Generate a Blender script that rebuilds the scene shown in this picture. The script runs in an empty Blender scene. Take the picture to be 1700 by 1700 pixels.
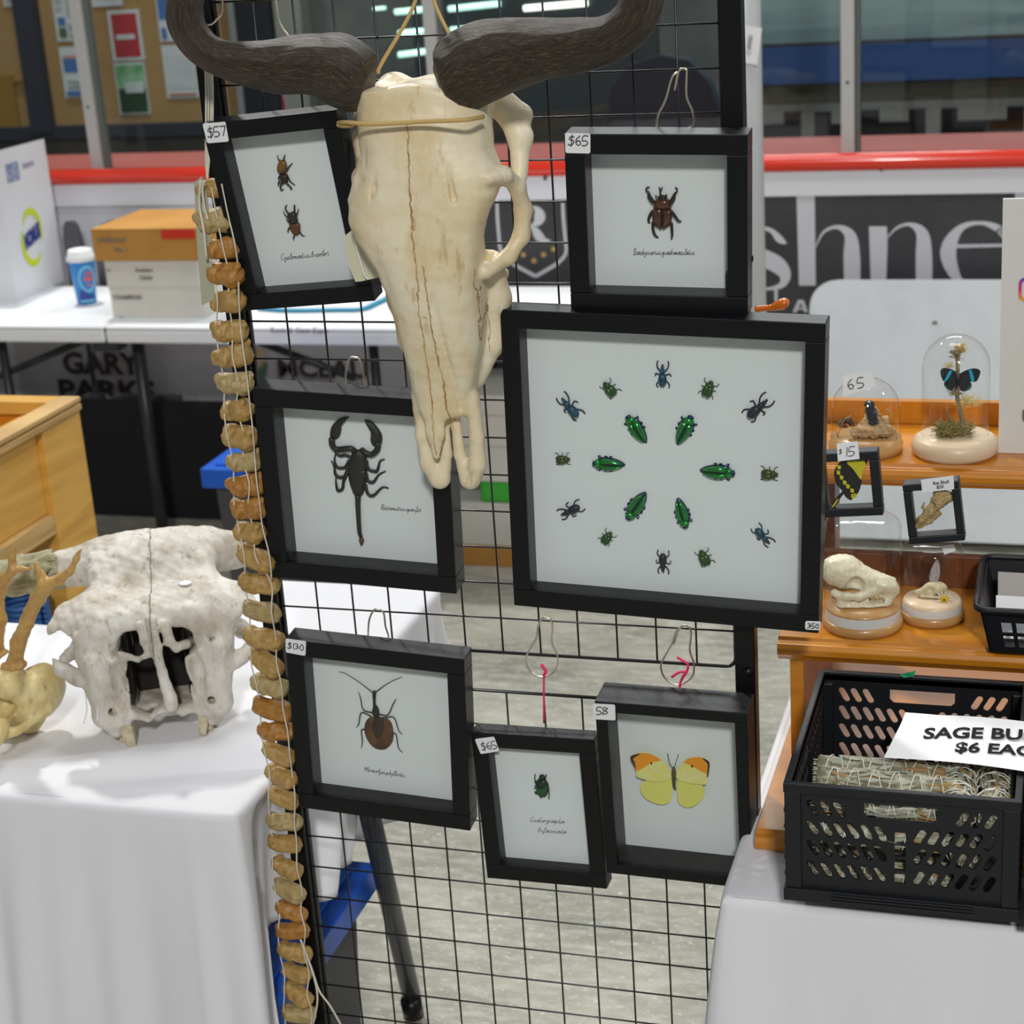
import bpy, bmesh, math, random
import numpy as np
from mathutils import Vector, Matrix, Euler
from mathutils.geometry import tessellate_polygon

S = bpy.context.scene
COL = S.collection
R = math.radians
random.seed(4)
RNG = np.random.default_rng(7)

# ---------------------------------------------------------------- camera
CAM = Vector((.983, -2.022, 1.88))
YAW, PITCH, ROLL, FPX = R(-17.9), R(19.3), R(-3.9), 2984.0
_F0 = Vector((math.sin(YAW), math.cos(YAW), 0)); _R0 = Vector((math.cos(YAW), -math.sin(YAW), 0)); _U0 = Vector((0, 0, 1))
CF = math.cos(PITCH) * _F0 - math.sin(PITCH) * _U0
_U = math.sin(PITCH) * _F0 + math.cos(PITCH) * _U0
CR = math.cos(ROLL) * _R0 + math.sin(ROLL) * _U
CU = -math.sin(ROLL) * _R0 + math.cos(ROLL) * _U
cd = bpy.data.cameras.new('camera'); cam = bpy.data.objects.new('camera', cd); COL.objects.link(cam)
m = Matrix((CR, CU, -CF)).transposed().to_4x4(); m.translation = CAM; cam.matrix_world = m
cd.sensor_width = 36; cd.lens = FPX / 1700 * 36; cd.clip_start = .05; cd.clip_end = 100
cd.dof.use_dof = True; cd.dof.focus_distance = 2.12; cd.dof.aperture_fstop = 8.5
S.camera = cam

# ---------------------------------------------------------------- world, lamps, exposure
w = bpy.data.worlds.new('world'); S.world = w; w.use_nodes = True
w.node_tree.nodes['Background'].inputs[0].default_value = (.86, .93, 1, 1)
w.node_tree.nodes['Background'].inputs[1].default_value = .20
def area(name, loc, target, size, power, col=(1, 1, 1), sy=None):
    l = bpy.data.lights.new(name, 'AREA'); l.energy = power; l.color = col; l.size = size
    if sy: l.shape = 'RECTANGLE'; l.size_y = sy
    o = bpy.data.objects.new(name, l); COL.objects.link(o); o.location = loc
    o.rotation_euler = (Vector(target) - Vector(loc)).to_track_quat('-Z', 'Y').to_euler(); return o
area('hall_lamp_back_left', (-2.6, 3.6, 5.6), (0, 0, .8), .35, 215, (1, .98, .94))
area('hall_lamp_front', (2.6, -7.0, 5.9), (.4, 0, 1), .7, 370, (1, .985, .96))
area('hall_lamp_right', (4.6, 1.6, 5.0), (.8, 0, .9), .5, 70, (1, .98, .95))
area('hall_lamp_overhead', (.4, 1.2, 6.2), (.3, .6, .8), 2.4, 90, (.97, .99, 1), 1.2)
area('hall_lamp_rink', (0, 6.5, 5.5), (0, 4.2, 1), 3, 150, (.96, .99, 1), 1)
S.view_settings.view_transform = 'Standard'; S.view_settings.look = 'None'
S.view_settings.exposure = 0.0; S.view_settings.gamma = 1; S.view_settings.use_curve_mapping = False

# ---------------------------------------------------------------- ray helpers (points on real planes)
def ray(x, y): return CF + CR * ((x - 850) / FPX) - CU * ((y - 850) / FPX)
def at(x, y, ax, v):
    d = ray(x, y); i = 'xyz'.index(ax); return CAM + d * ((v - CAM[i]) / d[i])

# ---------------------------------------------------------------- materials
MATS = {}
def nt(name):
    m = bpy.data.materials.new(name); m.use_nodes = True
    return m, m.node_tree, m.node_tree.nodes['Principled BSDF']
def mat(name, col, rough=.5, metal=0, coat=0, sheen=0, bump=None, vary=None, spec=.5, trans=0, emit=None, sss=0):
    """bump=(scale,strength,detail)  vary=(scale, colour2, stretch(x,y,z), lo, hi)"""
    if name in MATS: return MATS[name]
    m, t, b = nt(name); b.inputs['Base Color'].default_value = (*col, 1)
    b.inputs['Roughness'].default_value = rough; b.inputs['Metallic'].default_value = metal
    b.inputs['Specular IOR Level'].default_value = spec
    if coat: b.inputs['Coat Weight'].default_value = coat; b.inputs['Coat Roughness'].default_value = .08
    if sheen: b.inputs['Sheen Weight'].default_value = sheen
    if sss: b.inputs['Subsurface Weight'].default_value = sss; b.inputs['Subsurface Radius'].default_value = (.01, .006, .003); b.inputs['Subsurface Scale'].default_value = .5
    if emit: b.inputs['Emission Color'].default_value = (*emit[0], 1); b.inputs['Emission Strength'].default_value = emit[1]
    N = t.nodes; K = t.links
    tc = N.new('ShaderNodeTexCoord')
    if vary:
        vs = vary if isinstance(vary, list) else [vary]
        prev = None
        for sc, c2, st, lo, hi in vs:
            mp = N.new('ShaderNodeMapping'); mp.inputs['Scale'].default_value = st; K.new(tc.outputs['Object'], mp.inputs[0])
            nz = N.new('ShaderNodeTexNoise'); nz.inputs['Scale'].default_value = sc; nz.inputs['Detail'].default_value = 6; nz.inputs['Roughness'].default_value = .62
            K.new(mp.outputs[0], nz.inputs['Vector'])
            cr = N.new('ShaderNodeMapRange'); cr.inputs[1].default_value = lo; cr.inputs[2].default_value = hi; K.new(nz.outputs[0], cr.inputs[0])
            mx = N.new('ShaderNodeMix'); mx.data_type = 'RGBA'; K.new(cr.outputs[0], mx.inputs[0])
            if prev: K.new(prev, mx.inputs[6])
            else: mx.inputs[6].default_value = (*col, 1)
            mx.inputs[7].default_value = (*c2, 1); prev = mx.outputs[2]
        K.new(prev, b.inputs['Base Color'])
    if bump:
        nz = N.new('ShaderNodeTexNoise'); nz.inputs['Scale'].default_value = bump[0]; nz.inputs['Detail'].default_value = bump[2] if len(bump) > 2 else 4
        if len(bump) > 3:
            mp = N.new('ShaderNodeMapping'); mp.inputs['Scale'].default_value = bump[3]; K.new(tc.outputs['Object'], mp.inputs[0]); K.new(mp.outputs[0], nz.inputs['Vector'])
        else: K.new(tc.outputs['Object'], nz.inputs['Vector'])
        bp = N.new('ShaderNodeBump'); bp.inputs['Strength'].default_value = bump[1]; bp.inputs['Distance'].default_value = .002
        K.new(nz.outputs[0], bp.inputs['Height']); K.new(bp.outputs[0], b.inputs['Normal'])
    MATS[name] = m; return m
def glass(name, tint=(1, 1, 1), ior=1.45, rough=.01, top=.6):
    if name in MATS: return MATS[name]
    m = bpy.data.materials.new(name); m.use_nodes = True; t = m.node_tree; t.nodes.clear()
    o = t.nodes.new('ShaderNodeOutputMaterial'); a = t.nodes.new('ShaderNodeBsdfTransparent'); g = t.nodes.new('ShaderNodeBsdfGlossy')
    lw = t.nodes.new('ShaderNodeLayerWeight'); lw.inputs[0].default_value = .5; pw = t.nodes.new('ShaderNodeMath'); pw.operation = 'POWER'; pw.inputs[1].default_value = 4.5; t.links.new(lw.outputs['Facing'], pw.inputs[0])
    fr = t.nodes.new('ShaderNodeMapRange'); f0 = ((ior - 1) / (ior + 1)) ** 2; fr.inputs[3].default_value = f0; fr.inputs[4].default_value = min(.9, f0 + top); t.links.new(pw.outputs[0], fr.inputs[0]); mx = t.nodes.new('ShaderNodeMixShader')
    a.inputs[0].default_value = (*tint, 1); g.inputs['Roughness'].default_value = rough
    t.links.new(fr.outputs[0], mx.inputs[0]); t.links.new(a.outputs[0], mx.inputs[1]); t.links.new(g.outputs[0], mx.inputs[2]); t.links.new(mx.outputs[0], o.inputs[0])
    MATS[name] = m; return m
def wood(name, c1, c2, scale=6, st=(1, 8, 8), rough=.35, coat=.15):
    if name in MATS: return MATS[name]
    m, t, b = nt(name); N = t.nodes; K = t.links
    tc = N.new('ShaderNodeTexCoord'); mp = N.new('ShaderNodeMapping'); mp.inputs['Scale'].default_value = st; K.new(tc.outputs['Object'], mp.inputs[0])
    nz = N.new('ShaderNodeTexNoise'); nz.inputs['Scale'].default_value = scale; nz.inputs['Detail'].default_value = 8; nz.inputs['Distortion'].default_value = .6; K.new(mp.outputs[0], nz.inputs['Vector'])
    cr = N.new('ShaderNodeValToRGB'); cr.color_ramp.elements[0].position = .3; cr.color_ramp.elements[1].position = .7
    cr.color_ramp.elements[0].color = (*c1, 1); cr.color_ramp.elements[1].color = (*c2, 1); K.new(nz.outputs[0], cr.inputs[0]); K.new(cr.outputs[0], b.inputs['Base Color'])
    b.inputs['Roughness'].default_value = rough; b.inputs['Coat Weight'].default_value = coat
    MATS[name] = m; return m

BLACK = mat('satin_black', (.0035, .004, .0055), .36, spec=.3)
BLACKWOOD = mat('black_ash_wood', (.004, .004, .005), .42, spec=.3, vary=(60, (.014, .013, .012), (1, 1, 18), .5, .8), bump=(80, .25, 4, (1, 1, 18)))
BLACKP = mat('black_plastic', (.009, .010, .013), .45, spec=.4, bump=(400, .12))
STEEL = mat('painted_black_steel', (.004, .004, .005), .35, spec=.3)
WIRE = mat('black_wire', (.012, .012, .013), .28)
CHROME = mat('nickel_wire', (.80, .74, .62), .3, 1)
BACKING = mat('white_backing_board', (.76, .79, .80), .85)
STICK = mat('white_sticker', (.82, .83, .84), .6)
INK = mat('black_ink', (.01, .01, .012), .7)
PANE = glass('clear_glass', (.98, .99, .985), 1.3)
DOME = glass('dome_glass', (.985, .99, .985), 1.45, .01, .5)
PINK = mat('pink_string', (.85, .03, .16), .6)
TWINE = mat('jute_twine', (.62, .42, .16), .9, bump=(900, .5))
CORD = mat('cream_cotton_cord', (.72, .67, .55), .9, bump=(900, .5))
CLOTH = mat('white_cloth', (.80, .80, .83), .85, sheen=.15, bump=(700, .15))
WHITE = mat('white_plastic', (.80, .82, .84), .45)
PAPER = mat('white_paper', (.84, .84, .84), .75)
PINE = wood('pine_board', (.56, .28, .045), (.78, .46, .10), 3, (1, 1, 9), .45)
PINEH = wood('pine_rail', (.50, .26, .07), (.70, .44, .15), 3, (1.5, 9, 9), .45)
PLYE = wood('pine_edge', (.38, .22, .07), (.70, .46, .18), 3, (.6, 1, 30), .55)
CHERRY = wood('cherry_stained_wood', (.46, .155, .008), (.66, .26, .016), 2.4, (1, 9, 9), .3, .25)
CHERRYD = wood('dark_cherry_wood', (.12, .035, .012), (.18, .055, .018), 2.4, (1, 9, 9), .4, .1)
LIGHTW = wood('pale_turned_wood', (.66, .48, .30), (.82, .66, .48), 5, (1, 1, 9), .4)
BARK = mat('driftwood_bark', (.38, .23, .10), .9, vary=(40, (.62, .45, .25), (1, 1, 6), .4, .65), bump=(120, .8, 5, (1, 1, 8)))

# ---------------------------------------------------------------- object helpers
def link(name, me, parent=None, mats=None):
    o = bpy.data.objects.new(name, me); COL.objects.link(o)
    if mats is not None:
        for q in (mats if isinstance(mats, (list, tuple)) else [mats]): me.materials.append(q)
    if parent is not None:
        o.parent = parent
    return o
def tag(o, label=None, cat=None, group=None, kind=None):
    if label: o['label'] = label
    if cat: o['category'] = cat
    if group: o['group'] = group
    if kind: o['kind'] = kind
    return o
def thing(name, label, cat, loc=(0, 0, 0), rot=(0, 0, 0), group=None):
    o = bpy.data.objects.new(name, None); COL.objects.link(o); o.location = loc; o.rotation_euler = rot
    o.empty_display_size = .02
    return tag(o, label, cat, group)
def mesh(vs, fs, smooth=False, mi=None, uvs=None):
    me = bpy.data.meshes.new('m'); me.from_pydata([tuple(v) for v in vs], [], fs)
    if smooth: me.polygons.foreach_set('use_smooth', [True] * len(me.polygons))
    if mi is not None: me.polygons.foreach_set('material_index', mi)
    if uvs is not None:
        ul = me.uv_layers.new(name='UVMap'); lv = np.zeros(len(me.loops), int); me.loops.foreach_get('vertex_index', lv)
        ul.data.foreach_set('uv', np.array(uvs)[lv].ravel())
    me.update(); return me
class MB:
    """collects simple shapes into one mesh; points may be in world space, origin o is subtracted on build"""
    def __init__(s): s.v = []; s.f = []; s.mi = []; s.uv = []; s.sm = []
    def add(s, vs, fs, mi=0, uv=None, sm=False):
        n = len(s.v); s.v += [tuple(v) for v in vs]; s.f += [[n + i for i in f] for f in fs]; s.mi += [mi] * len(fs); s.sm += [sm] * len(fs)
        s.uv += list(uv) if uv is not None else [(0, 0)] * len(vs); return s
    def box(s, a, b, mi=0, M=None):
        x0, y0, z0 = a; x1, y1, z1 = b
        vs = [Vector(v) for v in ((x0, y0, z0), (x1, y0, z0), (x1, y1, z0), (x0, y1, z0), (x0, y0, z1), (x1, y0, z1), (x1, y1, z1), (x0, y1, z1))]
        if M is not None: vs = [M @ v for v in vs]
        return s.add(vs, [(0, 3, 2, 1), (4, 5, 6, 7), (0, 1, 5, 4), (1, 2, 6, 5), (2, 3, 7, 6), (3, 0, 4, 7)], mi)
    def tube(s, pts, r, n=8, mi=0, cap=True, flat=None, sm=True, prof=None):
        P = [Vector(p) for p in pts]; rs = r if isinstance(r, (list, tuple)) else [r] * len(P)
        T = [(P[min(i + 1, len(P) - 1)] - P[max(i - 1, 0)]).normalized() for i in range(len(P))]
        up = Vector((0, 0, 1)) if abs(T[0].z) < .9 else Vector((0, 1, 0)); vs = []; uv = []; L = 0
        nrm = (up - T[0] * up.dot(T[0])).normalized()
        for i, p in enumerate(P):
            nrm = (nrm - T[i] * nrm.dot(T[i])).normalized(); bi = T[i].cross(nrm)
            if i: L += (P[i] - P[i - 1]).length
            for k in range(n):
                a = 2 * math.pi * k / n; q = rs[i] * (prof(i / (len(P) - 1), a) if prof else 1)
                vs.append(p + (nrm * math.cos(a) * (flat if flat else 1) + bi * math.sin(a)) * q); uv.append((L, k / n if k * 2 <= n else 1 - k / n))
        fs = [(i * n + k, i * n + (k + 1) % n, (i + 1) * n + (k + 1) % n, (i + 1) * n + k) for i in range(len(P) - 1) for k in range(n)]
        if cap: fs += [tuple(range(n - 1, -1, -1)), tuple(range((len(P) - 1) * n, len(P) * n))]
        return s.add(vs, fs, mi, uv, sm)
    def ell(s, c, r, M=None, nu=16, nv=10, mi=0, cut=None):
        vs = []; c = Vector(c)
        for j in range(nv + 1):
            t = math.pi * j / nv
            for i in range(nu):
                p = 2 * math.pi * i / nu; q = Vector((r[0] * math.sin(t) * math.cos(p), r[1] * math.sin(t) * math.sin(p), r[2] * math.cos(t)))
                if M is not None: q = M @ q
                vs.append(c + q)
        fs = [(j * nu + i, (j + 1) * nu + i, (j + 1) * nu + (i + 1) % nu, j * nu + (i + 1) % nu) for j in range(nv) for i in range(nu)]
        return s.add(vs, fs, mi, None, True)
    def lathe(s, prof, n=40, c=(0, 0, 0), mi=0, sm=True):
        vs = [(c[0] + r * math.cos(2 * math.pi * k / n), c[1] + r * math.sin(2 * math.pi * k / n), c[2] + z) for r, z in prof for k in range(n)]
        fs = [(i * n + k, i * n + (k + 1) % n, (i + 1) * n + (k + 1) % n, (i + 1) * n + k) for i in range(len(prof) - 1) for k in range(n)]
        return s.add(vs, fs, mi, None, sm)
    def poly(s, pts, n, th=.0, mi=0):
        """flat polygon (3d points, one plane, front normal n), optionally thick behind"""
        P = [Vector(p) for p in pts]; n = Vector(n); tr = tessellate_polygon([P]); fs = []
        for t in tr:
            a, b, c = (P[i] for i in t); fs.append(tuple(t) if (b - a).cross(c - a).dot(n) > 0 else tuple(reversed(t)))
        s.add(P, fs, mi)
        if th:
            Q = [p - n * th for p in P]; k = len(P); s.add(P + Q, [(i, (i + 1) % k, k + (i + 1) % k, k + i) for i in range(k)], mi); s.add(Q, [tuple(reversed(f)) for f in fs], mi)
        return s
    def build(s, name, mats, parent=None, o=None, bevel=0, seg=2, weld=False):
        if o is None: vs = s.v
        elif isinstance(o, Matrix): q = o.inverted(); vs = [q @ Vector(v) for v in s.v]
        else: vs = [Vector(v) - Vector(o) for v in s.v]
        me = mesh(vs, s.f, False, s.mi, s.uv); me.polygons.foreach_set('use_smooth', s.sm)
        if weld:
            bm = bmesh.new(); bm.from_mesh(me); bmesh.ops.remove_doubles(bm, verts=bm.verts, dist=1e-5); bm.to_mesh(me); bm.free()
        ob = link(name, me, parent, mats)
        if bevel:
            b = ob.modifiers.new('bevel', 'BEVEL'); b.width = bevel; b.segments = seg; b.limit_method = 'ANGLE'; b.angle_limit = R(40)
        if o is not None and parent is None:
            if isinstance(o, Matrix): ob.matrix_world = o
            else: ob.location = o
        return ob
def spline(pts, n=6):
    """catmull-rom through points (any dimension)"""
    P = np.array([list(p) for p in pts], float); P = np.vstack([2 * P[0] - P[1], P, 2 * P[-1] - P[-2]]); out = []
    for i in range(1, len(P) - 2):
        for t in np.linspace(0, 1, n, endpoint=False):
            out.append(.5 * ((2 * P[i]) + (P[i + 1] - P[i - 1]) * t + (2 * P[i - 1] - 5 * P[i] + 4 * P[i + 1] - P[i + 2]) * t * t + (3 * P[i] - P[i - 1] - 3 * P[i + 1] + P[i + 2]) * t ** 3))
    out.append(P[-2]); return [tuple(p) for p in out]
def text_mb(body, size, bold=0., shear=0., sx=1., ext=.0004):
    """text in x/z plane facing -y, baseline at z 0, x from 0; returns vertices, faces, width"""
    c = bpy.data.curves.new('t', 'FONT'); c.body = body; c.size = size; c.extrude = ext; c.offset = bold; c.shear = shear; c.resolution_u = 3
    o = bpy.data.objects.new('t', c); COL.objects.link(o); bpy.context.view_layer.update()
    me = o.to_mesh(); vs = [(v.co.x * sx, -v.co.z, v.co.y) for v in me.vertices]; fs = [tuple(p.vertices) for p in me.polygons]
    o.to_mesh_clear(); bpy.data.objects.remove(o); bpy.data.curves.remove(c)
    return vs, fs, (max(v[0] for v in vs) if vs else 0)
# handwritten digits as strokes in a 6 x 8 cell
PEN = {'0': ['38 15 12 30 51 55 38'], '1': ['28 20'], '2': ['06 28 46 43 00 50'], '3': ['07 28 46 24', '24 53 31 00'], '4': ['18 03 53', '48 40'], '5': ['58 18 04 34 52 30 00'],
       '6': ['48 15 12 30 52 34 13'], '7': ['08 58', '58 20'], '8': ['57 28 06 53 31 01 24 57'], '9': ['56 38 15 44 57 50'], '$': ['57 27 15 44 52 20 01', '39 3:']}
def pen(mb, txt, M, h, r, slant=.1, adv=.74, mi=0):
    """M maps the local x/z plane; h is the digit height"""
    x = 0
    for ch in txt:
        for st in PEN[ch]:
            p = [(int(q[0]), -1 if q[1] == ':' else int(q[1])) for q in st.split()]
            p = [(x + (a + b * slant) * h / 8, 0, b * h / 8) for a, b in p]
            p = spline(p, 4) if len(p) > 3 else p
            mb.tube([M @ Vector(q) for q in p], r, 5, mi)
        x += h * (.45 if ch == '1' else adv)
    return x
LET = {'a': ((6, 6), (3, 6), (1, 3), (3, 0), (6, 3), (7, 6), (7, 2), (9, 0)), 'b': ((2, 3), (5, 12), (3, 12), (2, 4), (3, 0), (6, 2), (5, 5), (8, 5)), 'c': ((6, 5), (3, 6), (1, 3), (3, 0), (7, 1)),
       'd': ((6, 5), (3, 6), (1, 3), (3, 0), (7, 6), (9, 13), (7, 5), (7, 1), (9, 0)), 'e': ((1, 2), (5, 4), (4, 6), (1, 4), (2, 0), (7, 1)), 'f': ((2, 2), (6, 11), (5, 13), (2, -3), (1, -5), (4, 0), (7, 1)),
       'g': ((6, 6), (2, 5), (1, 2), (5, 1), (7, 6), (5, -5), (2, -4), (8, 1)), 'h': ((2, 5), (4, 13), (1, 0), (4, 6), (6, 4), (5, 0), (8, 0)), 'i': ((2, 3), (3, 6), (3, 1), (6, 1)), 'l': ((1, 2), (5, 12), (3, 12), (2, 2), (5, 0)),
       'm': ((0, 4), (2, 6), (1, 0), (4, 6), (4, 0), (7, 6), (7, 1), (10, 1)), 'n': ((0, 4), (2, 6), (1, 0), (5, 6), (5, 1), (8, 1)), 'o': ((5, 6), (1, 4), (2, 0), (5, 2), (5, 6), (8, 5)), 'p': ((1, 5), (2, 6), (0, -6), (3, 5), (6, 4), (3, 1), (8, 1)),
       'q': ((6, 6), (2, 5), (2, 1), (6, 5), (5, -6), (8, 1)), 'r': ((0, 3), (2, 7), (5, 6), (4, 1), (7, 1)), 's': ((0, 1), (4, 7), (5, 2), (2, 0), (8, 2)), 't': ((2, 5), (4, 11), (2, 1), (6, 1)), 'u': ((1, 6), (1, 1), (4, 1), (6, 6), (6, 1), (9, 1)),
       'y': ((1, 6), (2, 2), (6, 6), (4, -5), (2, -4), (8, 1)), 'B': ((1, 10), (3, 14), (1, 0), (3, 14), (8, 12), (4, 7), (8, 3), (2, 0), (9, 0)), 'C': ((9, 12), (5, 14), (1, 6), (3, 0), (8, 2)), 'H': ((1, 12), (3, 14), (1, 0), (5, 8), (10, 14), (7, 0), (10, 1)),
       'M': ((-3, 5), (2, 12), (1, 0), (6, 13), (6, 0), (11, 13), (10, 1), (13, 1)), 'E': ((8, 13), (3, 12), (4, 8), (1, 3), (4, 0), (9, 3)), ' ': ((0, 1), (4, 1))}
def script(mb, txt, M, h, width, r=.00022):
    pts = []; x = 0
    for ch in txt:
        L = LET[ch]; pts += [(x + a + b * .35, b) for a, b in L]; x += max(a for a, b in L) - .6
    k = width / x
    P = spline([(a * k, 0, b * h / 6) for a, b in pts], 2)
    mb.tube([M @ Vector(p) for p in P], r, 4)

# ---------------------------------------------------------------- distance-field modelling (surface nets)
def smin(a, b, k): h = np.clip(.5 + .5 * (b - a) / k, 0, 1); return b * (1 - h) + a * h - k * h * (1 - h)
def smax(a, b, k): return -smin(-a, -b, k)
class Field:
    def __init__(s, lo, hi, h):
        s.lo = np.array(lo, float); s.h = h; n = np.ceil((np.array(hi) - s.lo) / h).astype(int) + 1
        s.X, s.Y, s.Z = np.meshgrid(*[(s.lo[i] + h * np.arange(n[i])).astype(np.float32) for i in range(3)], indexing='ij')
        s.F = np.full(s.X.shape, 1., np.float32)
    def dell(s, c, r, rot=None):
        x, y, z = s.X - c[0], s.Y - c[1], s.Z - c[2]
        if rot is not None:
            m = np.array(Euler(rot).to_matrix().transposed()); x, y, z = (m[i][0] * x + m[i][1] * y + m[i][2] * z for i in range(3))
        k0 = np.sqrt((x / r[0]) ** 2 + (y / r[1]) ** 2 + (z / r[2]) ** 2); return (k0 - 1) * min(r) * np.clip(k0, .6, 1.6) ** .3
    def dcap(s, a, b, ra, rb=None, fl=None):
        rb = ra if rb is None else rb; a = np.array(a, float); b = np.array(b, float); d = b - a; L = (d * d).sum() + 1e-12
        t = np.clip(((s.X - a[0]) * d[0] + (s.Y - a[1]) * d[1] + (s.Z - a[2]) * d[2]) / L, 0, 1)
        px, py, pz = s.X - a[0] - t * d[0], s.Y - a[1] - t * d[1], s.Z - a[2] - t * d[2]
        if fl: px, py, pz = px / fl[0], py / fl[1], pz / fl[2]
        return np.sqrt(px ** 2 + py ** 2 + pz ** 2) - (ra + (rb - ra) * t)
    def dbox(s, c, r, e=.004, rot=None):
        x, y, z = s.X - c[0], s.Y - c[1], s.Z - c[2]
        if rot is not None:
            m = np.array(Euler(rot).to_matrix().transposed()); x, y, z = (m[i][0] * x + m[i][1] * y + m[i][2] * z for i in range(3))
        q = [np.abs(x) - r[0] + e, np.abs(y) - r[1] + e, np.abs(z) - r[2] + e]
        return np.sqrt(sum(np.maximum(v, 0) ** 2 for v in q)) + np.minimum(np.maximum(np.maximum(q[0], q[1]), q[2]), 0) - e
    def add(s, d, k=.006): s.F = smin(s.F, d, k); return s
    def sub(s, d, k=.004): s.F = smax(s.F, -d, k); return s
    def chain(s, pts, k=.006, fl=None):
        for a, b in zip(pts[:-1], pts[1:]): s.add(s.dcap(a[:3], b[:3], a[3], b[3], fl), k)
        return s
    def rough(s, amp, fr, seed=0):
        g = np.random.default_rng(seed); n = 0
        for i in range(7):
            k = g.normal(size=3); k *= fr * (1 + i * .45) / np.linalg.norm(k); n = n + np.sin(k[0] * s.X + k[1] * s.Y + k[2] * s.Z + g.uniform(0, 6)) / (1 + i * .4)
        s.F = s.F + amp * n; return s
    def mesh(s, smooth=1):
        F = s.F; F[0] = F[-1] = 1; F[:, 0] = F[:, -1] = 1; F[:, :, 0] = F[:, :, -1] = 1
        I = F < 0; n = F.shape; c = np.zeros([d - 1 for d in n], np.int8); offs = [(i, j, k) for i in (0, 1) for j in (0, 1) for k in (0, 1)]
        for i, j, k in offs: c += I[i:n[0] - 1 + i, j:n[1] - 1 + j, k:n[2] - 1 + k]
        A = np.argwhere((c > 0) & (c < 8)); idx = np.full(c.shape, -1, int); idx[tuple(A.T)] = np.arange(len(A))
        V = {o: F[A[:, 0] + o[0], A[:, 1] + o[1], A[:, 2] + o[2]] for o in offs}; acc = np.zeros((len(A), 3)); cnt = np.zeros(len(A))
        for o in offs:
            for ax in range(3):
                if o[ax]: continue
                q = list(o); q[ax] = 1; a, b = V[o], V[tuple(q)]; mk = (a < 0) != (b < 0); t = np.where(mk, a / np.where(mk, a - b, 1), 0)
                p = np.array(o, float)[None].repeat(len(A), 0); p[:, ax] += t; acc += p * mk[:, None]; cnt += mk
        P = (A + acc / cnt[:, None]) * s.h + s.lo; Q = []
        for ax in range(3):
            sl = [slice(None)] * 3; s2 = [slice(None)] * 3; sl[ax] = slice(0, -1); s2[ax] = slice(1, None)
            E = np.argwhere(I[tuple(sl)] != I[tuple(s2)]); ins = I[tuple(E.T)]; e, f = (ax + 1) % 3, (ax + 2) % 3; cs = []
            for de, df in ((0, 0), (1, 0), (1, 1), (0, 1)):
                q = E.copy(); q[:, e] -= de; q[:, f] -= df; cs.append(idx[tuple(q.T)])
            q = np.stack(cs, 1); q[ins] = q[ins][:, ::-1]; Q.append(q)
        Q = np.concatenate(Q)[:, ::-1]
        for _ in range(smooth):
            sm = np.zeros_like(P); ct = np.zeros(len(P))
            for a in range(4):
                i, j = Q[:, a], Q[:, (a + 1) % 4]; np.add.at(sm, i, P[j]); np.add.at(ct, i, 1); np.add.at(sm, j, P[i]); np.add.at(ct, j, 1)
            P = .5 * P + .5 * sm / ct[:, None]
        me = bpy.data.meshes.new('m'); me.vertices.add(len(P)); me.vertices.foreach_set('co', P.ravel())
        me.loops.add(len(Q) * 4); me.loops.foreach_set('vertex_index', Q.ravel().astype(np.int32))
        me.polygons.add(len(Q)); me.polygons.foreach_set('loop_start', np.arange(0, len(Q) * 4, 4, dtype=np.int32))
        me.polygons.foreach_set('use_smooth', [True] * len(Q)); me.update(calc_edges=True); me.validate(); return me
# ================================================================ THE SETTING
def struct(name, mb_or_me, mats, **k):
    o = mb_or_me.build(name, mats, **k) if isinstance(mb_or_me, MB) else link(name, mb_or_me, None, mats)
    o['kind'] = 'structure'; return o
CONC = mat('concrete_floor', (.38, .365, .295), .5, vary=[(1.6, (.23, .225, .18), (1, 2.2, 1), .38, .64), (14, (.50, .48, .42), (1, 3, 1), .45, .75), (45, (.62, .61, .56), (1, 2, 1), .60, .68), (110, (.60, .59, .54), (1, 1, 1), .60, .68), (120, (.15, .15, .13), (1, 1, 1), .64, .72)], bump=(60, .2))
BOARDW = mat('scuffed_white_board', (.66, .66, .70), .45, vary=[(3, (.55, .56, .58), (1, 1, 1), .45, .7), (22, (.10, .11, .10), (1, 1, 1.6), .68, .74)])
BANNER = mat('charcoal_banner', (.035, .036, .04), .45, vary=[(40, (.11, .11, .12), (.3, 1, 4), .62, .75), (3, (.055, .056, .06), (1, 1, 1), .4, .7)])
LETTERW = mat('banner_lettering', (.60, .60, .64), .5, vary=[(25, (.35, .35, .38), (1, 1, 3), .6, .75)])
RED = mat('red_cap_rail', (.78, .035, .012), .22, coat=.5)
REDD = mat('red_ledge', (.33, .075, .065), .55)
ALU = mat('aluminium_post', (.52, .52, .50), .4, .25)
b = MB(); b.box((-9, -5, -.1), (7, 9, 0)); struct('floor', b, CONC)
BY = 3.2
RZ = at(700, 282, 'y', BY).z
b = MB(); b.box((-7, BY, 0), (6, BY + .10, RZ - .03)); struct('wall_rink_board', b, BOARDW)
b = MB(); b.tube([(-7, BY - .005, RZ), (6, BY - .005, RZ)], .026, 16); b.build('trim_red_rail', RED); bpy.data.objects['trim_red_rail']['kind'] = 'structure'
b = MB(); b.box((-7, BY, RZ - .03), (6, BY + .40, RZ + .015)); struct('trim_red_ledge', b, REDD)
b = MB(); b.box((-7, BY - .012, RZ - .095), (6, BY, RZ - .025)); struct('trim_white_strip', b, mat('white_strip', (.72, .72, .76), .4, vary=(16, (.3, .3, .28), (1, 1, 1), .7, .76)))
zs = at(250, 662, 'y', 2.95).z
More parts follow.
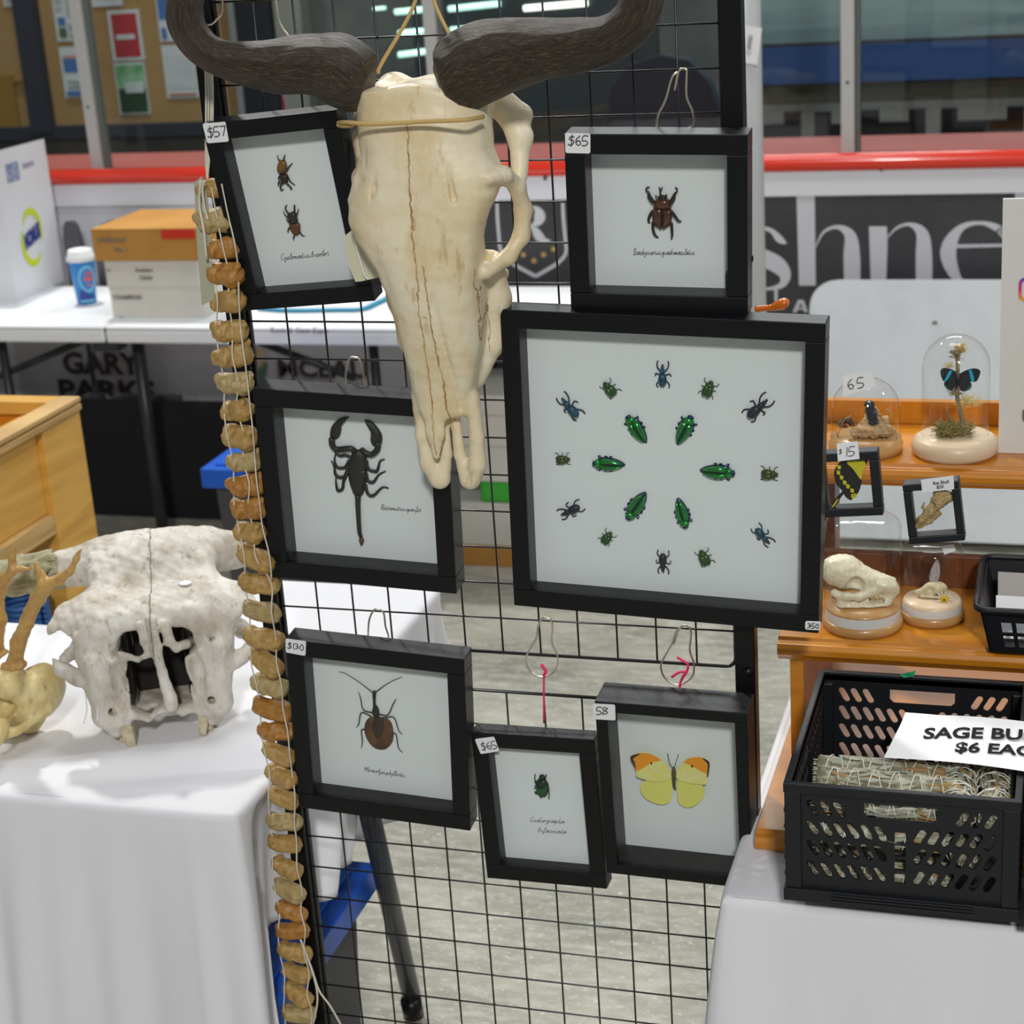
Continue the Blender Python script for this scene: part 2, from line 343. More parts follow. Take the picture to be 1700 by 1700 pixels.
b = MB(); b.box((-3.2, 2.9, 0), (at(372, 800, 'y', 2.9).x + .25, 2.95, zs)); o = b.build('draped_panel', mat('black_skirt_cloth', (.006, .006, .008), .9, bump=(30, .4)), o=(-2.4, 2.92, 0), bevel=.01); tag(o, 'low black-draped panel on the floor below the GARY PARKS sheet', 'panel')
# banner sheet on the right half of the board, its sheet edge and lettering
def bp(x, y, off=.0): return at(x, y, 'y', BY - .004 - off)
x0 = bp(762, 320).x
b = MB(); zt = bp(870, 306).z; b.box((x0, BY - .004, .40), (3.2, BY - .001, zt)); banner = b.build('sponsor_banner', BANNER, o=(x0, BY, .40))
tag(banner, 'charcoal banner with a crest and white serif letters along the rink board', 'banner')
def ribbon(mb, pts, n=8, th=.0006, mi=0):
    """pts: (px,py,width px) centre line with varying width, drawn on the banner plane"""
    P = spline(pts, n); L = []; Rr = []
    for i, p in enumerate(P):
        q = P[min(i + 1, len(P) - 1)]; o = P[max(i - 1, 0)]; d = Vector((q[0] - o[0], q[1] - o[1])).normalized(); nx, ny = -d.y, d.x; wd = p[2] / 2
        L.append((p[0] + nx * wd, p[1] + ny * wd)); Rr.append((p[0] - nx * wd, p[1] - ny * wd))
    V = [bp(*q, .0012) for q in L] + [bp(*q, .0012) for q in Rr]; k = len(L)
    for i in range(k - 1):
        mb.poly([V[i], V[i + 1], V[k + i + 1], V[k + i]], (0, -1, 0), th, mi)
def pxpoly(mb, pts, off=.0012, mi=0): mb.poly([bp(*q, off) for q in pts], (0, -1, 0), .0006, mi)
b = MB()
c = lambda x, y: (780 + x / 8.5, 280 + y / 8.5)
pxpoly(b, [c(635, 530), c(790, 530), c(830, 1025), c(665, 1025), c(660, 800), c(645, 640)])
ribbon(b, [(*c(770, 538), 1.5), (*c(880, 540), 2.5), (*c(950, 575), 10), (*c(985, 670), 19), (*c(950, 760), 13), (*c(870, 795), 3), (*c(800, 797), 1.5)])
ribbon(b, [(*c(850, 810), 2), (*c(920, 870), 11), (*c(980, 960), 15), (*c(1050, 1010), 9), (*c(1140, 1018), 1.5)])
b.build('crest_letter_r', LETTERW, banner, o=banner.location)
b = MB()
ribbon(b, [(*c(410, 960), 5), (*c(430, 1130), 5.5), (*c(500, 1260), 6), (*c(620, 1350), 6), (*c(780, 1440), 6), (*c(930, 1520), 6)])
ribbon(b, [(*c(930, 1520), 6), (*c(1100, 1420), 6), (*c(1230, 1340), 6), (*c(1330, 1240), 5.5), (*c(1360, 1150), 5), (*c(1345, 980), 5), (*c(1320, 700), 5), (*c(1310, 470), 5)])
pxpoly(b, [c(400, 405), c(1340, 380), c(1340, 440), c(400, 450)]); ribbon(b, [(*c(380, 420), 5), (*c(390, 700), 5), (*c(410, 960), 5)])
b.build('crest_outline', LETTERW, banner, o=banner.location)
GOLD = mat('gold_star', (.62, .40, .14), .5)
for sx, sy in ((595, 1145), (755, 1215), (905, 1300), (1040, 1215), (1180, 1135)):
    b = MB(); P = []
    for k in range(16):
        a = k * math.pi / 8; rr = 6.2 if k % 2 == 0 else 2.4; q = c(sx, sy); P.append((q[0] + rr * math.cos(a), q[1] + rr * math.sin(a)))
    pxpoly(b, P); b.build('crest_star', GOLD, banner, o=banner.location)
c = lambda x, y: (1200 + x / 3.4, y / 3.4)
b = MB()   # h
pxpoly(b, [c(415, 1068), c(518, 1068), c(524, 1612), c(430, 1612)])
ribbon(b, [(*c(520, 1400), 1.5), (*c(570, 1310), 4), (*c(650, 1282), 7), (*c(718, 1330), 19), (*c(728, 1440), 27), (*c(730, 1600), 27)])
b.build('banner_letter_h', LETTERW, banner, o=banner.location)
b = MB()   # n
pxpoly(b, [c(825, 1278), c(925, 1278), c(930, 1345), c(922, 1600), c(835, 1600)])
ribbon(b, [(*c(925, 1345), 1.5), (*c(985, 1285), 4), (*c(1060, 1268), 7), (*c(1125, 1320), 20), (*c(1135, 1440), 27), (*c(1136, 1600), 27)])
b.build('banner_letter_n', LETTERW, banner, o=banner.location)
b = MB()   # e
ribbon(b, [(*c(1610, 1345), 4), (*c(1555, 1290), 12), (*c(1450, 1258), 6), (*c(1340, 1290), 12), (*c(1275, 1400), 26), (*c(1290, 1510), 22), (*c(1350, 1600), 10), (*c(1450, 1640), 5)])
ribbon(b, [(*c(1555, 1290), 12), (*c(1600, 1330), 16), (*c(1615, 1385), 10)])
pxpoly(b, [c(1318, 1380), c(1640, 1375), c(1640, 1392), c(1318, 1400)])
b.build('banner_letter_e', LETTERW, banner, o=banner.location)
b = MB()   # s
ribbon(b, [(*c(358, 1375), 3), (*c(320, 1350), 12), (*c(270, 1300), 7), (*c(190, 1290), 8), (*c(140, 1350), 20), (*c(180, 1430), 28), (*c(300, 1490), 28), (*c(350, 1550), 20), (*c(330, 1610), 10), (*c(240, 1630), 4), (*c(150, 1600), 4)])
b.build('banner_letter_s', LETTERW, banner, o=banner.location)
b = MB(); pxpoly(b, [c(1648, 1035), c(1750, 1033), c(1753, 1600), c(1660, 1600)]); b.build('banner_letter_l', LETTERW, banner, o=banner.location)
c = lambda x, y: (1220 + x / 9.444, 400 + y / 9.444)
b = MB(); pxpoly(b, [c(990, 925), c(1075, 925), c(1150, 1120), c(1090, 1120), c(1032, 970), c(970, 1120), c(905, 1120)]); pxpoly(b, [c(975, 1050), c(1090, 1050), c(1090, 1075), c(970, 1075)]); b.build('banner_letter_a', LETTERW, banner, o=banner.location)
b = MB(); pxpoly(b, [c(615, 760), c(670, 760), c(670, 960), c(625, 960)]); b.build('banner_letter_i', LETTERW, banner, o=banner.location)
for k in range(9):   # bolts in the white strip
    q = at([1286, 1414, 1463, 1546, 1665, 1684, 863, 905, 740][k], [280, 278, 281, 274, 275, 269, 296, 296, 299][k], 'y', BY - .014); b = MB(); b.ell(q, (.0065, .005, .0065), nu=8, nv=5); o = b.build('trim_%d' % (10 + k), INK); o['kind'] = 'structure'
# printed names on the board below the far table
INKD = mat('dark_print', (.05, .035, .045), .6)
def sign(name, body, px, py, hpx, label, bold=.0, m=INKD, wpx=None, parent=None, off=.003):
    q = bp(px, py, off); top = bp(px, py - hpx, off); h = (top.z - q.z) / .70
    v, f, wd = text_mb(body, h, bold * h)
    sx = 1
    if wpx: sx = (bp(px + wpx, py, off).x - q.x) / wd
    o = link(name, mesh([(a * sx, bb, cc) for a, bb, cc in v], f), parent, m)
    o.location = q if parent is None else q - parent.location
    if parent is None: tag(o, label, 'lettering')
    return o
poster_g = MB(); q0, q1 = bp(20, 560), bp(372, 655); poster_g.box((q0.x, BY - .003, .30), (q1.x + .1, BY, .60))
adg = poster_g.build('sponsor_sheet', mat('grey_sheet', (.50, .50, .53), .5, vary=(20, (.4, .4, .42), (1, 1, 1), .5, .8)), o=(q0.x, BY, .30)); tag(adg, 'pale sheet lettered GARY PARKS on the board under the far table', 'sign')
sign('lettering', 'GARY', 106, 619, 34, '', .035, wpx=130, parent=adg); sign('lettering', 'PARKS', 98, 662, 32, '', .035, wpx=162, parent=adg)
q0, q1 = bp(405, 560), bp(690, 655); b = MB(); b.box((q0.x, BY - .003, .28), (q1.x, BY, .62)); adm = b.build('sponsor_sheet', mat('grey_sheet', (.5, .5, .53)), o=(q0.x, BY, .28)); tag(adm, 'pale sheet with dark capitals and a leaf behind the black wire grid', 'sign')
sign('lettering', 'MCLAU', 461, 624, 28, '', .03, wpx=152, parent=adm); sign('lettering', 'STEEPSON EAU', 466, 645, 10, '', .03, wpx=150, parent=adm)
b = MB(); P = spline([(424, 640), (428, 615), (443, 601), (441, 622), (430, 640)], 5); b.poly([bp(*p, .004) for p in P], (0, -1, 0)); b.build('leaf_mark', mat('leaf_green', (.10, .2, .12), .6), adm, o=adm.location)
b = MB(); b.poly([bp(*p, .004) for p in ((414, 576), (440, 578), (438, 606), (420, 620), (414, 610))], (0, -1, 0)); b.build('orange_mark', mat('faded_orange', (.50, .28, .10), .6, vary=(30, (.6, .5, .4), (1, 1, 1), .45, .6)), adm, o=adm.location)

# glass panes and their posts above the board
GY = BY + .075
def gp(x, y): return at(x, y, 'y', GY)
xs = [-7.0, gp(157, 200).x, gp(730, 200).x, gp(1409, 200).x, 3.6]
for i in range(4):
    b = MB(); b.box((xs[i], GY - .004, RZ + .016), (xs[i + 1], GY + .004, 2.6)); o = struct('window_%d' % (i + 1), b, glass('rink_glass', (.90, .93, .92), 1.35, .02))
for i in (1, 2, 3):
    b = MB(); b.box((xs[i] - .019, GY - .03, RZ + .01), (xs[i] + .019, GY + .03, 2.6)); b.box((xs[i] + .021, GY - .012, RZ + .01), (xs[i] + .033, GY + .02, 2.6), 1)
    b.tube([(xs[i], GY - .031, 1.28), (xs[i], GY - .028, 1.28)], .006, 8, 1, sm=False)
    struct('trim_%d' % i, b, [ALU, mat('gasket_green', (.10, .12, .11), .5)], bevel=.003)
# lobby behind the glass
LY = 4.5
def lp(x, y, d=0.): return at(x, y, 'y', LY - d)
def rect_xz(x0, z0, x1, z1, y, th=.02): return ((x0, y, z0), (x1, y + th, z1))
TAN = mat('tan_wall_panel', (.33, .20, .075), .7, vary=(3, (.28, .16, .05), (1, 1, 1), .4, .7)); DK = mat('dark_frame_paint', (.015, .017, .03), .6)
zb = lp(200, 205).z
b = MB(); b.box((-9, LY, zb), (lp(372, 100).x, LY + .08, 2.6)); struct('wall_tan', b, TAN)
b = MB(); b.box((-9, LY + .02, 0), (lp(372, 100).x, LY + .1, zb - .04)); b.box((-9, LY - .03, zb - .05), (lp(330, 100).x, LY + .03, zb), 1); struct('wall_lower_left', b, [mat('dark_lower_wall', (.045, .038, .03), .7, vary=(4, (.08, .07, .055), (1, 1, 1), .4, .7)), DK])
q = lp(55, 60); b = MB(); b.box((q.x - .045, LY - .05, zb - .02), (q.x + .045, LY, 2.6)); struct('trim_4', b, DK)
b = MB(); q = lp(0, 124); q2 = lp(28, 160); b.box((-9, LY - .012, zb), (q2.x, LY, q.z)); q3 = lp(58, 135); b.box((q2.x, LY - .012, q3.z - .0), (q3.x, LY, q.z - .02)); struct('trim_5', b, mat('ochre_panel', (.24, .13, .012), .7))
SKYB = mat('poster_blue', (.05, .14, .36), .6); PPW = mat('poster_white', (.52, .56, .58), .6)
def poster(x, y, wpx, hpx, blocks, label):
    a, d = lp(x, y, .004), lp(x + wpx, y + hpx, .004); xw = d.x - a.x; zc = lp(x, y + hpx, .004).z; zt = a.z
    b = MB(); b.box((0, -.003, 0), (xw, 0, zt - zc)); r = b.build('poster', PPW); r.location = (a.x, LY - .001, zc); tag(r, label, 'poster')
    for ib, (u0, v0, u1, v1, m, nm) in enumerate(blocks):
        b = MB(); b.box((u0 * xw, -.004 - .0012 * ib, v0 * (zt - zc)), (u1 * xw, -.003, v1 * (zt - zc))); b.build(nm, m, r)
PR = mat('poster_red', (.38, .025, .03), .6); PG = mat('poster_green', (.10, .30, .12), .6, vary=(9, (.3, .5, .32), (1, 1, 1), .4, .6)); PD = mat('poster_dark_green', (.01, .045, .015), .6, vary=(25, (.015, .2, .02), (1, 1, 1), .6, .75)); PGY = mat('poster_grey_print', (.25, .28, .30), .6, vary=(60, (.5, .5, .5), (.3, 1, 3), .45, .55))
poster(177, 18, 64, 84, [(.1, .07, .9, .93, PR, 'red_print'), (.2, .42, .78, .52, PPW, 'white_print')], 'red poster with white border, pinned above the green poster')
poster(188, 105, 62, 86, [(.04, .5, .96, .96, PG, 'pale_green_print'), (.06, .04, .96, .5, PD, 'dark_green_print'), (.3, .42, .9, .62, PPW, 'white_print')], 'green poster pinned under the red poster')
poster(83, -20, 48, 90, [(.1, .55, .45, .9, PGY, 'grey_print'), (.15, .3, .5, .45, SKYB, 'blue_print'), (.15, .08, .5, .25, mat('poster_olive', (.08, .10, .05)), 'dark_print'), (.65, .5, .95, .9, PGY, 'grey_print'), (.65, .1, .95, .35, PGY, 'grey_print')], 'white poster with small pictures left of the metal glass post')
poster(97, 79, 47, 84, [(.12, .5, .98, .77, SKYB, 'blue_print'), (.12, .78, .98, .84, mat('poster_pink', (.5, .25, .22)), 'pink_print'), (.2, .2, .98, .36, PGY, 'grey_print'), (.12, .04, .98, .13, SKYB, 'blue_print')], 'white and blue poster below the poster of small pictures')
poster(255, -22, 52, 92, [(.06, .4, .96, .9, SKYB, 'blue_print'), (.1, .05, .3, .25, SKYB, 'blue_print')], 'blue poster partly behind the left horn')
poster(267, 76, 64, 88, [(.08, .18, .92, .85, mat('poster_text', (.42, .47, .48), .6, vary=(70, (.55, .58, .6), (.2, 1, 4), .45, .55)), 'text_block'), (.08, .04, .92, .09, mat('poster_rust', (.35, .12, .05)), 'rust_band')], 'white notice with lines of text and a rust band')
poster(0, -30, 21, 42, [(.1, .1, .9, .5, PGY, 'grey_print')], 'pale notice at the far left of the tan wall')
poster(148, -30, 56, 42, [(.1, .3, .9, .8, PGY, 'grey_print')], 'pale notice between the post and the red poster, cut by the top edge')
# centre and right of the lobby
GREYG = mat('lobby_grey_wall', (.13, .14, .13), .5, vary=(1.2, (.055, .07, .075), (1, 1, 1), .42, .6))
xc = lp(372, 100).x; xr = at(1262, 80, 'y', LY + .3).x
b = MB(); b.box((xc, LY + .3, 0), (xr, LY + .35, 2.6)); struct('wall_lobby_centre', b, GREYG)
b = MB(); q = lp(445, 100, -.1); b.box((q.x, LY + .2, .0), (lp(490, 100, -.1).x, LY + .29, 2.6)); struct('wall_pier', b, mat('pier_grey', (.24, .25, .22), .6))
b = MB(); b.box((lp(370, 100, -.1).x, LY + .25, .5), (lp(430, 100, -.1).x, LY + .29, 1.6)); struct('door_1', b, mat('dark_door', (.02, .024, .035), .4))
# added case whose glowing strips stand for tube lights reflected in the glass
dcx0, dcx1 = at(612, 60, 'y', 3.9).x, at(870, 60, 'y', 3.9).x
case = thing('reflection_case', 'added dark case with green-white strips glowing as tube reflections behind the rink glass', 'reflection case', (dcx0, 3.9, 0))
b = MB(); b.box((0, .02, 0), (dcx1 - dcx0 + .35, .5, .98)); b.box((0, .44, .98), (dcx1 - dcx0 + .35, .5, 1.75)); b.build('case_body', mat('case_dark', (.03, .04, .045), .3), case)
TUBE_REFL = mat('tube_reflection', (.6, 1, .85), .4, emit=((.62, 1.0, .86), 1.3)); TUBW_REFL = mat('tube_reflection_white', (1, 1, .9), .4, emit=((1, 1, .9), 2.2))
for (xa, ya, xb, yb, m_, rr) in ((656, 20, 722, 14, TUBE_REFL, 5), (745, 15, 830, 6, TUBE_REFL, 5), (662, 55, 722, 50, TUBE_REFL, 5), (748, 49, 775, 47, TUBE_REFL, 4), (662, 91, 720, 84, TUBE_REFL, 5), (870, 14, 975, 5, TUBW_REFL, 5), (1000, 32, 1030, 28, TUBW_REFL, 3), (620, 15, 640, 13, TUBE_REFL, 3)):
    p, q = at(xa, ya, 'y', 4.32), at(xb, yb, 'y', 4.32); b = MB(); b.tube([p, q], rr / 480, 10); b.build('tube_reflection', m_, case, o=case.location)
b = MB(); q = at(1100, 130, 'y', 3.78)
z_ = q.z
b.poly([(q.x + dx, 3.76, z_ + dz) for dx, dz in ((-.20, -z_), (-.19, -.15), (-.17, -.03), (-.11, .045), (0, .075), (.09, .055), (.15, -.01), (.19, -.12), (.21, -z_))], (0, -1, 0), .07)
tag(b.build('armchair', mat('dark_navy_vinyl', (.012, .015, .028), .35), o=(q.x, 3.78, 0), bevel=.02, seg=3), 'dark upholstered chair back behind the glass beyond the beetle frame', 'chair')
b = MB(); z = lambda y, Y=LY + .3: at(1500, y, 'y', Y).z
b.box((xr, LY + .3, z(66)), (3.6, LY + .34, 2.6)); struct('wall_teal', b, mat('teal_panel', (.22, .32, .32), .5, vary=(2, (.14, .21, .22), (.3, 1, 6), .45, .62)))
b = MB(); b.box((xr, LY + .28, z(70)), (3.6, LY + .35, z(64))); struct('trim_6', b, DK)
b = MB(); b.box((xr, LY + .27, z(132)), (3.6, LY + .34, z(70))); struct('trim_7', b, mat('blue_band', (.018, .06, .19), .4))
b = MB(); b.box((xr, LY + .3, z(168)), (3.6, LY + .34, z(132))); struct('trim_8', b, mat('brown_band', (.055, .045, .028), .6))
b = MB(); b.box((xr, LY + .3, 0), (3.6, LY + .34, z(168))); struct('wall_lower_right', b, mat('grey_lower_wall', (.17, .16, .15), .6))
for i, (xa, xb, yt) in enumerate(((1228, 1328, 188), (1352, 1432, 186), (1432, 1536, 183), (1562, 1700, 180))):
    Yc = 3.75; p, q = at(xa, yt, 'y', Yc), at(xb, yt, 'y', Yc); wdt = q.x - p.x
    t = thing('black_chair', 'black chair back behind the rink glass, %s' % ('partly hidden by the grey pole', 'beside the glass post', 'just right of the glass post', 'at the right edge of the photo')[i], 'chair', (p.x, Yc, 0), group='black chairs behind the rink glass')
    b = MB(); b.box((0, 0, p.z - .10), (wdt, .025, p.z - .04)); b.build('backrest_bar', BLACK, t)
    for u in (0, wdt - .05): b = MB(); b.box((u, -.005, 0), (u + .05, .03, p.z)); b.build('back_post', BLACK, t)
    b = MB(); b.box((0, -.4, .42), (wdt, .0, .46)); b.build('seat', BLACK, t)
    for u in (.01, wdt - .04): b = MB(); b.box((u, -.4, 0), (u + .03, -.37, .42)); b.build('front_leg', BLACK, t)
# room beyond: side walls and roof far outside the view
b = MB(); b.box((-9, 9, 0), (7, 9.1, 6.5)); struct('wall_back', b, mat('hall_wall', (.5, .52, .52), .8))
# pale pole with a taped note
p = at(1241, 300, 'y', 2.35); b = MB(); b.tube([(p.x, 2.35, 0), (p.x, 2.35, 2.6)], .04, 28); pole = b.build('grey_pole', mat('pole_paint', (.50, .52, .52), .35), o=(p.x, 2.35, 0)); tag(pole, 'pale grey round pole standing behind the wire display', 'pole')
b = MB(); P = [(1232, 40), (1265, 47), (1257, 108), (1234, 104)]; b.poly([at(*q, 'y', 2.305) for q in P], (0, -1, 0), .001); v, f, wd = text_mb('C. UNWIND', .012)
nb = b.build('paper_note', PAPER, o=at(1245, 75, 'y', 2.305)); tag(nb, 'white paper note taped high on the pale grey pole', 'note')
M2 = Matrix.Rotation(R(-80), 3, 'Y'); k = .045 / wd; link('lettering', mesh([M2 @ Vector((a * k - .022, bb - .0015, cc * 1.2 - .004)) for a, bb, cc in v], f), nb, mat('grey_ink', (.2, .2, .2)))
# ================================================================ TABLES, CLOTHS AND THE FAR SIDE
def skirt(name, top, per, L, z, seed, parent=None, mat_=CLOTH, org=None, flare=None, nv=26, amp=1.):
    """top: outline of the table top; per: open run of the outline whose cloth hangs; L(s)=drop at arc length s; flare(s,t)=outward push"""
    P = [Vector((*p, 0)) for p in per]; D = []
    for i in range(len(P) - 1):
        n = max(2, int((P[i + 1] - P[i]).length / .006))
        D += [(P[i].lerp(P[i + 1], k / n), i) for k in range(n)]
    D.append((P[-1], len(P) - 2)); s = 0; rows = []; g = np.random.default_rng(seed); ph = g.uniform(0, 6, 8); fr = np.array([9, 17, 23, 31, 43, 55, 71, 87])
    N = [];
    for i in range(len(P) - 1):
        d = (P[i + 1] - P[i]).normalized(); N.append(Vector((d.y, -d.x, 0)))
    arc = [0]
    for i in range(1, len(D)): arc.append(arc[-1] + (D[i][0] - D[i - 1][0]).length)
    nn = []
    for i, (p, k) in enumerate(D):
        n = Vector((0, 0, 0))
        for j in range(max(0, i - 4), min(len(D), i + 5)): n += N[D[j][1]]
        nn.append(n.normalized())
    vs = []; r = .012
    for i, (p, k) in enumerate(D):
        s = arc[i]; n = nn[i]; Ls = L(s)
        for j in range(nv):
            if j < 5: a = j / 4 * math.pi / 2; q = p + n * (r * math.sin(a)); zz = z - r * (1 - math.cos(a))
            else:
                t = (j - 4) / (nv - 5); w = 1.25 * sum(math.sin(fr[m_] * s + ph[m_] + t * (1.5 + .5 * m_)) / (1 + .45 * m_) for m_ in range(8))
                off = r + amp * (.0006 + .012 * t ** .8) * w * (.4 + .6 * min(1, t * 3)) + (flare(s, t) if flare else 0) + .02 * t
                q = p + n * off; zz = z - r - (Ls - r) * t + .012 * math.sin(7 * s + ph[0]) * t
            vs.append((q.x, q.y, zz))
    m = len(D); fs = [(i * nv + j, i * nv + j + 1, (i + 1) * nv + j + 1, (i + 1) * nv + j) for i in range(m - 1) for j in range(nv - 1)]
    b = MB(); b.add(vs, fs, 0, None, True); b.poly([(x, y, z) for x, y in top], (0, 0, 1))
    o = b.build(name, mat_, parent, o=org, weld=True); md = o.modifiers.new('solid', 'SOLIDIFY'); md.thickness = .001; md.offset = -1; return o
TZ = .742
# ---- left table
def legs(t, pts, rr, mat_, h): 
    for x, y in pts: b = MB(); b.tube([(x, y, .0), (x, y, h)], rr, 12); b.build('leg', mat_, t, o=t.location)
GREYLEG = mat('dark_grey_leg', (.035, .04, .05), .35)
lt = thing('folding_table', 'folding table under the white cloth on the left, below the skulls', 'table', (-.6, .15, 0))
b = MB(); b.box((-1.2, -.11, .70), (-.06, .41, .738)); b.box((-.35, .41, .70), (-.06, .66, .738)); b.build('table_top', WHITE, lt, o=lt.location)
pt, pb = at(622, 1392, 'z', .5), at(687, 1685, 'z', .0); k = (.70 - 0) / .5; up = pb + (pt - pb) * k
b = MB(); b.tube([pb + Vector((0, 0, .03)), up], .0165, 18); b.build('leg', GREYLEG, lt, o=lt.location); b = MB(); b.tube([pb, pb + (pt - pb) * .09], .0185, 18); b.build('foot_cap', BLACK, lt, o=lt.location)
legs(lt, [(-1.1, .0), (-1.1, .35), (-.3, .6)], .0165, GREYLEG, .70)
Lx0 = -1.25; per = [(Lx0, -.122), (-.048, -.122), (-.038, .672), (-.36, .672), (-.36, .425), (Lx0, .425)]; s1 = -.048 - Lx0
lc = skirt('tablecloth', per, per, lambda s: .74 - .012 - (.50 * min(1, max(0, (s - s1 - .03) / .03))) + (.09 * max(0, s - s1 - .1) if s < s1 + .8 else .0), TZ, 3, flare=lambda s, t: .022 * t * math.exp(-((s - s1 + .005) / .02) ** 2) - (.066 * t ** .7 * min(1, max(0, (s - s1 - .015) / .04)) * (1 - min(1, max(0, (s - s1 - .20) / .12))) if s > s1 else 0) + .016 * t * math.exp(-((s - s1 + .06) / .012) ** 2) + .012 * t * math.exp(-((s - s1 + .30) / .10) ** 2), org=(-.6, .15, TZ), amp=1.7)
tag(lc, 'white cloth on the left table under the big weathered skull', 'tablecloth', 'white tablecloths')
TOTE = mat('dark_grey_tote', (.055, .055, .065), .5); BLUE = mat('blue_lid_plastic', (.008, .10, .55), .35)
def tote(name, x0, y0, x1, y1, zt, label, hb=.05, cat='storage bin'):
    t = thing(name, label, cat, ((x0 + x1) / 2, (y0 + y1) / 2, 0)); cx, cy = t.location.x, t.location.y
    w_, d_ = (x1 - x0) / 2, (y1 - y0) / 2; b = MB(); q = .88
    vs = [(sx * w_ * q_ - 0, sy * d_ * q_, z_) for z_, q_ in ((0, q * .93), (zt - hb, q)) for sx, sy in ((-1, -1), (1, -1), (1, 1), (-1, 1))]
    b.add(vs, [(3, 2, 1, 0), (4, 5, 6, 7), (0, 1, 5, 4), (1, 2, 6, 5), (2, 3, 7, 6), (3, 0, 4, 7)]); b.build('body', TOTE, t, bevel=.012)
    b = MB(); b.box((-w_, -d_, zt - hb), (w_, d_, zt - .006)); b.box((-w_ + .03, -d_ + .03, zt - .006), (w_ - .03, d_ - .03, zt)); b.build('lid', BLUE, t, bevel=.012, seg=3); return t
tote('storage_tote', -.52, -.065, -.052, .345, .40, 'dark storage tote with a blue lid under the left table')
p = at(331, 775, 'z', .46); tote('storage_tote', p.x, p.y, p.x + .42, p.y + .34, .46, 'dark bin with a bright blue lid seen beside the hanging vertebrae', .06)
# ---- right table
Rx0, Ry0, Ry1 = .631, -.205, .60
rt = thing('folding_table', 'folding table under the white cloth on the right, below the wooden stepped shelf', 'table', (1.2, .1, 0))
b = MB(); b.box((Rx0 + .015, Ry0 + .015, .70), (2.2, Ry1 - .01, .738)); b.build('table_top', WHITE, rt, o=rt.location); legs(rt, [(.75, -.1), (.75, .5), (2.1, -.1), (2.1, .5)], .0165, GREYLEG, .70)
per = [(2.3, Ry1), (Rx0, Ry1), (Rx0, Ry0), (2.3, Ry0)]; s2 = (2.3 - Rx0) + (Ry1 - Ry0)
rc = skirt('tablecloth', per, per, lambda s: .71 if s > s2 - .03 else .66, TZ, 8, flare=lambda s, t: .085 * t ** .8 * math.exp(-((s - s2) / .045) ** 2) - (.03 * t ** .5 * min(1, max(0, (s2 - .07 - s) / .04)) if s < s2 else 0) + .02 * t * math.exp(-((s - s2 - .09) / .02) ** 2), org=(1.2, .1, TZ))
tag(rc, 'white cloth on the right table under the black crate', 'tablecloth', 'white tablecloths')
# ---- far table
FY0, FY1, FZ = 2.5, 3.03, .74
fx1 = at(952, 500, 'y', 2.7).x + .25
ft = thing('folding_table', 'long white plastic folding table with bare top, in front of the rink board', 'table', (-1.5, 2.75, 0))
hx = at(172, 545, 'y', FY0).x
for nm, a, d in (('table_top', -3.2, hx - .003), ('table_top', hx + .003, fx1)):
    b = MB(); b.box((a, FY0, FZ - .012), (d, FY1, FZ)); b.box((a, FY0, FZ - .05), (d, FY0 + .012, FZ - .012)); b.box((a, FY1 - .012, FZ - .05), (d, FY1, FZ - .012)); b.build(nm, WHITE, ft, o=ft.location, bevel=.006, seg=3)
FL = mat('far_table_leg', (.02, .022, .026), .4)
for px_, zt in ((8, 0), (232, 0), (622, 0)):
    x = at(px_, 600, 'y', FY0 + .12).x; b = MB(); b.tube([(x, FY0 + .12, .0), (x, FY0 + .12, .70)], .014 if px_ != 232 else .018, 12); b.build('leg', FL, ft, o=ft.location)
for (a, d) in (((-20, 632), (152, 560)), ((415, 562), (590, 628))):
    p, q = at(*a, 'y', FY0 + .16), at(*d, 'y', FY0 + .16); b = MB(); b.tube([p, q], .011, 10); b.build('brace', FL, ft, o=ft.location)
b = MB(); p = at(175, 558, 'y', FY0 + .03); b.box((p.x - .03, FY0 + .0, FZ - .075), (p.x + .05, FY0 + .06, FZ - .05)); b.build('hinge_bar', FL, ft, o=ft.location)
v, f, wd = text_mb('Rock & Gem Expo', .02, .0, .2); p = at(448, 552, 'y', FY0 - .001); k = (at(545, 552, 'y', FY0 - .001).x - p.x) / wd
o = link('handwritten_mark', mesh([(a * k, bb, cc * 1.1) for a, bb, cc in v], f), ft, mat('purple_ink', (.16, .10, .2), .6)); o.location = p - ft.location
# items on the far table
def ft_at(x, y): return at(x, y, 'z', FZ)
CARTW = mat('white_carton', (.66, .64, .58), .65, vary=(3, (.55, .54, .50), (1, 1, 1), .45, .7)); KRAFT = mat('kraft_cardboard', (.52, .26, .055), .6, vary=(4, (.44, .2, .03), (1, 1, 1), .4, .7)); PRN = mat('grey_print_ink', (.18, .17, .16), .7)
p0, p1 = ft_at(188, 527), ft_at(345, 527); wx = p1.x - p0.x; zz = lambda y: at(200, y, 'y', p0.y).z
def carton(name, x0, y0, z0, x1, y1, z1, m_, label, g=None, txt=()):
    t = thing(name, label, 'box', (x0, y0, z0), group=g); b = MB(); b.box((0, 0, 0), (x1 - x0, y1 - y0, z1 - z0 - .001)); b.build('carton_body', m_, t, bevel=.002)
    b = MB(); b.box((-.001, -.001, (z1 - z0) * .94), (x1 - x0 + .001, y1 - y0 + .001, z1 - z0)); b.build('lid_flap', m_, t)
    for body, u, h, sz, mm in txt:
        v, f, wd = text_mb(body, sz, sz * .03); o = link('lettering', mesh(v, f), t, mm); o.location = (u, -.0015, h)
    return t
z1_, z2_, z3_ = zz(478), zz(432), zz(379)
carton('carton', p0.x, p0.y, FZ, p1.x, p0.y + .22, z1_, CARTW, 'white carton at the bottom of the three-box stack on the far table', None, [('CHAMPION', .01, .055, .018, PRN)])
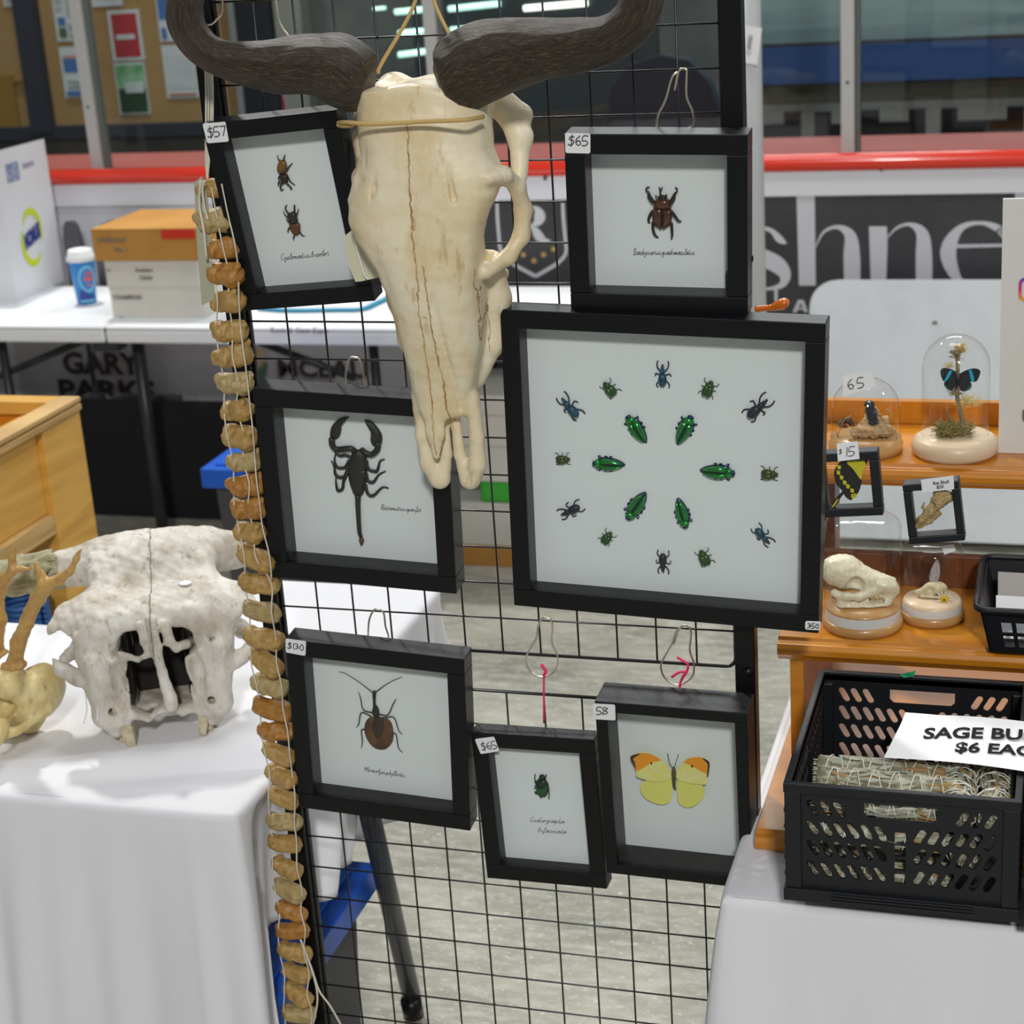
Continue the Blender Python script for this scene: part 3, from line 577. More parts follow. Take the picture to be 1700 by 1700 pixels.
carton('carton', p0.x - .005, p0.y, z1_, p1.x - .01, p0.y + .22, z2_, CARTW, 'white carton in the middle of the three-box stack on the far table', None, [('Southern', .10, .048, .015, PRN), ('Calcite', .11, .026, .015, PRN), ('Lot', .005, .05, .01, PRN)])
xa = at(160, 430, 'y', p0.y).x; xb = at(335, 430, 'y', p0.y).x
bc = carton('carton', xa, p0.y - .01, z2_, xb, p0.y + .30, z3_, KRAFT, 'flat brown cardboard box on top of the stack on the far table', None, [('HCR', .02, .055, .022, PRN), ('COLT', .065, .055, .018, PRN), ('No. 1', .07, .028, .018, PRN)])
b = MB(); hh = z3_ - z2_; b.box(((xb - xa) * .67, -.002, hh * .68), ((xb - xa) * .98, 0, hh * .97)); b.build('red_strip', mat('red_tape', (.6, .03, .01), .5), bc)
# paper cup
cp = ft_at(145, 503); cup = thing('paper_cup', 'blue paper cup with a white lid on the far table', 'cup', cp)
ch = at(140, 432, 'y', cp.y).z - cp.z; BL = mat('cup_blue', (.01, .22, .62), .4)
b = MB(); b.lathe([(0, 0), (.029, 0), (.040, ch)], 36); b.build('cup_body', BL, cup)
b = MB(); b.lathe([(.040, ch), (.044, ch), (.044, ch + .012), (.040, ch + .016), (.037, ch + .032), (.035, ch + .034), (.034, ch + .028), (0, ch + .028)], 36); b.build('lid', WHITE, cup)
def wrap(name, fn, a0, a1, t0, t1, m_, off=.0006, n=14):
    """patch on the cup wall: fn(u,v)->keep"""
    b = MB()
    for i in range(n):
        for j in range(n):
            if fn((i + .5) / n, (j + .5) / n):
                vs = []
                for (di, dj) in ((0, 0), (1, 0), (1, 1), (0, 1)):
                    a = a0 + (a1 - a0) * (i + di) / n; t = t0 + (t1 - t0) * (j + dj) / n; r = .029 + .011 * t + off; vs.append((r * math.cos(a), r * math.sin(a), ch * t))
                b.add(vs, [(0, 1, 2, 3)])
    b.build(name, m_, cup)
ca = math.atan2(CAM.y - cp.y, CAM.x - cp.x)
ringf = lambda u, v: .75 < math.hypot((u - .5) * 2, (v - .5) * 2) < .98
wrap('swirl_print', ringf, ca - .5, ca + 1.1, .28, .92, mat('cup_pale', (.20, .5, .72), .4), n=26)
wrap('red_print', lambda u, v: math.hypot((u - .5) * 2.2, (v - .5) * 2.2) < .9 and int(v * 8) % 3 != 2, ca - .1, ca + .9, .38, .82, mat('cup_red', (.62, .12, .12), .4), .0009, 18)
wrap('dark_print', lambda u, v: v < .5 + .3 * math.sin(6 * u), ca - .6, ca + .9, .12, .42, mat('cup_navy', (.02, .05, .32), .4), .0012, 18)
wrap('band_print', lambda u, v: True, ca - .7, ca + .8, .06, .12, mat('cup_pale', (.2, .5, .72)), .0012)
# white file box with blue lettering and yellow swoosh
a0, a1 = ft_at(30, 502), ft_at(108, 466); d = (a1 - a0).normalized(); ang = math.atan2(d.y, d.x); Lb = (a1 - a0).length
fb = thing('file_box', 'tall white cardboard file box with a yellow swoosh at the far left', 'box', a0, (0, 0, ang)); h1 = at(8, 252, 'y', a0.y).z - FZ; h2 = at(92, 230, 'y', a1.y).z - FZ
b = MB(); wd_ = .16; Q = [(0, 0), (Lb, 0), (Lb, wd_), (0, wd_)]; hs = [h1, h2, h2 - .06, h1 - .06]
b.add([(*q, 0) for q in Q] + [(q[0], q[1], h) for q, h in zip(Q, hs)], [(3, 2, 1, 0), (0, 1, 5, 4), (1, 2, 6, 5), (2, 3, 7, 6), (3, 0, 4, 7)])
o = b.build('box_shell', mat('white_card', (.74, .75, .78), .55), fb); o.modifiers.new('s', 'SOLIDIFY').thickness = .003
YEL = mat('yellow_print', (.62, .72, .01), .5); NAV = mat('navy_print', (.03, .05, .25), .5)
cx, cz = Lb * .46, h1 * .38
for sg, nm in ((1, 'yellow_swoosh'), (-1, 'yellow_swoosh')):
    b = MB(); O = []; I = []
    for k in range(15):
        t = k / 14; a = (R(-20) + R(165) * t) if sg > 0 else (R(150) + R(170) * t); wq = .022 * math.sin(math.pi * t) ** .7; e = (.056, .072)
        O.append((cx + (e[0] + wq) * math.cos(a), -.002, cz + (e[1] + wq) * math.sin(a))); I.append((cx + e[0] * math.cos(a), -.002, cz + e[1] * math.sin(a)))
    b.poly(O + I[::-1], (0, -1, 0)); b.build(nm, YEL, fb)
v, f, wd = text_mb('NOMUS', .062, .004); o = link('lettering', mesh([(a * .105 / wd, bb, cc + a * .105 / wd * .25) for a, bb, cc in v], f), fb, NAV); o.location = (cx - .052, -.003, cz - .03)
b = MB(); b.box((Lb * .16, -.002, h1 * .78), (Lb * .40, -.001, h1 * .90)); b.build('blue_stamp', mat('stamp_blue', (.20, .25, .42), .6, vary=(60, (.5, .52, .6), (1, 1, 1), .5, .6)), fb)
v, f, wd = text_mb('FILM 84', .022, .0003); o = link('lettering', mesh(v, f), fb, mat('stamp_grey', (.3, .3, .42))); o.location = (Lb * .48, -.002, h1 * .84)
b = MB(); b.box((-.002, 0, 0), (.0, .0001, h1)); 
# office chairs behind the far table
CH = mat('grey_chair_shell', (.075, .075, .09), .5)
for i, (xa, xb, yt, lab) in enumerate(((100, 128, 368, 'dark grey chair back beside the white file box'), (150, 260, 366, 'dark grey rounded chair back behind the blue paper cup'))):
    p, q = at(xa, yt, 'y', 3.09), at(xb, yt, 'y', 3.09); wdt = q.x - p.x; t = thing('office_chair', lab, 'chair', (p.x, 3.09, 0)); b = MB()
    O = [(0, .55), (0, p.z - .06), (wdt * .12, p.z - .015), (wdt * .3, p.z), (wdt * .7, p.z), (wdt * .88, p.z - .015), (wdt, p.z - .06), (wdt, .55)]
    b.poly([(x, 0, z) for x, z in O], (0, -1, 0), .02); b.build('backrest', CH, t, bevel=.004)
    b = MB(); b.box((.0, -.02, .33), (wdt, .02, .36)); b.build('seat', CH, t)
    b = MB(); b.tube([(wdt / 2, .01, 0), (wdt / 2, .01, .56)], .009, 8); b.build('support_post', FL, t)
# turquoise tray on the far table
b = MB(); P = [at(x, y, 'z', FZ + .006) for x, y in ((430, 512), (480, 515), (560, 514), (600, 513), (625, 503), (660, 487))]; b.tube(spline(P, 5), .011, 8, flat=.5); p = P[0]
tag(b.build('ribbon_strap', mat('turquoise_strap', (.01, .25, .42), .5), o=p), 'turquoise strap lying on the far table under the two stag beetles', 'strap')
# goods stacked on the floor below the far table
sx0, sx1 = at(742, 700, 'y', 2.62).x, at(905, 700, 'y', 2.62).x; zf = lambda y: max(0, at(800, y, 'y', 2.62).z)
Z = [zf(y) for y in (946, 905, 836, 800, 742, 690, 656)]; Z[0] = 0
GRN = mat('green_bag', (.05, .42, .04), .4)
for i, (za, zb_, m_, lab) in enumerate(((Z[0], Z[1], KRAFT, 'flat brown carton on the floor under the far table'), (Z[1], Z[2], CARTW, 'white carton lying on the brown one under the far table'), (Z[3] + .001, Z[4], CARTW, 'white carton above the green bag under the far table'), (Z[4] + .001, Z[5], CARTW, 'white carton with handwriting, second from the top under the far table'), (Z[5] + .001, Z[6], CARTW, 'topmost white carton under the far table'))):
    carton('carton', sx0 - .02 * (i % 2), 2.62, za, sx1, 2.9, zb_, m_, lab, None, [('Acrylic', .2, .03, .03, PRN)] if i == 3 else [])
b = MB(); b.box((sx0 + .08, 2.625, Z[2] + .001), (sx1 - .02, 2.86, Z[3])); tag(b.build('plastic_bag', GRN, o=(sx0 + .1, 2.63, Z[2]), bevel=.012, seg=3), 'green plastic bag squeezed between white cartons under the far table', 'bag')
b = MB(); b.box((at(778, 600, 'y', 2.8).x, 2.92, 0), (at(803, 600, 'y', 2.92).x, 3.04, at(790, 575, 'y', 2.92).z)); b.f and tag(b.build('monitor_case', BLACK, o=(at(790, 600, 'y', 2.9).x, 2.9, 0), bevel=.01), 'narrow black case standing beside the stacked cartons', 'case')
# white folding table stood on its edge against the board
tp = at(1345, 465, 'y', 3.04); bt = 2.90; h = .79; t = thing('folded_table', 'white folding table top stood on edge behind the glass domes', 'table', (tp.x, bt, .03)); tilt = math.atan2(3.04 - bt, tp.z - .03); Hh = math.hypot(3.04 - bt, tp.z - .03)
b = MB(); O = []
for cx_, cz_, a0_ in ((.075, Hh - .075, 90),):
    O += [(0, 0)] + [(cx_ + .075 * math.cos(R(180 - k * 15)), cz_ + .075 * math.sin(R(180 - k * 15))) for k in range(7)]
O += [(1.83, Hh), (1.83, 0)]
M_ = Matrix.Rotation(-tilt, 4, 'X'); b.poly([M_ @ Vector((x, 0, z)) for x, z in O], M_.to_3x3() @ Vector((0, -1, 0)), .045); b.build('table_top', mat('old_white_plastic', (.66, .70, .73), .5, vary=(9, (.60, .64, .67), (1, 1, 1), .45, .7)), t, bevel=.008, seg=3)
for x, z in ((.35, .62), (.95, .58), (.52, .3)):
    b = MB(); b.ell(M_ @ Vector((x, -.001, z)), (.008, .003, .006), nu=8, nv=6); b.build('scuff_mark', mat('scuff', (.2, .19, .16), .7), t)
for x in (.25, 1.5): b = MB(); b.tube([M_ @ Vector((x, .055, .05)), M_ @ Vector((x, .055, Hh - .08))], .011, 8); b.build('folded_leg', GREYLEG, t)
# pine box behind the left table
bz = .9; pc = at(120, 657, 'z', bz); x1 = pc.x; y1 = pc.y; y0 = y1 - .78; x0_ = x1 - 1.1
wb = thing('wooden_box', 'open pine box with corner posts behind the antlers on the left', 'box', (x1, y1, 0)); O = wb.location
def wbx(name, a, d, m_, bv=.002): b = MB(); b.box(a, d); b.build(name, m_, wb, o=O, bevel=bv)
rimz = bz - .055
b = MB(); b.box((x1 - .03, y0, bz - .012), (x1 + .02, y1, bz)); b.box((x1 - .03, y0, bz - .03), (x1 + .02, y1, bz - .015)); b.build('side_rim', PLYE, wb, o=O, bevel=.003)
wbx('back_rim', (x0_, y1 - .05, bz - .03), (x1 - .031, y1, bz - .001), PINE)
pw = abs(at(62, 720, 'x', x1).y - y1)
for (xx, yy) in ((x1, y1), (x1, y0 + pw), (x0_ + .1, y1), (x0_ + .1, y0 + pw)): wbx('corner_post', (xx - .1, yy - pw, 0), (xx + .012, yy, bz - .031), PINE)
zb1, zb2 = at(20, 893, 'x', x1).z, at(20, 920, 'x', x1).z
wbx('side_panel', (x1 - .03, y0, zb1), (x1 - .005, y1 - pw, bz - .031), PINE)
wbx('bottom_rail', (x1 - .045, y0, zb1 - .045), (x1 + .01, y1 - pw - .001, zb1 - .001), PLYE)
wbx('back_panel', (x0_, y1 - .03, .5), (x1 - .1, y1 - .005, bz - .031), CHERRY); wbx('inner_shelf', (x0_, y0 + .02, zb1 - .04), (x1 - .05, y1 - .04, zb1 - .015), PINE)
wbx('front_panel', (x0_, y0, .5), (x1 - .1, y0 + .02, bz - .031), PINE)
b = MB(); bq = at(38, 1012, 'y', y1 - .25)
for k in range(6): b.tube([(bq.x + .05 * math.cos(a * .5), bq.y + .05 * math.sin(a * .5), .0 + bq.z - .04 + k * .012 + .003 * math.sin(a)) for a in range(13)], .007, 6)
b.lathe([(0, bq.z - .5), (.05, bq.z - .5), (.052, bq.z - .035), (0, bq.z - .035)], 20, (bq.x, bq.y, 0)); 
tag(b.build('rope_spool', mat('blue_rope', (.02, .09, .28), .5), o=(bq.x, bq.y, max(0, bq.z - .5))), 'blue coil seen low inside the pine box on the left', 'spool')
# ================================================================ WIRE DISPLAY, SHADOW BOXES, SPECIMENS
C1 = .0508; CH_ = C1 * .955; Z0 = 1.767; OFF = .922 * .955
st = thing('display_stand', 'tall black metal stand holding the wire grid panels between the two tables', 'display stand', (.3, 0, 0))
xl = at(347, 162, 'y', -.012).x; xr_ = at(1212, 50, 'y', -.012).x
for x in (xl, xr_):
    b = MB(); b.box((x - .0125, -.0125, .02), (x + .0125, .0125, 2.15)); b.build('post', STEEL, st, o=st.location, bevel=.0015)
    b = MB(); b.box((x - .0125, -.07, 0), (x + .0125, .25, .02)); b.build('foot', STEEL, st, o=st.location, bevel=.0015)
b = MB(); b.box((xl, -.0125, 2.13), (xr_, .0125, 2.155)); b.build('top_bar', STEEL, st, o=st.location)
for (px_, py_) in ((1241, 1117), (1253, 430)): 
    q = at(px_, py_, 'y', -.014); b = MB(); b.ell((min(q.x, xr_ + .014), -.012, q.z), (.007, .006, .007), nu=12, nv=8); b.build('bolt', STEEL, st, o=st.location)
def panel(label, r0, r1, off, ztop, rails):
    t = thing('grid_panel', label, 'wire panel', (0, 0, Z0 - r1 * CH_ - off)); zt, zb = Z0 - r0 * CH_ - off, Z0 - r1 * CH_ - off
    x0, x1 = xl + .0135, xr_ - .0135; b = MB()
    for c in range(1, 12): b.tube([(c * C1, .0015, zb), (c * C1, .0015, zt)], .0013, 6)
    for r in range(r0 + 1, r1): z = Z0 - r * CH_ - off; b.tube([(x0, -.0012, z), (x1, -.0012, z)], .0013, 6)
    b.build('wire_mesh', WIRE, t, o=t.location); b = MB(); rr = .012
    P = []
    for cx, cz, a in ((x1 - rr, zt - rr, 90), (x1 - rr, zb + rr, 0), (x0 + rr, zb + rr, -90), (x0 + rr, zt - rr, -180)):
        P += [(cx + rr * math.cos(R(a - k * 22.5)), 0, cz + rr * math.sin(R(a - k * 22.5))) for k in range(5)]
    P.append(P[0]); b.tube(P, .0024, 8); b.build('border_rod', WIRE, t, o=t.location); return t
panel('upper black wire grid panel of the stand, carrying the large frame', -6, 17, 0, 0, 0)
panel('lower black wire grid panel of the stand, carrying the butterfly frame', 0, 18, OFF, 0, 0)

# ---- shadow boxes
FR = {}
def frame(key, label, cx, cz, w, h, rot, bw, dep, fy=-.053, m_=BLACK):
    k = (CAM.y - fy) / (CAM.y + .045); cx = CAM.x + (cx - CAM.x) * k; cz = CAM.z + (cz - CAM.z) * k; w *= k; h *= k
    t = thing('shadow_box', label, 'picture frame', (cx, fy, cz), tuple(R(a) for a in rot)); Mw = Matrix.LocRotScale(t.location, t.rotation_euler, None)
    b = MB()
    for a, d in (((-w / 2, 0, h / 2 - bw), (w / 2, dep, h / 2)), ((-w / 2, 0, -h / 2), (w / 2, dep, -h / 2 + bw)), ((-w / 2, 0, -h / 2 + bw), (-w / 2 + bw, dep, h / 2 - bw)), ((w / 2 - bw, 0, -h / 2 + bw), (w / 2, dep, h / 2 - bw))): b.box(a, d)
    b.build('frame_border', m_, t, bevel=.0012)
    b = MB(); b.box((-w / 2 + bw, dep - .004, -h / 2 + bw), (w / 2 - bw, dep - .001, h / 2 - bw)); b.build('backing_board', BACKING, t)
    b = MB(); b.box((-w / 2 + bw - .001, .004, -h / 2 + bw - .001), (w / 2 - bw + .001, .0055, h / 2 - bw + .001)); b.build('glass_pane', PANE, t)
    FR[key] = (t, Mw, w, h, dep - .004); return t
def fl(key, x, y, d=None):
    """pixel -> local point of the frame on its backing (or at local depth d)"""
    t, M_, w, h, dep = FR[key]; d = dep if d is None else d; n = M_.to_3x3() @ Vector((0, 1, 0)); p0 = M_ @ Vector((0, d, 0)); r = ray(x, y)
    return M_.inverted() @ (CAM + r * ((p0 - CAM).dot(n) / r.dot(n)))
frame('stag', 'black shadow box with two stag beetles, tilted at the upper left behind the horned skull', .0901, 1.5219, .1716, .2348, (7.0, -4.0, 1.4), .0205, .032)
frame('rhino', 'square black shadow box with the brown horned beetle, hung above the largest box', .5384, 1.5025, .2065, .2085, (4.4, 1.8, 1.6), .023, .038)
frame('big', 'largest black shadow box, with the ring of green and blue beetles', .5321, 1.2087, .3806, .3852, (2.85, 2.1, -.44), .0225, .034)
frame('scorp', 'square black shadow box with the dark scorpion, below the skull snout', .1402, 1.1706, .2521, .2609, (4.15, 2.8, 1.0), .0235, .038)
frame('violin', 'square black shadow box with the flat brown violin beetle and long feelers', .1389, .831, .2439, .2594, (3.9, 3.6, 1.3), .0235, .035)
frame('small', 'small black shadow box with the single small green beetle, bottom centre', .3535, .7406, .166, .2179, (.84, -1.56, -1.7), .0215, .026, -.038, BLACKWOOD)
frame('bfly', 'deep black shadow box with the yellow and orange butterfly, bottom right', .5335, .7786, .1917, .2586, (4.6, .35, -.85), .015, .050, -.062, BLACKWOOD)
def sticker(key, quad, txt, h, dx, dz, parent_name='price_sticker', r=.00055):
    t, M_, w, hh, dep = FR[key]; P = [fl(key, *q, -.0008) for q in quad]; c = sum(P, Vector()) / 4; b = MB(); O = []
    for i in range(4):   # rounded corners
        a, o, d = P[i - 1], P[i], P[(i + 1) % 4]; u, v = (a - o).normalized() * .002, (d - o).normalized() * .002; O += [o + u, o + u * .3 + v * .3, o + v]
    b.poly(O, (0, -1, 0), .0006); s = b.build(parent_name, STICK, t)
    tl, tr, bl = P[0], P[1], P[3]; ex = (tr - tl).normalized(); ez = (tl - bl).normalized(); ey = ez.cross(ex)
    Mx = Matrix((ex, ey, ez)).transposed().to_4x4(); Mx.translation = bl + ex * dx + ez * dz + Vector((0, -.0006, 0)); b = MB(); pen(b, txt, Mx, h, r); b.build('handwritten_price', INK, s)
sticker('stag', [(336, 206), (374, 202), (380, 235), (344, 238)], '$57', .0115, .003, .007)
sticker('rhino', [(938, 221), (980, 222), (980, 255), (938.5, 254)], '$65', .0108, .003, .0090)
sticker('big', [(1337, 1031), (1363, 1032), (1361, 1046.5), (1336.5, 1045)], '350', .0062, .0025, .0022, r=.0005)
sticker('violin', [(474, 1060), (508, 1065), (507, 1089), (474.5, 1083)], '$130', .0086, .0022, .0070)
sticker('small', [(788, 1227), (820, 1223), (829, 1247), (798, 1252)], '$65', .0105, .004, .0055)
sticker('bfly', [(984, 1168), (1021, 1170), (1022, 1196), (985, 1194)], '58', .0105, .004, .0075)
CAP = mat('caption_ink', (.05, .045, .045), .7)
def caption(key, x, y, x2, y2, txt, h):
    p, q = fl(key, x, y), fl(key, x2, y2); d = (q - p); d.y = 0; L = d.length; ex = d.normalized(); ey = Vector((0, 1, 0)); ez = ex.cross(ey)
    Mx = Matrix((ex, ey, ez)).transposed().to_4x4(); Mx.translation = p - Vector((0, .0005, 0)); b = MB(); script(b, txt, Mx, h, L); b.build('caption', CAP, FR[key][0])
caption('stag', 466, 432, 546, 424, 'Cyclomatus bicolor', .0035)
caption('rhino', 1051, 423, 1153, 423, 'Brachysicorus quadrimaculatus', .0035)
caption('scorp', 632, 846, 699, 850, 'Heteromitrus spinifer', .0035)
caption('violin', 605, 1280, 672, 1290, 'Mormolyce phyllodes', .0035)
caption('small', 879, 1364, 937, 1367, 'Eudiographa', .0035); caption('small', 892, 1381, 940, 1384, 'bifasciata', .0035)

# ---- wire hooks and pink strings
def hook(pts, label, z_, y=-.006, r=.0013):
    P = [at(x, yy, 'y', y - .004 * math.sin(i * .7)) for i, (x, yy) in enumerate(pts)]; b = MB(); b.tube(spline(P, 5), r, 7); c = P[0]
    tag(b.build('wire_hook', CHROME, o=c), label, 'hook', 'pear-shaped wire hooks')
hook([(1120, 150), (1127, 118), (1139, 115), (1140, 125), (1140, 160), (1150, 185), (1151, 204), (1140, 214), (1095, 216), (1090, 205), (1093, 190), (1105, 165), (1115, 130), (1125, 119)], 'silver pear-shaped hook holding the horned beetle box', 0)
hook([(573, 640), (574, 618), (579, 597), (587, 593), (597, 597), (603, 620), (607, 638), (612, 644), (596, 652), (578, 650), (572, 641)], 'silver pear-shaped hook holding the scorpion box', 0)
hook([(611, 1055), (613, 1030), (620, 1014), (628, 1011), (637, 1018), (640, 1040), (645, 1058), (640, 1075), (622, 1078), (612, 1062)], 'silver pear-shaped hook holding the violin beetle box', 0)
hook([(891, 1052), (896, 1032), (904, 1026), (914, 1029), (917, 1042), (916, 1068), (926, 1090), (921, 1114), (902, 1124), (880, 1114), (873, 1094), (881, 1075), (891, 1058), (893, 1040), (898, 1030)], 'silver pear-shaped hook with pink string above the small green beetle box', 0)
hook([(1119, 1068), (1125, 1048), (1134, 1039), (1144, 1041), (1147, 1052), (1145, 1080), (1152, 1102), (1148, 1125), (1127, 1137), (1105, 1127), (1097, 1106), (1105, 1087), (1116, 1068), (1122, 1050), (1128, 1043)], 'silver pear-shaped hook with frayed pink string above the butterfly box', 0)
hook([(362, -25), (369, 0), (368, 22), (360, 32), (352, 40), (345, 41)], 'silver hook at the top left post, beside the left horn', 0, -.016)
hook([(455, -30), (459, 5), (463, 32), (470, 48), (479, 60), (488, 75)], 'silver hook behind the left horn holding the stag beetle box', 0)
def pink(key, pts, r=.0013, y=-.012):
    P = [at(x, yy, 'y', y) for x, yy in pts]; t, M_ = FR[key][:2]; b = MB(); b.tube([M_.inverted() @ Vector(p) for p in spline(P, 4)], r, 7); return b.build('hanging_string', PINK, t)
pink('stag', [(464, 140), (466, 150), (471, 172), (473, 190)]); pink('small', [(903, 1118), (903, 1150), (903, 1200)])
s_ = pink('bfly', [(1131, 1129), (1129, 1137), (1128, 1148)], .0017)
pink('small', [(903, 1122), (906, 1115), (902, 1108), (899, 1103)], .0022); pink('bfly', [(1131, 1129), (1140, 1115), (1142, 1103), (1132, 1096), (1124, 1091)], .0017); pink('bfly', [(1133, 1124), (1138, 1116), (1128, 1116), (1115, 1124)], .0017)

# ---- pinned insects
def place(key, name, label, cat, c, group=None):
    """empty on the backing at pixel c, oriented like the frame"""
    t, M_, w, h, dep = FR[key]; p = fl(key, *c); r = thing(name, label, cat, group=group); r.matrix_world = M_ @ Matrix.Translation(p); return r, p
def seg(root, key, p0, name, m_, cen, a, b_, dep, ang=0, th=None):
    """half-ellipsoid body segment: cen px, semi-axes in metres (across, along, height)"""
    p = fl(key, *cen) - p0; mb = MB(); M3 = Matrix.Rotation(ang, 3, 'Y'); mb.ell((p.x, -dep, p.z), (a, th or a * .6, b_), M3, 20, 14); return mb.build(name, m_, root)
def limb(root, key, p0, name, m_, pts, r, d=.003, n=3):
    P = [(fl(key, *q) - p0) + Vector((0, -d if i not in (len(pts) - 1,) else -.001, 0)) for i, q in enumerate(pts)]; rs = r if isinstance(r, list) else [r] * len(P)
    Q = spline([(*p, q) for p, q in zip(P, rs)], n); mb = MB(); mb.tube([q[:3] for q in Q], [max(q[3], .0001) for q in Q], 6); return mb.build(name, m_, root)
def shell(root, key, p0, name, m_, out, top, d0=.001, mi=0, cen=None):
    """domed plate from a pixel outline: rises towards its centre"""
    P = [fl(key, *q) - p0 for q in spline(out, 4)][:-1]; c = sum(P, Vector()) / len(P); mb = MB(); n = len(P); vs = []
    for k, (s_, h_) in enumerate(((1, 0), (.93, .45), (.78, .75), (.5, .95), (.2, 1))):
        vs += [Vector((c.x + (p.x - c.x) * s_, -d0 - top * h_, c.z + (p.z - c.z) * s_)) for p in P]
    fs = [(k * n + i, k * n + (i + 1) % n, (k + 1) * n + (i + 1) % n, (k + 1) * n + i) for k in range(4) for i in range(n)] + [tuple(range(4 * n, 5 * n)), tuple(range(n - 1, -1, -1))]
    mb.add(vs, fs, 0, None, True); return mb.build(name, m_, root)
SC = mat('scorpion_black', (.014, .014, .013), .35, bump=(900, .3)); SCB = mat('scorpion_sting_brown', (.10, .045, .015), .4)
r, p0 = place('scorp', 'scorpion', 'large dark scorpion with open claws pinned on white board', 'scorpion', (597, 780))
Lq = lambda x, y: (420 + x / 4.475, 620 + y / 4.475)
shell(r, 'scorp', p0, 'carapace', SC, [Lq(*q) for q in ((735, 590), (780, 560), (830, 585), (850, 640), (850, 700), (835, 740), (720, 740), (710, 700), (718, 640), (735, 590))], .006)
shell(r, 'scorp', p0, 'abdomen', SC, [Lq(*q) for q in ((710, 700), (780, 690), (848, 705), (848, 780), (835, 850), (815, 905), (762, 905), (735, 850), (715, 780), (710, 700))], .007)
P = [Lq(*q) for q in ((788, 895), (787, 960), (790, 1030), (794, 1100), (799, 1170), (805, 1215))]
limb(r, 'scorp', p0, 'tail', SC, P, [.0042, .0036, .0033, .0031, .0029, .0026], .004)
shell(r, 'scorp', p0, 'sting', SCB, [Lq(*q) for q in ((805, 1205), (828, 1230), (822, 1260), (808, 1280), (795, 1255), (790, 1225), (805, 1205))], .003)
shell(r, 'scorp', p0, 'claw', SC, [Lq(*q) for q in ((720, 318), (690, 345), (665, 375), (658, 430), (640, 475), (600, 488), (574, 470), (582, 400), (620, 350), (670, 322), (720, 318))], .005)
shell(r, 'scorp', p0, 'claw', SC, [Lq(*q) for q in ((832, 338), (880, 352), (930, 400), (962, 460), (955, 530), (905, 540), (878, 500), (880, 440), (865, 380), (832, 338))], .005)
limb(r, 'scorp', p0, 'claw_arm', SC, [Lq(*q) for q in ((595, 470), (600, 520), (625, 550), (680, 548), (735, 545), (760, 575))], [.0042, .0042, .0036, .0036, .0036, .004], .005)
limb(r, 'scorp', p0, 'claw_arm', SC, [Lq(*q) for q in ((935, 500), (935, 550), (890, 590), (840, 575), (810, 565))], [.0042, .0042, .0038, .0038, .004], .005)
for Lg in (((725, 610), (690, 600), (655, 605), (620, 585), (612, 560)), ((722, 640), (690, 690), (650, 695), (625, 680), (612, 640), (615, 590)), ((716, 680), (690, 750), (655, 765), (620, 745), (610, 690), (585, 645)), ((712, 720), (680, 790), (670, 850), (635, 862), (622, 800), (618, 770)),
           ((848, 640), (862, 700), (900, 718), (930, 712), (950, 645), (980, 634)), ((848, 740), (860, 790), (900, 800), (940, 745), (988, 724)), ((842, 820), (858, 885), (900, 900), (965, 840), (1010, 850))):
    limb(r, 'scorp', p0, 'leg', SC, [Lq(*q) for q in Lg], [.0024] + [.0021] * (len(Lg) - 3) + [.0014, .0009], .003, 4)
# violin beetle
VB = mat('violin_beetle_brown', (.075, .030, .012), .45, vary=(45, (.15, .062, .018), (1, 1, 1), .45, .6)); VD = mat('violin_beetle_dark', (.018, .013, .010), .4); VM = mat('violin_beetle_centre', (.035, .018, .01), .4)
Lq = lambda x, y: (460 + x / 4.724, 1020 + y / 4.724)
r, p0 = place('violin', 'violin_beetle', 'flat brown leaf-shaped beetle with long feelers pinned on white board', 'beetle', Lq(800, 900))
shell(r, 'violin', p0, 'wing_case', VB, [Lq(*q) for q in ((760, 800), (720, 810), (690, 860), (690, 930), (720, 1000), (765, 1045), (810, 1058), (860, 1050), (905, 1000), (915, 930), (900, 850), (860, 810), (800, 800), (760, 800))], .0022)
shell(r, 'violin', p0, 'body', VM, [Lq(*q) for q in ((770, 800), (750, 860), (760, 930), (800, 980), (835, 940), (850, 860), (830, 805), (770, 800))], .0022, .0020)
shell(r, 'violin', p0, 'thorax', VD, [Lq(*q) for q in ((770, 700), (752, 730), (748, 770), (765, 805), (800, 805), (805, 760), (792, 720), (770, 700))], .003)
limb(r, 'violin', p0, 'head', VD, [Lq(*q) for q in ((770, 715), (768, 670), (768, 610), (764, 600))], [.0022, .0020, .0028, .0020])
for Lg in (((750, 765), (680, 742), (658, 650), (640, 605)), ((745, 795), (665, 765), (645, 850), (622, 885)), ((690, 895), (665, 905), (672, 990), (662, 1048)), ((805, 778), (872, 782), (915, 695), (938, 660)), ((830, 808), (918, 802), (955, 900), (984, 940)), ((912, 925), (938, 940), (955, 1040), (988, 1082))):
    limb(r, 'violin', p0, 'leg', VD, [Lq(*q) for q in Lg], [.0011, .0009, .0008, .0004], .002, 4)
limb(r, 'violin', p0, 'antenna', VD, [Lq(*q) for q in ((752, 606), (640, 520), (540, 458), (490, 448))], [.0008, .0006, .0005, .0004], .002, 6); limb(r, 'violin', p0, 'antenna', VD, [Lq(*q) for q in ((775, 606), (850, 550), (910, 515), (985, 487))], [.0008, .0006, .0005, .0004], .002, 6)
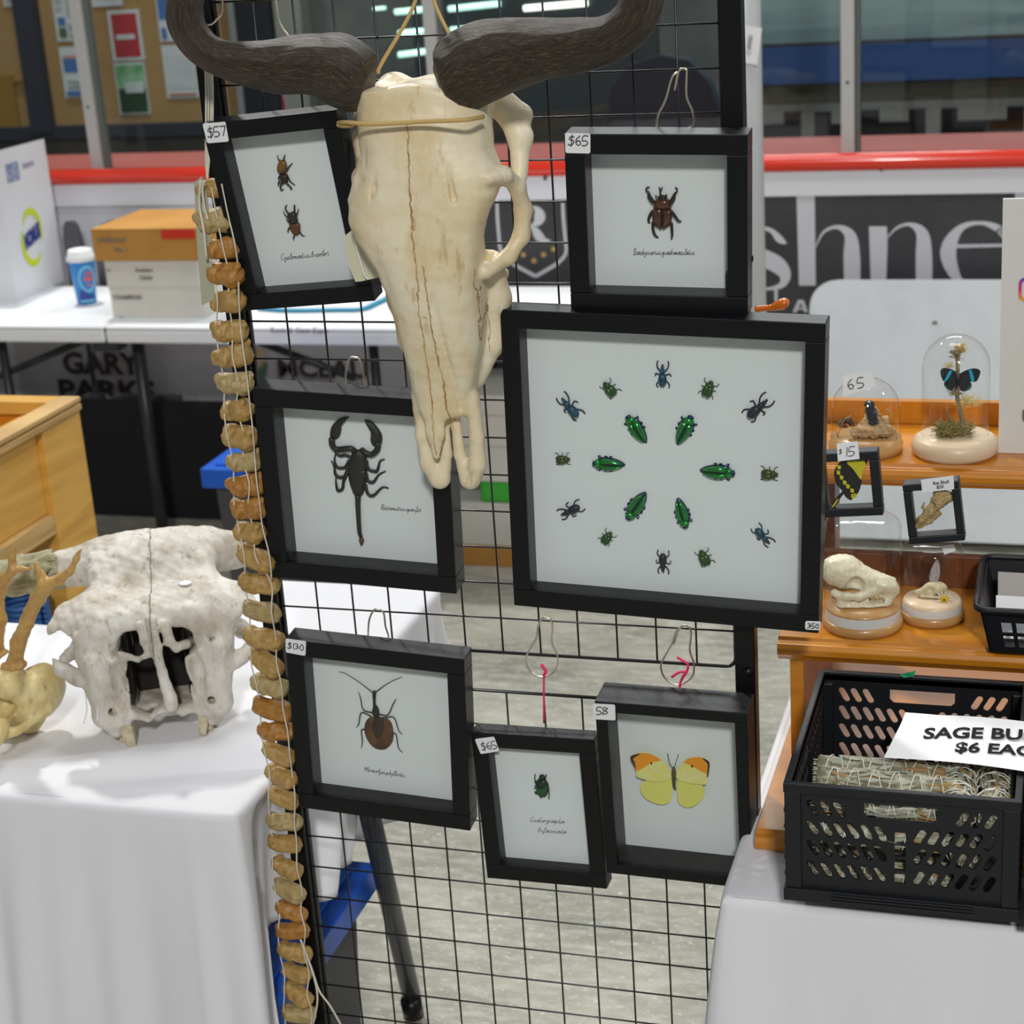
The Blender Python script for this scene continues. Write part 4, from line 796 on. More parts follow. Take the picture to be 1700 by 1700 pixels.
# rhinoceros beetle
RB = mat('glossy_chestnut', (.085, .024, .007), .22, coat=.6, vary=(60, (.05, .014, .006), (1, 1, 1), .45, .6)); RD = mat('dark_beetle_leg', (.012, .009, .007), .3)
Lq = lambda x, y: (930 + x / 4.048, 100 + y / 4.048)
r, p0 = place('rhino', 'horned_beetle', 'glossy chestnut beetle with a forked horn pinned on white board', 'beetle', Lq(688, 1040))
shell(r, 'rhino', p0, 'wing_case', RB, [Lq(*q) for q in ((625, 1000), (620, 1050), (632, 1100), (665, 1128), (687, 1130), (687, 995), (650, 992), (625, 1000))], .006); shell(r, 'rhino', p0, 'wing_case', RB, [Lq(*q) for q in ((690, 995), (690, 1130), (715, 1126), (746, 1098), (756, 1050), (750, 1000), (725, 992), (690, 995))], .006)
shell(r, 'rhino', p0, 'thorax', RB, [Lq(*q) for q in ((625, 990), (628, 950), (660, 925), (720, 925), (748, 955), (750, 990), (690, 1000), (625, 990))], .0075)
shell(r, 'rhino', p0, 'head', RD, [Lq(*q) for q in ((655, 925), (670, 905), (710, 905), (722, 925), (690, 950), (655, 925))], .006); limb(r, 'rhino', p0, 'horn', RD, [Lq(*q) for q in ((688, 915), (680, 885), (680, 868))], [.0016, .0012, .001], .006)
for e in ((666, 852), (688, 852)): limb(r, 'rhino', p0, 'horn_fork', RD, [Lq(680, 870), Lq(*e)], [.001, .0007], .006)
for e in (((668, 912), (650, 915), (645, 908)), ((708, 912), (718, 910), (714, 902))): limb(r, 'rhino', p0, 'antenna', RD, [Lq(*q) for q in e], [.0007, .0006, .001], .004)
for Lg, k in ((((630, 950), (605, 915), (597, 880), (582, 868), (585, 852), (600, 852)), 1), (((742, 960), (765, 920), (775, 890), (790, 875), (788, 855), (775, 855)), 1), (((628, 1005), (608, 1035), (597, 1070), (604, 1092)), 0), (((748, 1005), (775, 1040), (798, 1072), (814, 1082)), 0), (((628, 1080), (628, 1120), (640, 1165), (660, 1192)), 0), (((752, 1085), (755, 1125), (757, 1170), (748, 1202)), 0)):
    limb(r, 'rhino', p0, 'leg', RD, [Lq(*q) for q in Lg], [.0018 + .0008 * k] * 2 + [.0014] + [.0009] * (len(Lg) - 3), .004, 4)
# stag beetles
Lq = lambda x, y: (340 + x / 4.594, 150 + y / 4.594)
SO = mat('stag_ochre', (.22, .10, .022), .3, vary=(140, (.12, .05, .015), (1, 1, 1), .45, .6)); SD = mat('stag_dark', (.025, .014, .009), .35); SR = mat('stag_russet', (.13, .045, .015), .3)
r, p0 = place('stag', 'stag_beetle', 'upper stag beetle with ochre wing cases, jaws pointing down', 'beetle', Lq(600, 620), 'stag beetles in the tilted frame')
shell(r, 'stag', p0, 'wing_case', SO, [Lq(*q) for q in ((590, 525), (565, 545), (553, 590), (562, 628), (600, 632), (630, 620), (630, 570), (618, 535), (590, 525))], .004)
shell(r, 'stag', p0, 'thorax', SD, [Lq(*q) for q in ((575, 632), (577, 665), (585, 700), (600, 712), (630, 705), (640, 690), (635, 640), (605, 632), (575, 632))], .0045)
for e in (((590, 705), (583, 730), (588, 755), (603, 752)), ((632, 705), (650, 722), (668, 742), (655, 752))): limb(r, 'stag', p0, 'jaw', SD, [Lq(*q) for q in e], [.0016, .0011, .001, .0007], .003)
for e in (((580, 530), (565, 515), (558, 492)), ((610, 530), (612, 505), (617, 487)), ((630, 610), (650, 575), (673, 552)), ((635, 640), (660, 690), (692, 722)), ((580, 640), (568, 670), (575, 690)), ((577, 690), (566, 705), (566, 735))): limb(r, 'stag', p0, 'leg', SD, [Lq(*q) for q in e], [.001, .0008, .0004])
r, p0 = place('stag', 'stag_beetle', 'lower stag beetle, russet and dark, jaws pointing up', 'beetle', Lq(680, 1000), 'stag beetles in the tilted frame')
shell(r, 'stag', p0, 'wing_case', SR, [Lq(*q) for q in ((645, 1020), (655, 1060), (680, 1095), (710, 1105), (728, 1085), (732, 1040), (722, 1008), (680, 1010), (645, 1020))], .004)
shell(r, 'stag', p0, 'thorax', SD, [Lq(*q) for q in ((635, 945), (640, 985), (650, 1015), (685, 1018), (715, 1005), (705, 950), (690, 925), (660, 925), (635, 945))], .0045)
for e in (((650, 940), (630, 915), (620, 890), (628, 872)), ((690, 930), (690, 900), (690, 872), (682, 880))): limb(r, 'stag', p0, 'jaw', SD, [Lq(*q) for q in e], [.0016, .0011, .001, .0007], .003)
for e in (((640, 960), (615, 940), (600, 915)), ((645, 1000), (632, 980), (625, 950)), ((700, 960), (712, 930), (718, 900)), ((650, 1040), (640, 1065), (637, 1085)), ((690, 1100), (682, 1120), (680, 1145)), ((728, 1065), (745, 1095), (765, 1112))): limb(r, 'stag', p0, 'leg', SD, [Lq(*q) for q in e], [.001, .0008, .0004])
# small green scarab
GS = mat('green_scarab', (.008, .10, .025), .25, .5, coat=.4); GSD = mat('dark_scarab', (.006, .03, .018), .3, .3)
Lq = lambda x, y: (780 + x / 3.469, 1020 + y / 3.469)
r, p0 = place('small', 'green_scarab', 'single small green scarab beetle above two lines of script', 'beetle', Lq(415, 985))
shell(r, 'small', p0, 'wing_case', GS, [Lq(*q) for q in ((382, 990), (385, 1025), (405, 1045), (440, 1048), (455, 1010), (452, 985), (415, 990), (382, 990))], .0045)
shell(r, 'small', p0, 'thorax', GSD, [Lq(*q) for q in ((378, 985), (382, 960), (400, 945), (435, 948), (455, 975), (450, 990), (415, 995), (378, 985))], .005); shell(r, 'small', p0, 'head', GSD, [Lq(*q) for q in ((398, 945), (405, 922), (430, 922), (432, 945), (398, 945))], .003)
for e in (((382, 965), (378, 940), (377, 917)), ((437, 950), (441, 930), (443, 918)), ((380, 1000), (376, 985)), ((455, 985), (459, 1010), (457, 1062)), ((410, 1045), (412, 1056)), ((380, 1015), (383, 1035))): limb(r, 'small', p0, 'leg', RD, [Lq(*q) for q in e], [.0011] + [.0008] * (len(e) - 1))
# yellow butterfly
BY_ = mat('butterfly_yellow', (.80, .74, .20), .7, vary=(60, (.82, .78, .34), (1, 1, 1), .4, .7)); BO = mat('butterfly_orange', (.88, .32, .01), .7); BK = mat('butterfly_dark', (.03, .018, .01), .6); BYG = mat('butterfly_lime', (.78, .75, .17), .7)
r, p0 = place('bfly', 'butterfly', 'yellow butterfly with orange wing tips pinned in the deep black box', 'butterfly', Lq(1180, 930))
def wing(name, out, m_, lift, d=.006, patches=(), key='bfly', root=None, pp=None):
    rt_ = root or r; q0 = pp or p0; hx_ = 0
    def loc(q, dd): p = fl(key, *q) - q0; return Vector((p.x, -d - dd - abs(p.x) * lift, p.z))
    mb = MB(); mb.poly([loc(q, 0) for q in spline(out, 4)][:-1], (0, -1, 0), .0004); w_ = mb.build(name, m_, rt_)
    for nm, o2, m2, k in patches: mb = MB(); mb.poly([loc(q, .0003 * k) for q in spline(o2, 4)][:-1], (0, -1, 0), .0001); mb.build(nm, m2, w_)
T = lambda L_: [Lq(*q) for q in L_]
wing('hind_wing', T([(1170, 925), (1100, 930), (1040, 935), (1000, 950), (990, 985), (1010, 1030), (1050, 1060), (1100, 1078), (1135, 1077), (1160, 1060), (1172, 1010), (1170, 925)]), BYG, .05)
wing('hind_wing', T([(1200, 935), (1200, 1010), (1210, 1070), (1250, 1095), (1300, 1085), (1345, 1045), (1358, 1000), (1340, 960), (1290, 950), (1240, 942), (1200, 935)]), BYG, .05)
wing('fore_wing', T([(1172, 915), (1165, 880), (1110, 815), (1050, 780), (990, 772), (940, 790), (955, 830), (970, 870), (972, 905), (1010, 922), (1060, 938), (1110, 940), (1165, 925), (1172, 915)]), BY_, .08, .008,
     [('orange_tip', T([(1110, 815), (1050, 780), (990, 772), (945, 788), (960, 835), (972, 872), (1010, 858), (1060, 828), (1100, 822), (1110, 815)]), BO, 1), ('dark_edge', T([(1000, 773), (960, 779), (937, 792), (955, 835), (968, 858), (962, 820), (955, 800), (1000, 773)]), BK, 2), ('dark_spot', T([(1050, 828), (1058, 826), (1062, 835), (1053, 839), (1050, 828)]), BK, 2)])
wing('fore_wing', T([(1195, 920), (1200, 880), (1225, 845), (1260, 810), (1320, 795), (1365, 805), (1392, 830), (1385, 880), (1375, 948), (1330, 952), (1270, 948), (1215, 935), (1195, 920)]), BY_, .08, .008,
     [('orange_tip', T([(1238, 832), (1265, 808), (1320, 796), (1362, 805), (1390, 830), (1380, 882), (1378, 890), (1340, 875), (1300, 855), (1260, 838), (1238, 832)]), BO, 1), ('dark_edge', T([(1345, 798), (1375, 808), (1393, 830), (1384, 900), (1376, 905), (1380, 860), (1378, 830), (1345, 798)]), BK, 2), ('dark_spot', T([(1284, 845), (1293, 843), (1297, 852), (1287, 856), (1284, 845)]), BK, 2)])
limb(r, 'bfly', p0, 'body', mat('butterfly_body', (.09, .08, .03), .8), T([(1183, 860), (1183, 885), (1184, 920), (1186, 960), (1184, 1010)]), [.0016, .0030, .0028, .0018, .0009], .009)
limb(r, 'bfly', p0, 'antenna', BK, T([(1180, 862), (1160, 835), (1140, 800)]), [.0005, .0004, .0006], .009); limb(r, 'bfly', p0, 'antenna', BK, T([(1186, 862), (1195, 835), (1203, 803)]), [.0005, .0004, .0006], .009)
# ring of beetles in the large frame
JB = mat('jewel_green', (.010, .34, .035), .22, .75, coat=.5, vary=(50, (.02, .20, .06), (1, 1, 1), .45, .7)); JE = mat('jewel_blue_rim', (.006, .03, .12), .25, .7, coat=.5)
WB = mat('weevil_blue', (.012, .10, .18), .4, .3, vary=(300, (.01, .02, .04), (1, 1, 1), .5, .55)); WD = mat('weevil_dark', (.012, .02, .035), .45, .2); GC = mat('chafer_green', (.02, .085, .012), .3, .3, coat=.3); GO = mat('chafer_olive', (.06, .075, .012), .35, .3)
Lq = lambda x, y: (850 + x / 3.0909, 500 + y / 3.0909)
def px_m(key): return (fl(key, 1000, 700) - fl(key, 1100, 700)).length / 100
K = px_m('big')
def beetle(kind, cx, cy, deg, label, name, size, mts, group):
    """built along local +z (head up) then turned by deg (0 = head up, clockwise)"""
    r, p0 = place('big', name, label, 'beetle', Lq(cx, cy), group); Mr = Matrix.Rotation(R(deg), 3, 'Y'); s = size
    def part(nm, m_, c, ra, th=None, mb=None): mb = MB(); mb.ell(Mr @ Vector((c[0] * s, -c[1] * s, c[2] * s)), (ra[0] * s, ra[1] * s, ra[2] * s), Mr, 16, 12); mb.build(nm, m_, r)
    def lg(nm, m_, P, rr): mb = MB(); mb.tube(spline([Mr @ Vector((a * s, -b_ * s, c * s)) for a, b_, c in P], 3), rr * s, 5); mb.build(nm, m_, r)
    if kind == 'jewel':
        def dome(nm, m_, out, top, d0):
            n = len(out); cx_ = sum(a for a, c in out) / n; cz_ = sum(c for a, c in out) / n; vs = []; mb = MB()
            for q_, h_ in ((1, 0), (.9, .5), (.7, .8), (.4, .96), (.1, 1)): vs += [Mr @ Vector(((cx_ + (a - cx_) * q_) * s, -(d0 + top * h_) * s, (cz_ + (c - cz_) * q_) * s)) for a, c in out]
            fs = [(k * n + i, k * n + (i + 1) % n, (k + 1) * n + (i + 1) % n, (k + 1) * n + i) for k in range(4) for i in range(n)] + [tuple(range(4 * n, 5 * n)), tuple(range(n - 1, -1, -1))]; mb.add(vs, fs, 0, None, True); mb.build(nm, m_, r)
        hf = [(0, .36), (.13, .35), (.20, .25), (.215, .08), (.19, -.15), (.13, -.34), (.05, -.47), (0, -.5)]
        dome('rim', mts[1], spline(hf + [(-a, c) for a, c in hf[::-1][1:-1]] + [(0, .30)], 3)[:-1], .08, .03)
        for sx in (-1, 1): dome('wing_case', mts[0], spline([(sx * a, c) for a, c in ((.01, .29), (.11, .29), (.175, .2), (.19, .06), (.165, -.15), (.11, -.32), (.03, -.44), (.01, -.2), (.01, .29))], 3)[:-1], .15, .06)
        part('thorax', mts[0], (0, .11, .34), (.16, .10, .10)); part('head', mts[1], (0, .10, .45), (.10, .07, .06))
        for sx in (-1, 1):
            for z in (.3, .1, -.05): lg('leg', mts[1], [(sx * .17, .05, z), (sx * .24, .04, z + .03), (sx * .22, .01, z - .05)], .018)
    elif kind == 'chafer':
        part('wing_case', mts[0], (-.10, .2, -.1), (.20, .2, .34)); part('wing_case', mts[0], (.10, .2, -.1), (.20, .2, .34)); part('thorax', mts[0], (0, .2, .24), (.25, .18, .15)); part('head', mts[0], (0, .15, .40), (.13, .10, .10))
        for sx in (-1, 1):
            for z, dz in ((.25, .12), (.02, -.02), (-.25, -.14)): lg('leg', mts[1], [(sx * .2, .08, z), (sx * .36, .06, z + dz * .5), (sx * .40, .02, z + dz * 1.8)], .022)
    else:
        part('wing_case', mts[0], (0, .13, -.14), (.15, .13, .24)); part('thorax', mts[0], (0, .13, .14), (.10, .10, .12)); part('head', mts[0], (0, .11, .28), (.06, .06, .07)); lg('snout', mts[1], [(0, .1, .30), (0, .09, .40)], .035)
        for sx in (-1, 1):
            lg('leg', mts[1], [(sx * .08, .06, .15), (sx * .18, .07, .28), (sx * .20, .04, .42), (sx * .17, .01, .5)], .024); lg('leg', mts[1], [(sx * .1, .06, .02), (sx * .24, .06, .06), (sx * .27, .01, -.05)], .022); lg('leg', mts[1], [(sx * .12, .06, -.18), (sx * .22, .06, -.32), (sx * .19, .01, -.46)], .022)
pos = ['at ten o\'clock', 'at one o\'clock', 'at nine o\'clock', 'at three o\'clock', 'at seven o\'clock', 'at five o\'clock']
for (cx, cy, dg, L_), w_ in zip(((643, 655, -33, 172), (886, 660, 25, 180), (500, 833, -90, 168), (1055, 872, 90, 180), (642, 1045, -148, 180), (874, 1083, 165, 165)), pos):
    beetle('jewel', cx, cy, dg, 'long glossy green jewel beetle %s of the inner ring' % w_, 'jewel_beetle', L_ / 3.0909 * K, (JB, JE), 'green jewel beetles of the inner ring')
for (cx, cy, dg, L_, m_), w_ in zip(((505, 447, 150 + 180 - 12, 92, GC), (1010, 447, 22, 95, GC), (263, 808, -95 + 180, 80, GO), (1322, 883, 90, 90, GO), (490, 1210, 35, 85, GC), (990, 1312, -25, 95, GC)), ('at the upper left', 'at the upper right', 'at the far left', 'at the far right', 'at the lower left', 'at the lower right')):
    beetle('chafer', cx, cy, dg, 'small round green chafer %s of the outer ring' % w_, 'chafer_beetle', L_ / 3.0909 * K, (m_, GSD), 'round green chafers of the outer ring')
for (cx, cy, dg, L_, m_), w_ in zip(((776, 378, 0, 145, WB), (303, 540, -42, 160, WB), (1262, 545, 45, 170, WD), (305, 1068, -120, 150, WD), (1288, 1198, 138, 135, WB), (778, 1335, 180, 140, WD)), ('at the top', 'at the upper left', 'at the upper right', 'at the lower left', 'at the lower right', 'at the bottom')):
    beetle('weevil', cx, cy, dg, 'small long-legged blue weevil %s of the outer ring' % w_, 'blue_weevil', L_ / 3.0909 * K, (m_, WD), 'blue weevils of the outer ring')
# orange carved piece lying on the large frame
b = MB(); P = [at(x, y, 'y', -.008) for x, y in ((1254, 514), (1266, 512), (1280, 511), (1293, 507), (1303, 504), (1309, 506))]; b.tube(spline([(*p, q) for p, q in zip(P, (.004, .0035, .004, .0062, .0068, .004))], 4) and [q[:3] for q in spline([(*p, 0) for p in P], 4)], [q[0] for q in spline([(v,) for v in (.004, .0035, .004, .0062, .0068, .004)], 4)], 12)
tag(b.build('carved_handle', mat('orange_lacquer', (.62, .14, .01), .15, coat=.6), o=P[2]), 'glossy orange rounded piece lying behind the top of the largest frame', 'ornament')
# ================================================================ SKULLS, ANTLERS, VERTEBRAE
def bone(name, base, stain, dark, suture=None, sc=14, rough=.5):
    """bone with brownish stains; suture = (centre x, wobble, half width, z0, z1) draws a dirty crack line in object space"""
    m, t, b = nt(name); N = t.nodes; K = t.links; tc = N.new('ShaderNodeTexCoord'); obj = tc.outputs['Object']
    def noise(s, d=6, st=None):
        n = N.new('ShaderNodeTexNoise'); n.inputs['Scale'].default_value = s; n.inputs['Detail'].default_value = d; n.inputs['Roughness'].default_value = .65
        if st: mp = N.new('ShaderNodeMapping'); mp.inputs['Scale'].default_value = st; K.new(obj, mp.inputs[0]); K.new(mp.outputs[0], n.inputs['Vector'])
        else: K.new(obj, n.inputs['Vector'])
        return n.outputs[0]
    def rng(v, a, c, d0=0., d1=1.):
        q = N.new('ShaderNodeMapRange'); q.inputs[1].default_value = a; q.inputs[2].default_value = c; q.inputs[3].default_value = d0; q.inputs[4].default_value = d1; K.new(v, q.inputs[0]); return q.outputs[0]
    def mix(f, a, c):
        q = N.new('ShaderNodeMix'); q.data_type = 'RGBA'; K.new(f, q.inputs[0])
        if isinstance(a, tuple): q.inputs[6].default_value = (*a, 1)
        else: K.new(a, q.inputs[6])
        q.inputs[7].default_value = (*c, 1); return q.outputs[2]
    def math_(op, a, c=None):
        q = N.new('ShaderNodeMath'); q.operation = op
        for i, v in enumerate((a, c)):
            if v is None: continue
            if isinstance(v, (int, float)): q.inputs[i].default_value = v
            else: K.new(v, q.inputs[i])
        return q.outputs[0]
    c = mix(rng(noise(sc), .40, .70, 0, .75), base, stain); c = mix(rng(noise(sc * 2.2, 8, (1.3, 1, .5)), .50, .70, 0, .55), c, stain); c = mix(rng(noise(sc * 4, 8, (1.2, 1, .4)), .58, .74, 0, .75), c, dark)
    if suture:
        sx = N.new('ShaderNodeSeparateXYZ'); K.new(obj, sx.inputs[0]); wob = math_('MULTIPLY', math_('SUBTRACT', noise(55, 4), .5), suture[1])
        for cx, sl, hw, z0, z1 in suture[0]:
            d = math_('ABSOLUTE', math_('ADD', math_('SUBTRACT', sx.outputs[0], cx), math_('ADD', wob, math_('MULTIPLY', math_('SUBTRACT', sx.outputs[2], z0), -sl))))
            f = rng(d, hw, hw * .3); inz = math_('MULTIPLY', math_('GREATER_THAN', sx.outputs[2], z0), math_('LESS_THAN', sx.outputs[2], z1)); c = mix(math_('MULTIPLY', math_('MULTIPLY', f, inz), rng(noise(60), .3, .5, .35, 1)), c, dark)
            g = rng(d, hw * 5, hw); c = mix(math_('MULTIPLY', math_('MULTIPLY', g, inz), rng(noise(30), .45, .7, 0, .6)), c, stain)
    K.new(c, b.inputs['Base Color']); b.inputs['Roughness'].default_value = rough
    bp_ = N.new('ShaderNodeBump'); bp_.inputs['Strength'].default_value = .35; bp_.inputs['Distance'].default_value = .002; K.new(noise(120, 6), bp_.inputs['Height']); K.new(bp_.outputs[0], b.inputs['Normal'])
    MATS[name] = m; return m
# ---- big horned skull hung on the grid
WX, WZ = .285, 1.45
hs = thing('horned_skull', 'long pale antelope skull with heavy dark curved horns hung on the wire grid', 'skull', (WX, 0, WZ))
F = Field((-.135, -.19, 1.17 - WZ), (.135, .005, 1.72 - WZ), .0026)
z = F.Z + WZ
tz = [1.18, 1.20, 1.25, 1.29, 1.31, 1.34, 1.38, 1.43, 1.47, 1.50, 1.52, 1.55, 1.575, 1.60, 1.64, 1.67, 1.70, 1.705]
wl = [.02, .028, .034, .038, .040, .042, .046, .052, .064, .082, .091, .091, .082, .075, .077, .077, .074, .07]
wr = [.02, .028, .030, .033, .034, .042, .052, .058, .062, .064, .069, .084, .089, .078, .075, .072, .060, .04]
yf = [-.085, -.088, -.098, -.104, -.108, -.116, -.128, -.141, -.148, -.150, -.150, -.148, -.146, -.142, -.136, -.130, -.112, -.09]
yb = [-.075, -.075, -.070, -.062, -.058, -.05, -.045, -.045, -.05, -.055, -.055, -.05, -.04, -.03, -.022, -.02, -.03, -.05]
I_ = lambda a: np.interp(z, tz, a)
W_ = np.where(F.X < 0, I_(wl), I_(wr)); YF, YB = I_(yf), I_(yb); yc, dy = (YF + YB) / 2, (YB - YF) / 2
q = ((np.abs(F.X) / W_) ** 2.7 + (np.abs(F.Y - yc) / dy) ** 2.3) ** (1 / 2.5); F.F = ((q - 1) * np.minimum(W_, dy) * .85).astype(np.float32)
F.F = smax(F.F, (1.285 - z), .012); F.F = smax(F.F, z - 1.674 - .004 * np.cos(F.X * 60), .004)
F.sub(F.dcap((.0, -.062, 1.24 - WZ), (0, -.082, 1.34 - WZ), .030, .024, (1, .8, 1)), .006)          # hollow nose
for a in (-1, 1):
    F.sub(F.dell((a * .110, -.070, 1.527 - WZ), (.040, .040, .030)), .006); F.sub(F.dcap((a * .098, -.07, 1.515 - WZ), (a * .088, .02, 1.50 - WZ), .022), .006)
    F.sub(F.dcap((a * .105, -.03, 1.61 - WZ), (a * .09, -.03, 1.56 - WZ), .022), .008)
    ring = [(.083, -.118, 1.572, .008), (.093, -.095, 1.572, .010), (.100, -.070, 1.555, .011), (.101, -.055, 1.525, .012), (.097, -.055, 1.495, .011), (.084, -.07, 1.473, .010), (.066, -.10, 1.463, .010)]
    F.chain([(a * x * (1 if a > 0 else .85), y, zz - WZ, r_ * .85) for x, y, zz, r_ in ring], .007)
    F.chain([(a * .052, -.03, 1.66 - WZ, .022), (a * .082, -.028, 1.635 - WZ, .015), (a * .095, -.03, 1.605 - WZ, .013), (a * .096, -.045, 1.56 - WZ, .009)], .010); F.add(F.dell((a * .098, -.025, 1.628 - WZ), (.012, .012, .013)), .006)
    F.chain([(a * .060, -.060, 1.465 - WZ, .015), (a * .058, -.048, 1.42 - WZ, .017), (a * .052, -.048, 1.37 - WZ, .014), (a * .034, -.06, 1.325 - WZ, .009)], .012)
    F.sub(F.dcap((a * .043, -.141, 1.586 - WZ), (a * .047, -.139, 1.553 - WZ), .0016, .0042), .002)
    F.chain([(a * .033, -.085, 1.31 - WZ, .009), (a * .034, -.082, 1.26 - WZ, .0085), (a * .031, -.078, 1.225 - WZ, .0105), (a * .021, -.076, 1.203 - WZ, .0115)], .006)
    F.chain([(a * .007, -.078, 1.285 - WZ, .006), (a * .0085, -.076, 1.235 - WZ, .0068), (a * .017, -.076, 1.203 - WZ, .011)], .004)
    F.sub(F.dcap((a * .058, -.150, 1.49 - WZ), (a * .036, -.139, 1.40 - WZ), .006, .004), .012)
F.chain([(-.010, -.101, 1.33 - WZ, .016), (-.012, -.100, 1.27 - WZ, .011), (-.014, -.097, 1.238 - WZ, .005)], .008, (1, .45, 1)); F.chain([(.008, -.103, 1.33 - WZ, .012), (.004, -.101, 1.295 - WZ, .005)], .006, (1, .5, 1))
F.sub(F.dcap((.013, -.150, 1.46 - WZ), (.022, -.100, 1.30 - WZ), .0018, .0022), .004); F.sub(F.dcap((0, -.155, 1.60 - WZ), (0, -.128, 1.36 - WZ), .0014, .0012), .004)
F.sub(F.dcap((-.028, -.139, 1.682 - WZ), (.0, -.146, 1.640 - WZ), .0012, .001), .003)
F.add(F.dell((0, -.08, 1.630 - WZ), (.060, .050, .036)), .015); F.rough(.00022, 140, 3)
WB_ = bone('skull_bone', (.84, .76, .56), (.70, .52, .25), (.34, .17, .05), ([(-.001, 0, .0014, .0, .19), (-.013, .05, .0010, -.21, .0), (.008, .0, .0013, -.17, .03), (.052, .06, .0007, -.09, .02)], .010), 10, .40)
link('cranium', F.mesh(), hs, WB_)
b = MB()
for sg in (1,):
    for k in range(6):
        zz = 1.445 - k * .0145 - WZ; b.ell((.062 - k * .0016, -.030, zz), (.009, .010, .0072), Matrix.Rotation(.3, 3, 'X'), 10, 8)
        b.ell((-.062 + k * .0016, -.030, zz), (.009, .010, .0072), None, 10, 8)
b.build('teeth', bone('skull_teeth', (.72, .64, .46), (.45, .32, .15), (.15, .09, .04), None, 60), hs)
def hornmat(name, c1, c2, c3, su=5, sv=9):
    m, t, bs = nt(name); N = t.nodes; K = t.links; uv = N.new('ShaderNodeUVMap'); mp = N.new('ShaderNodeMapping'); mp.inputs['Scale'].default_value = (16, sv * 2.4, 1); K.new(uv.outputs[0], mp.inputs[0])
    n = N.new('ShaderNodeTexNoise'); n.inputs['Scale'].default_value = su; n.inputs['Detail'].default_value = 8; n.inputs['Distortion'].default_value = .8; n.inputs['Roughness'].default_value = .72; K.new(mp.outputs[0], n.inputs['Vector'])
    cr = N.new('ShaderNodeValToRGB'); e = cr.color_ramp.elements; e[0].position = .32; e[0].color = (*c1, 1); e[1].position = .72; e[1].color = (*c3, 1); x = e.new(.52); x.color = (*c2, 1); K.new(n.outputs[0], cr.inputs[0]); K.new(cr.outputs[0], bs.inputs['Base Color'])
    bp_ = N.new('ShaderNodeBump'); bp_.inputs['Strength'].default_value = .9; bp_.inputs['Distance'].default_value = .003; K.new(n.outputs[0], bp_.inputs['Height']); K.new(bp_.outputs[0], bs.inputs['Normal']); bs.inputs['Roughness'].default_value = .42; return m
HM = hornmat('dark_horn', (.010, .007, .005), (.045, .030, .018), (.20, .135, .075))
def horn(pts, name, m_, parent, o, end=None, n=40, amp=.02, fl_=1.):
    Q = spline([(*at(x, y, 'y', yy), r_ / 1490) for x, y, yy, r_ in pts], 8); mb = MB(); g = np.random.default_rng(5); ph = g.uniform(0, 6, 6)
    prof = lambda t, a: 1 + amp * (math.sin(5 * a + 9 * t + ph[0]) + .7 * math.sin(11 * a + 23 * t + ph[1]) + .5 * math.sin(17 * a - 31 * t + ph[2])) * (1 - .6 * t) + amp * .5 * math.sin(60 * t + 2 * math.sin(3 * a))
    mb.tube([q_[:3] for q_ in Q], [max(q_[3], .001) for q_ in Q], n, prof=prof, flat=fl_); return mb.build(name, m_, parent, o=o)
horn([(742, 140, -.095, 40), (756, 132, -.095, 58), (790, 108, -.095, 66), (840, 92, -.10, 60), (900, 82, -.11, 49), (960, 76, -.12, 43), (1010, 65, -.125, 37), (1046, 40, -.13, 35), (1065, 2, -.13, 34), (1068, -45, -.125, 30), (1050, -100, -.12, 22), (1025, -150, -.11, 8)], 'horn', HM, hs, hs.location)
horn([(612, 146, -.095, 30), (598, 140, -.095, 52), (565, 118, -.095, 60), (520, 108, -.10, 51), (460, 110, -.11, 45), (400, 104, -.12, 35), (352, 90, -.125, 30), (318, 58, -.13, 31), (306, 18, -.13, 31), (318, -28, -.125, 27), (345, -80, -.12, 20), (370, -130, -.11, 7)], 'horn', HM, hs, hs.location)
b = MB()
for P, rr in (([(690, -90, -.05), (690, 0, -.06), (632, 108, -.075), (628, 120, -.07)], .0023), ([(700, -90, -.05), (720, 0, -.06), (748, 62, -.075)], .0021), ([(562, 204, -.10), (575, 203, -.135), (620, 206, -.150), (700, 202, -.153), (770, 199, -.15), (802, 194, -.12)], .0024), ([(562, 208, -.10), (572, 209, -.125), (585, 208, -.135)], .0026)):
    b.tube(spline([at(x, y, 'y', yy) for x, y, yy in P], 8), rr, 8)
b.build('hanging_twine', TWINE, hs, o=hs.location)
b = MB(); P = [(572, 392), (596, 372), (612, 390), (640, 458), (600, 467), (590, 468), (575, 430)]; b.poly([at(*p, 'y', -.082) for p in P], (0, -1, 0), .0006); b.build('price_tag', mat('cream_card', (.62, .60, .44), .7), hs, o=hs.location)
b = MB(); b.tube(spline([at(x, y, 'y', -.088) for x, y in ((588, 385), (592, 410), (600, 440), (606, 458), (612, 464))], 5), .0012, 6); b.build('tag_string', mat('white_string', (.8, .8, .82), .8), hs, o=hs.location)

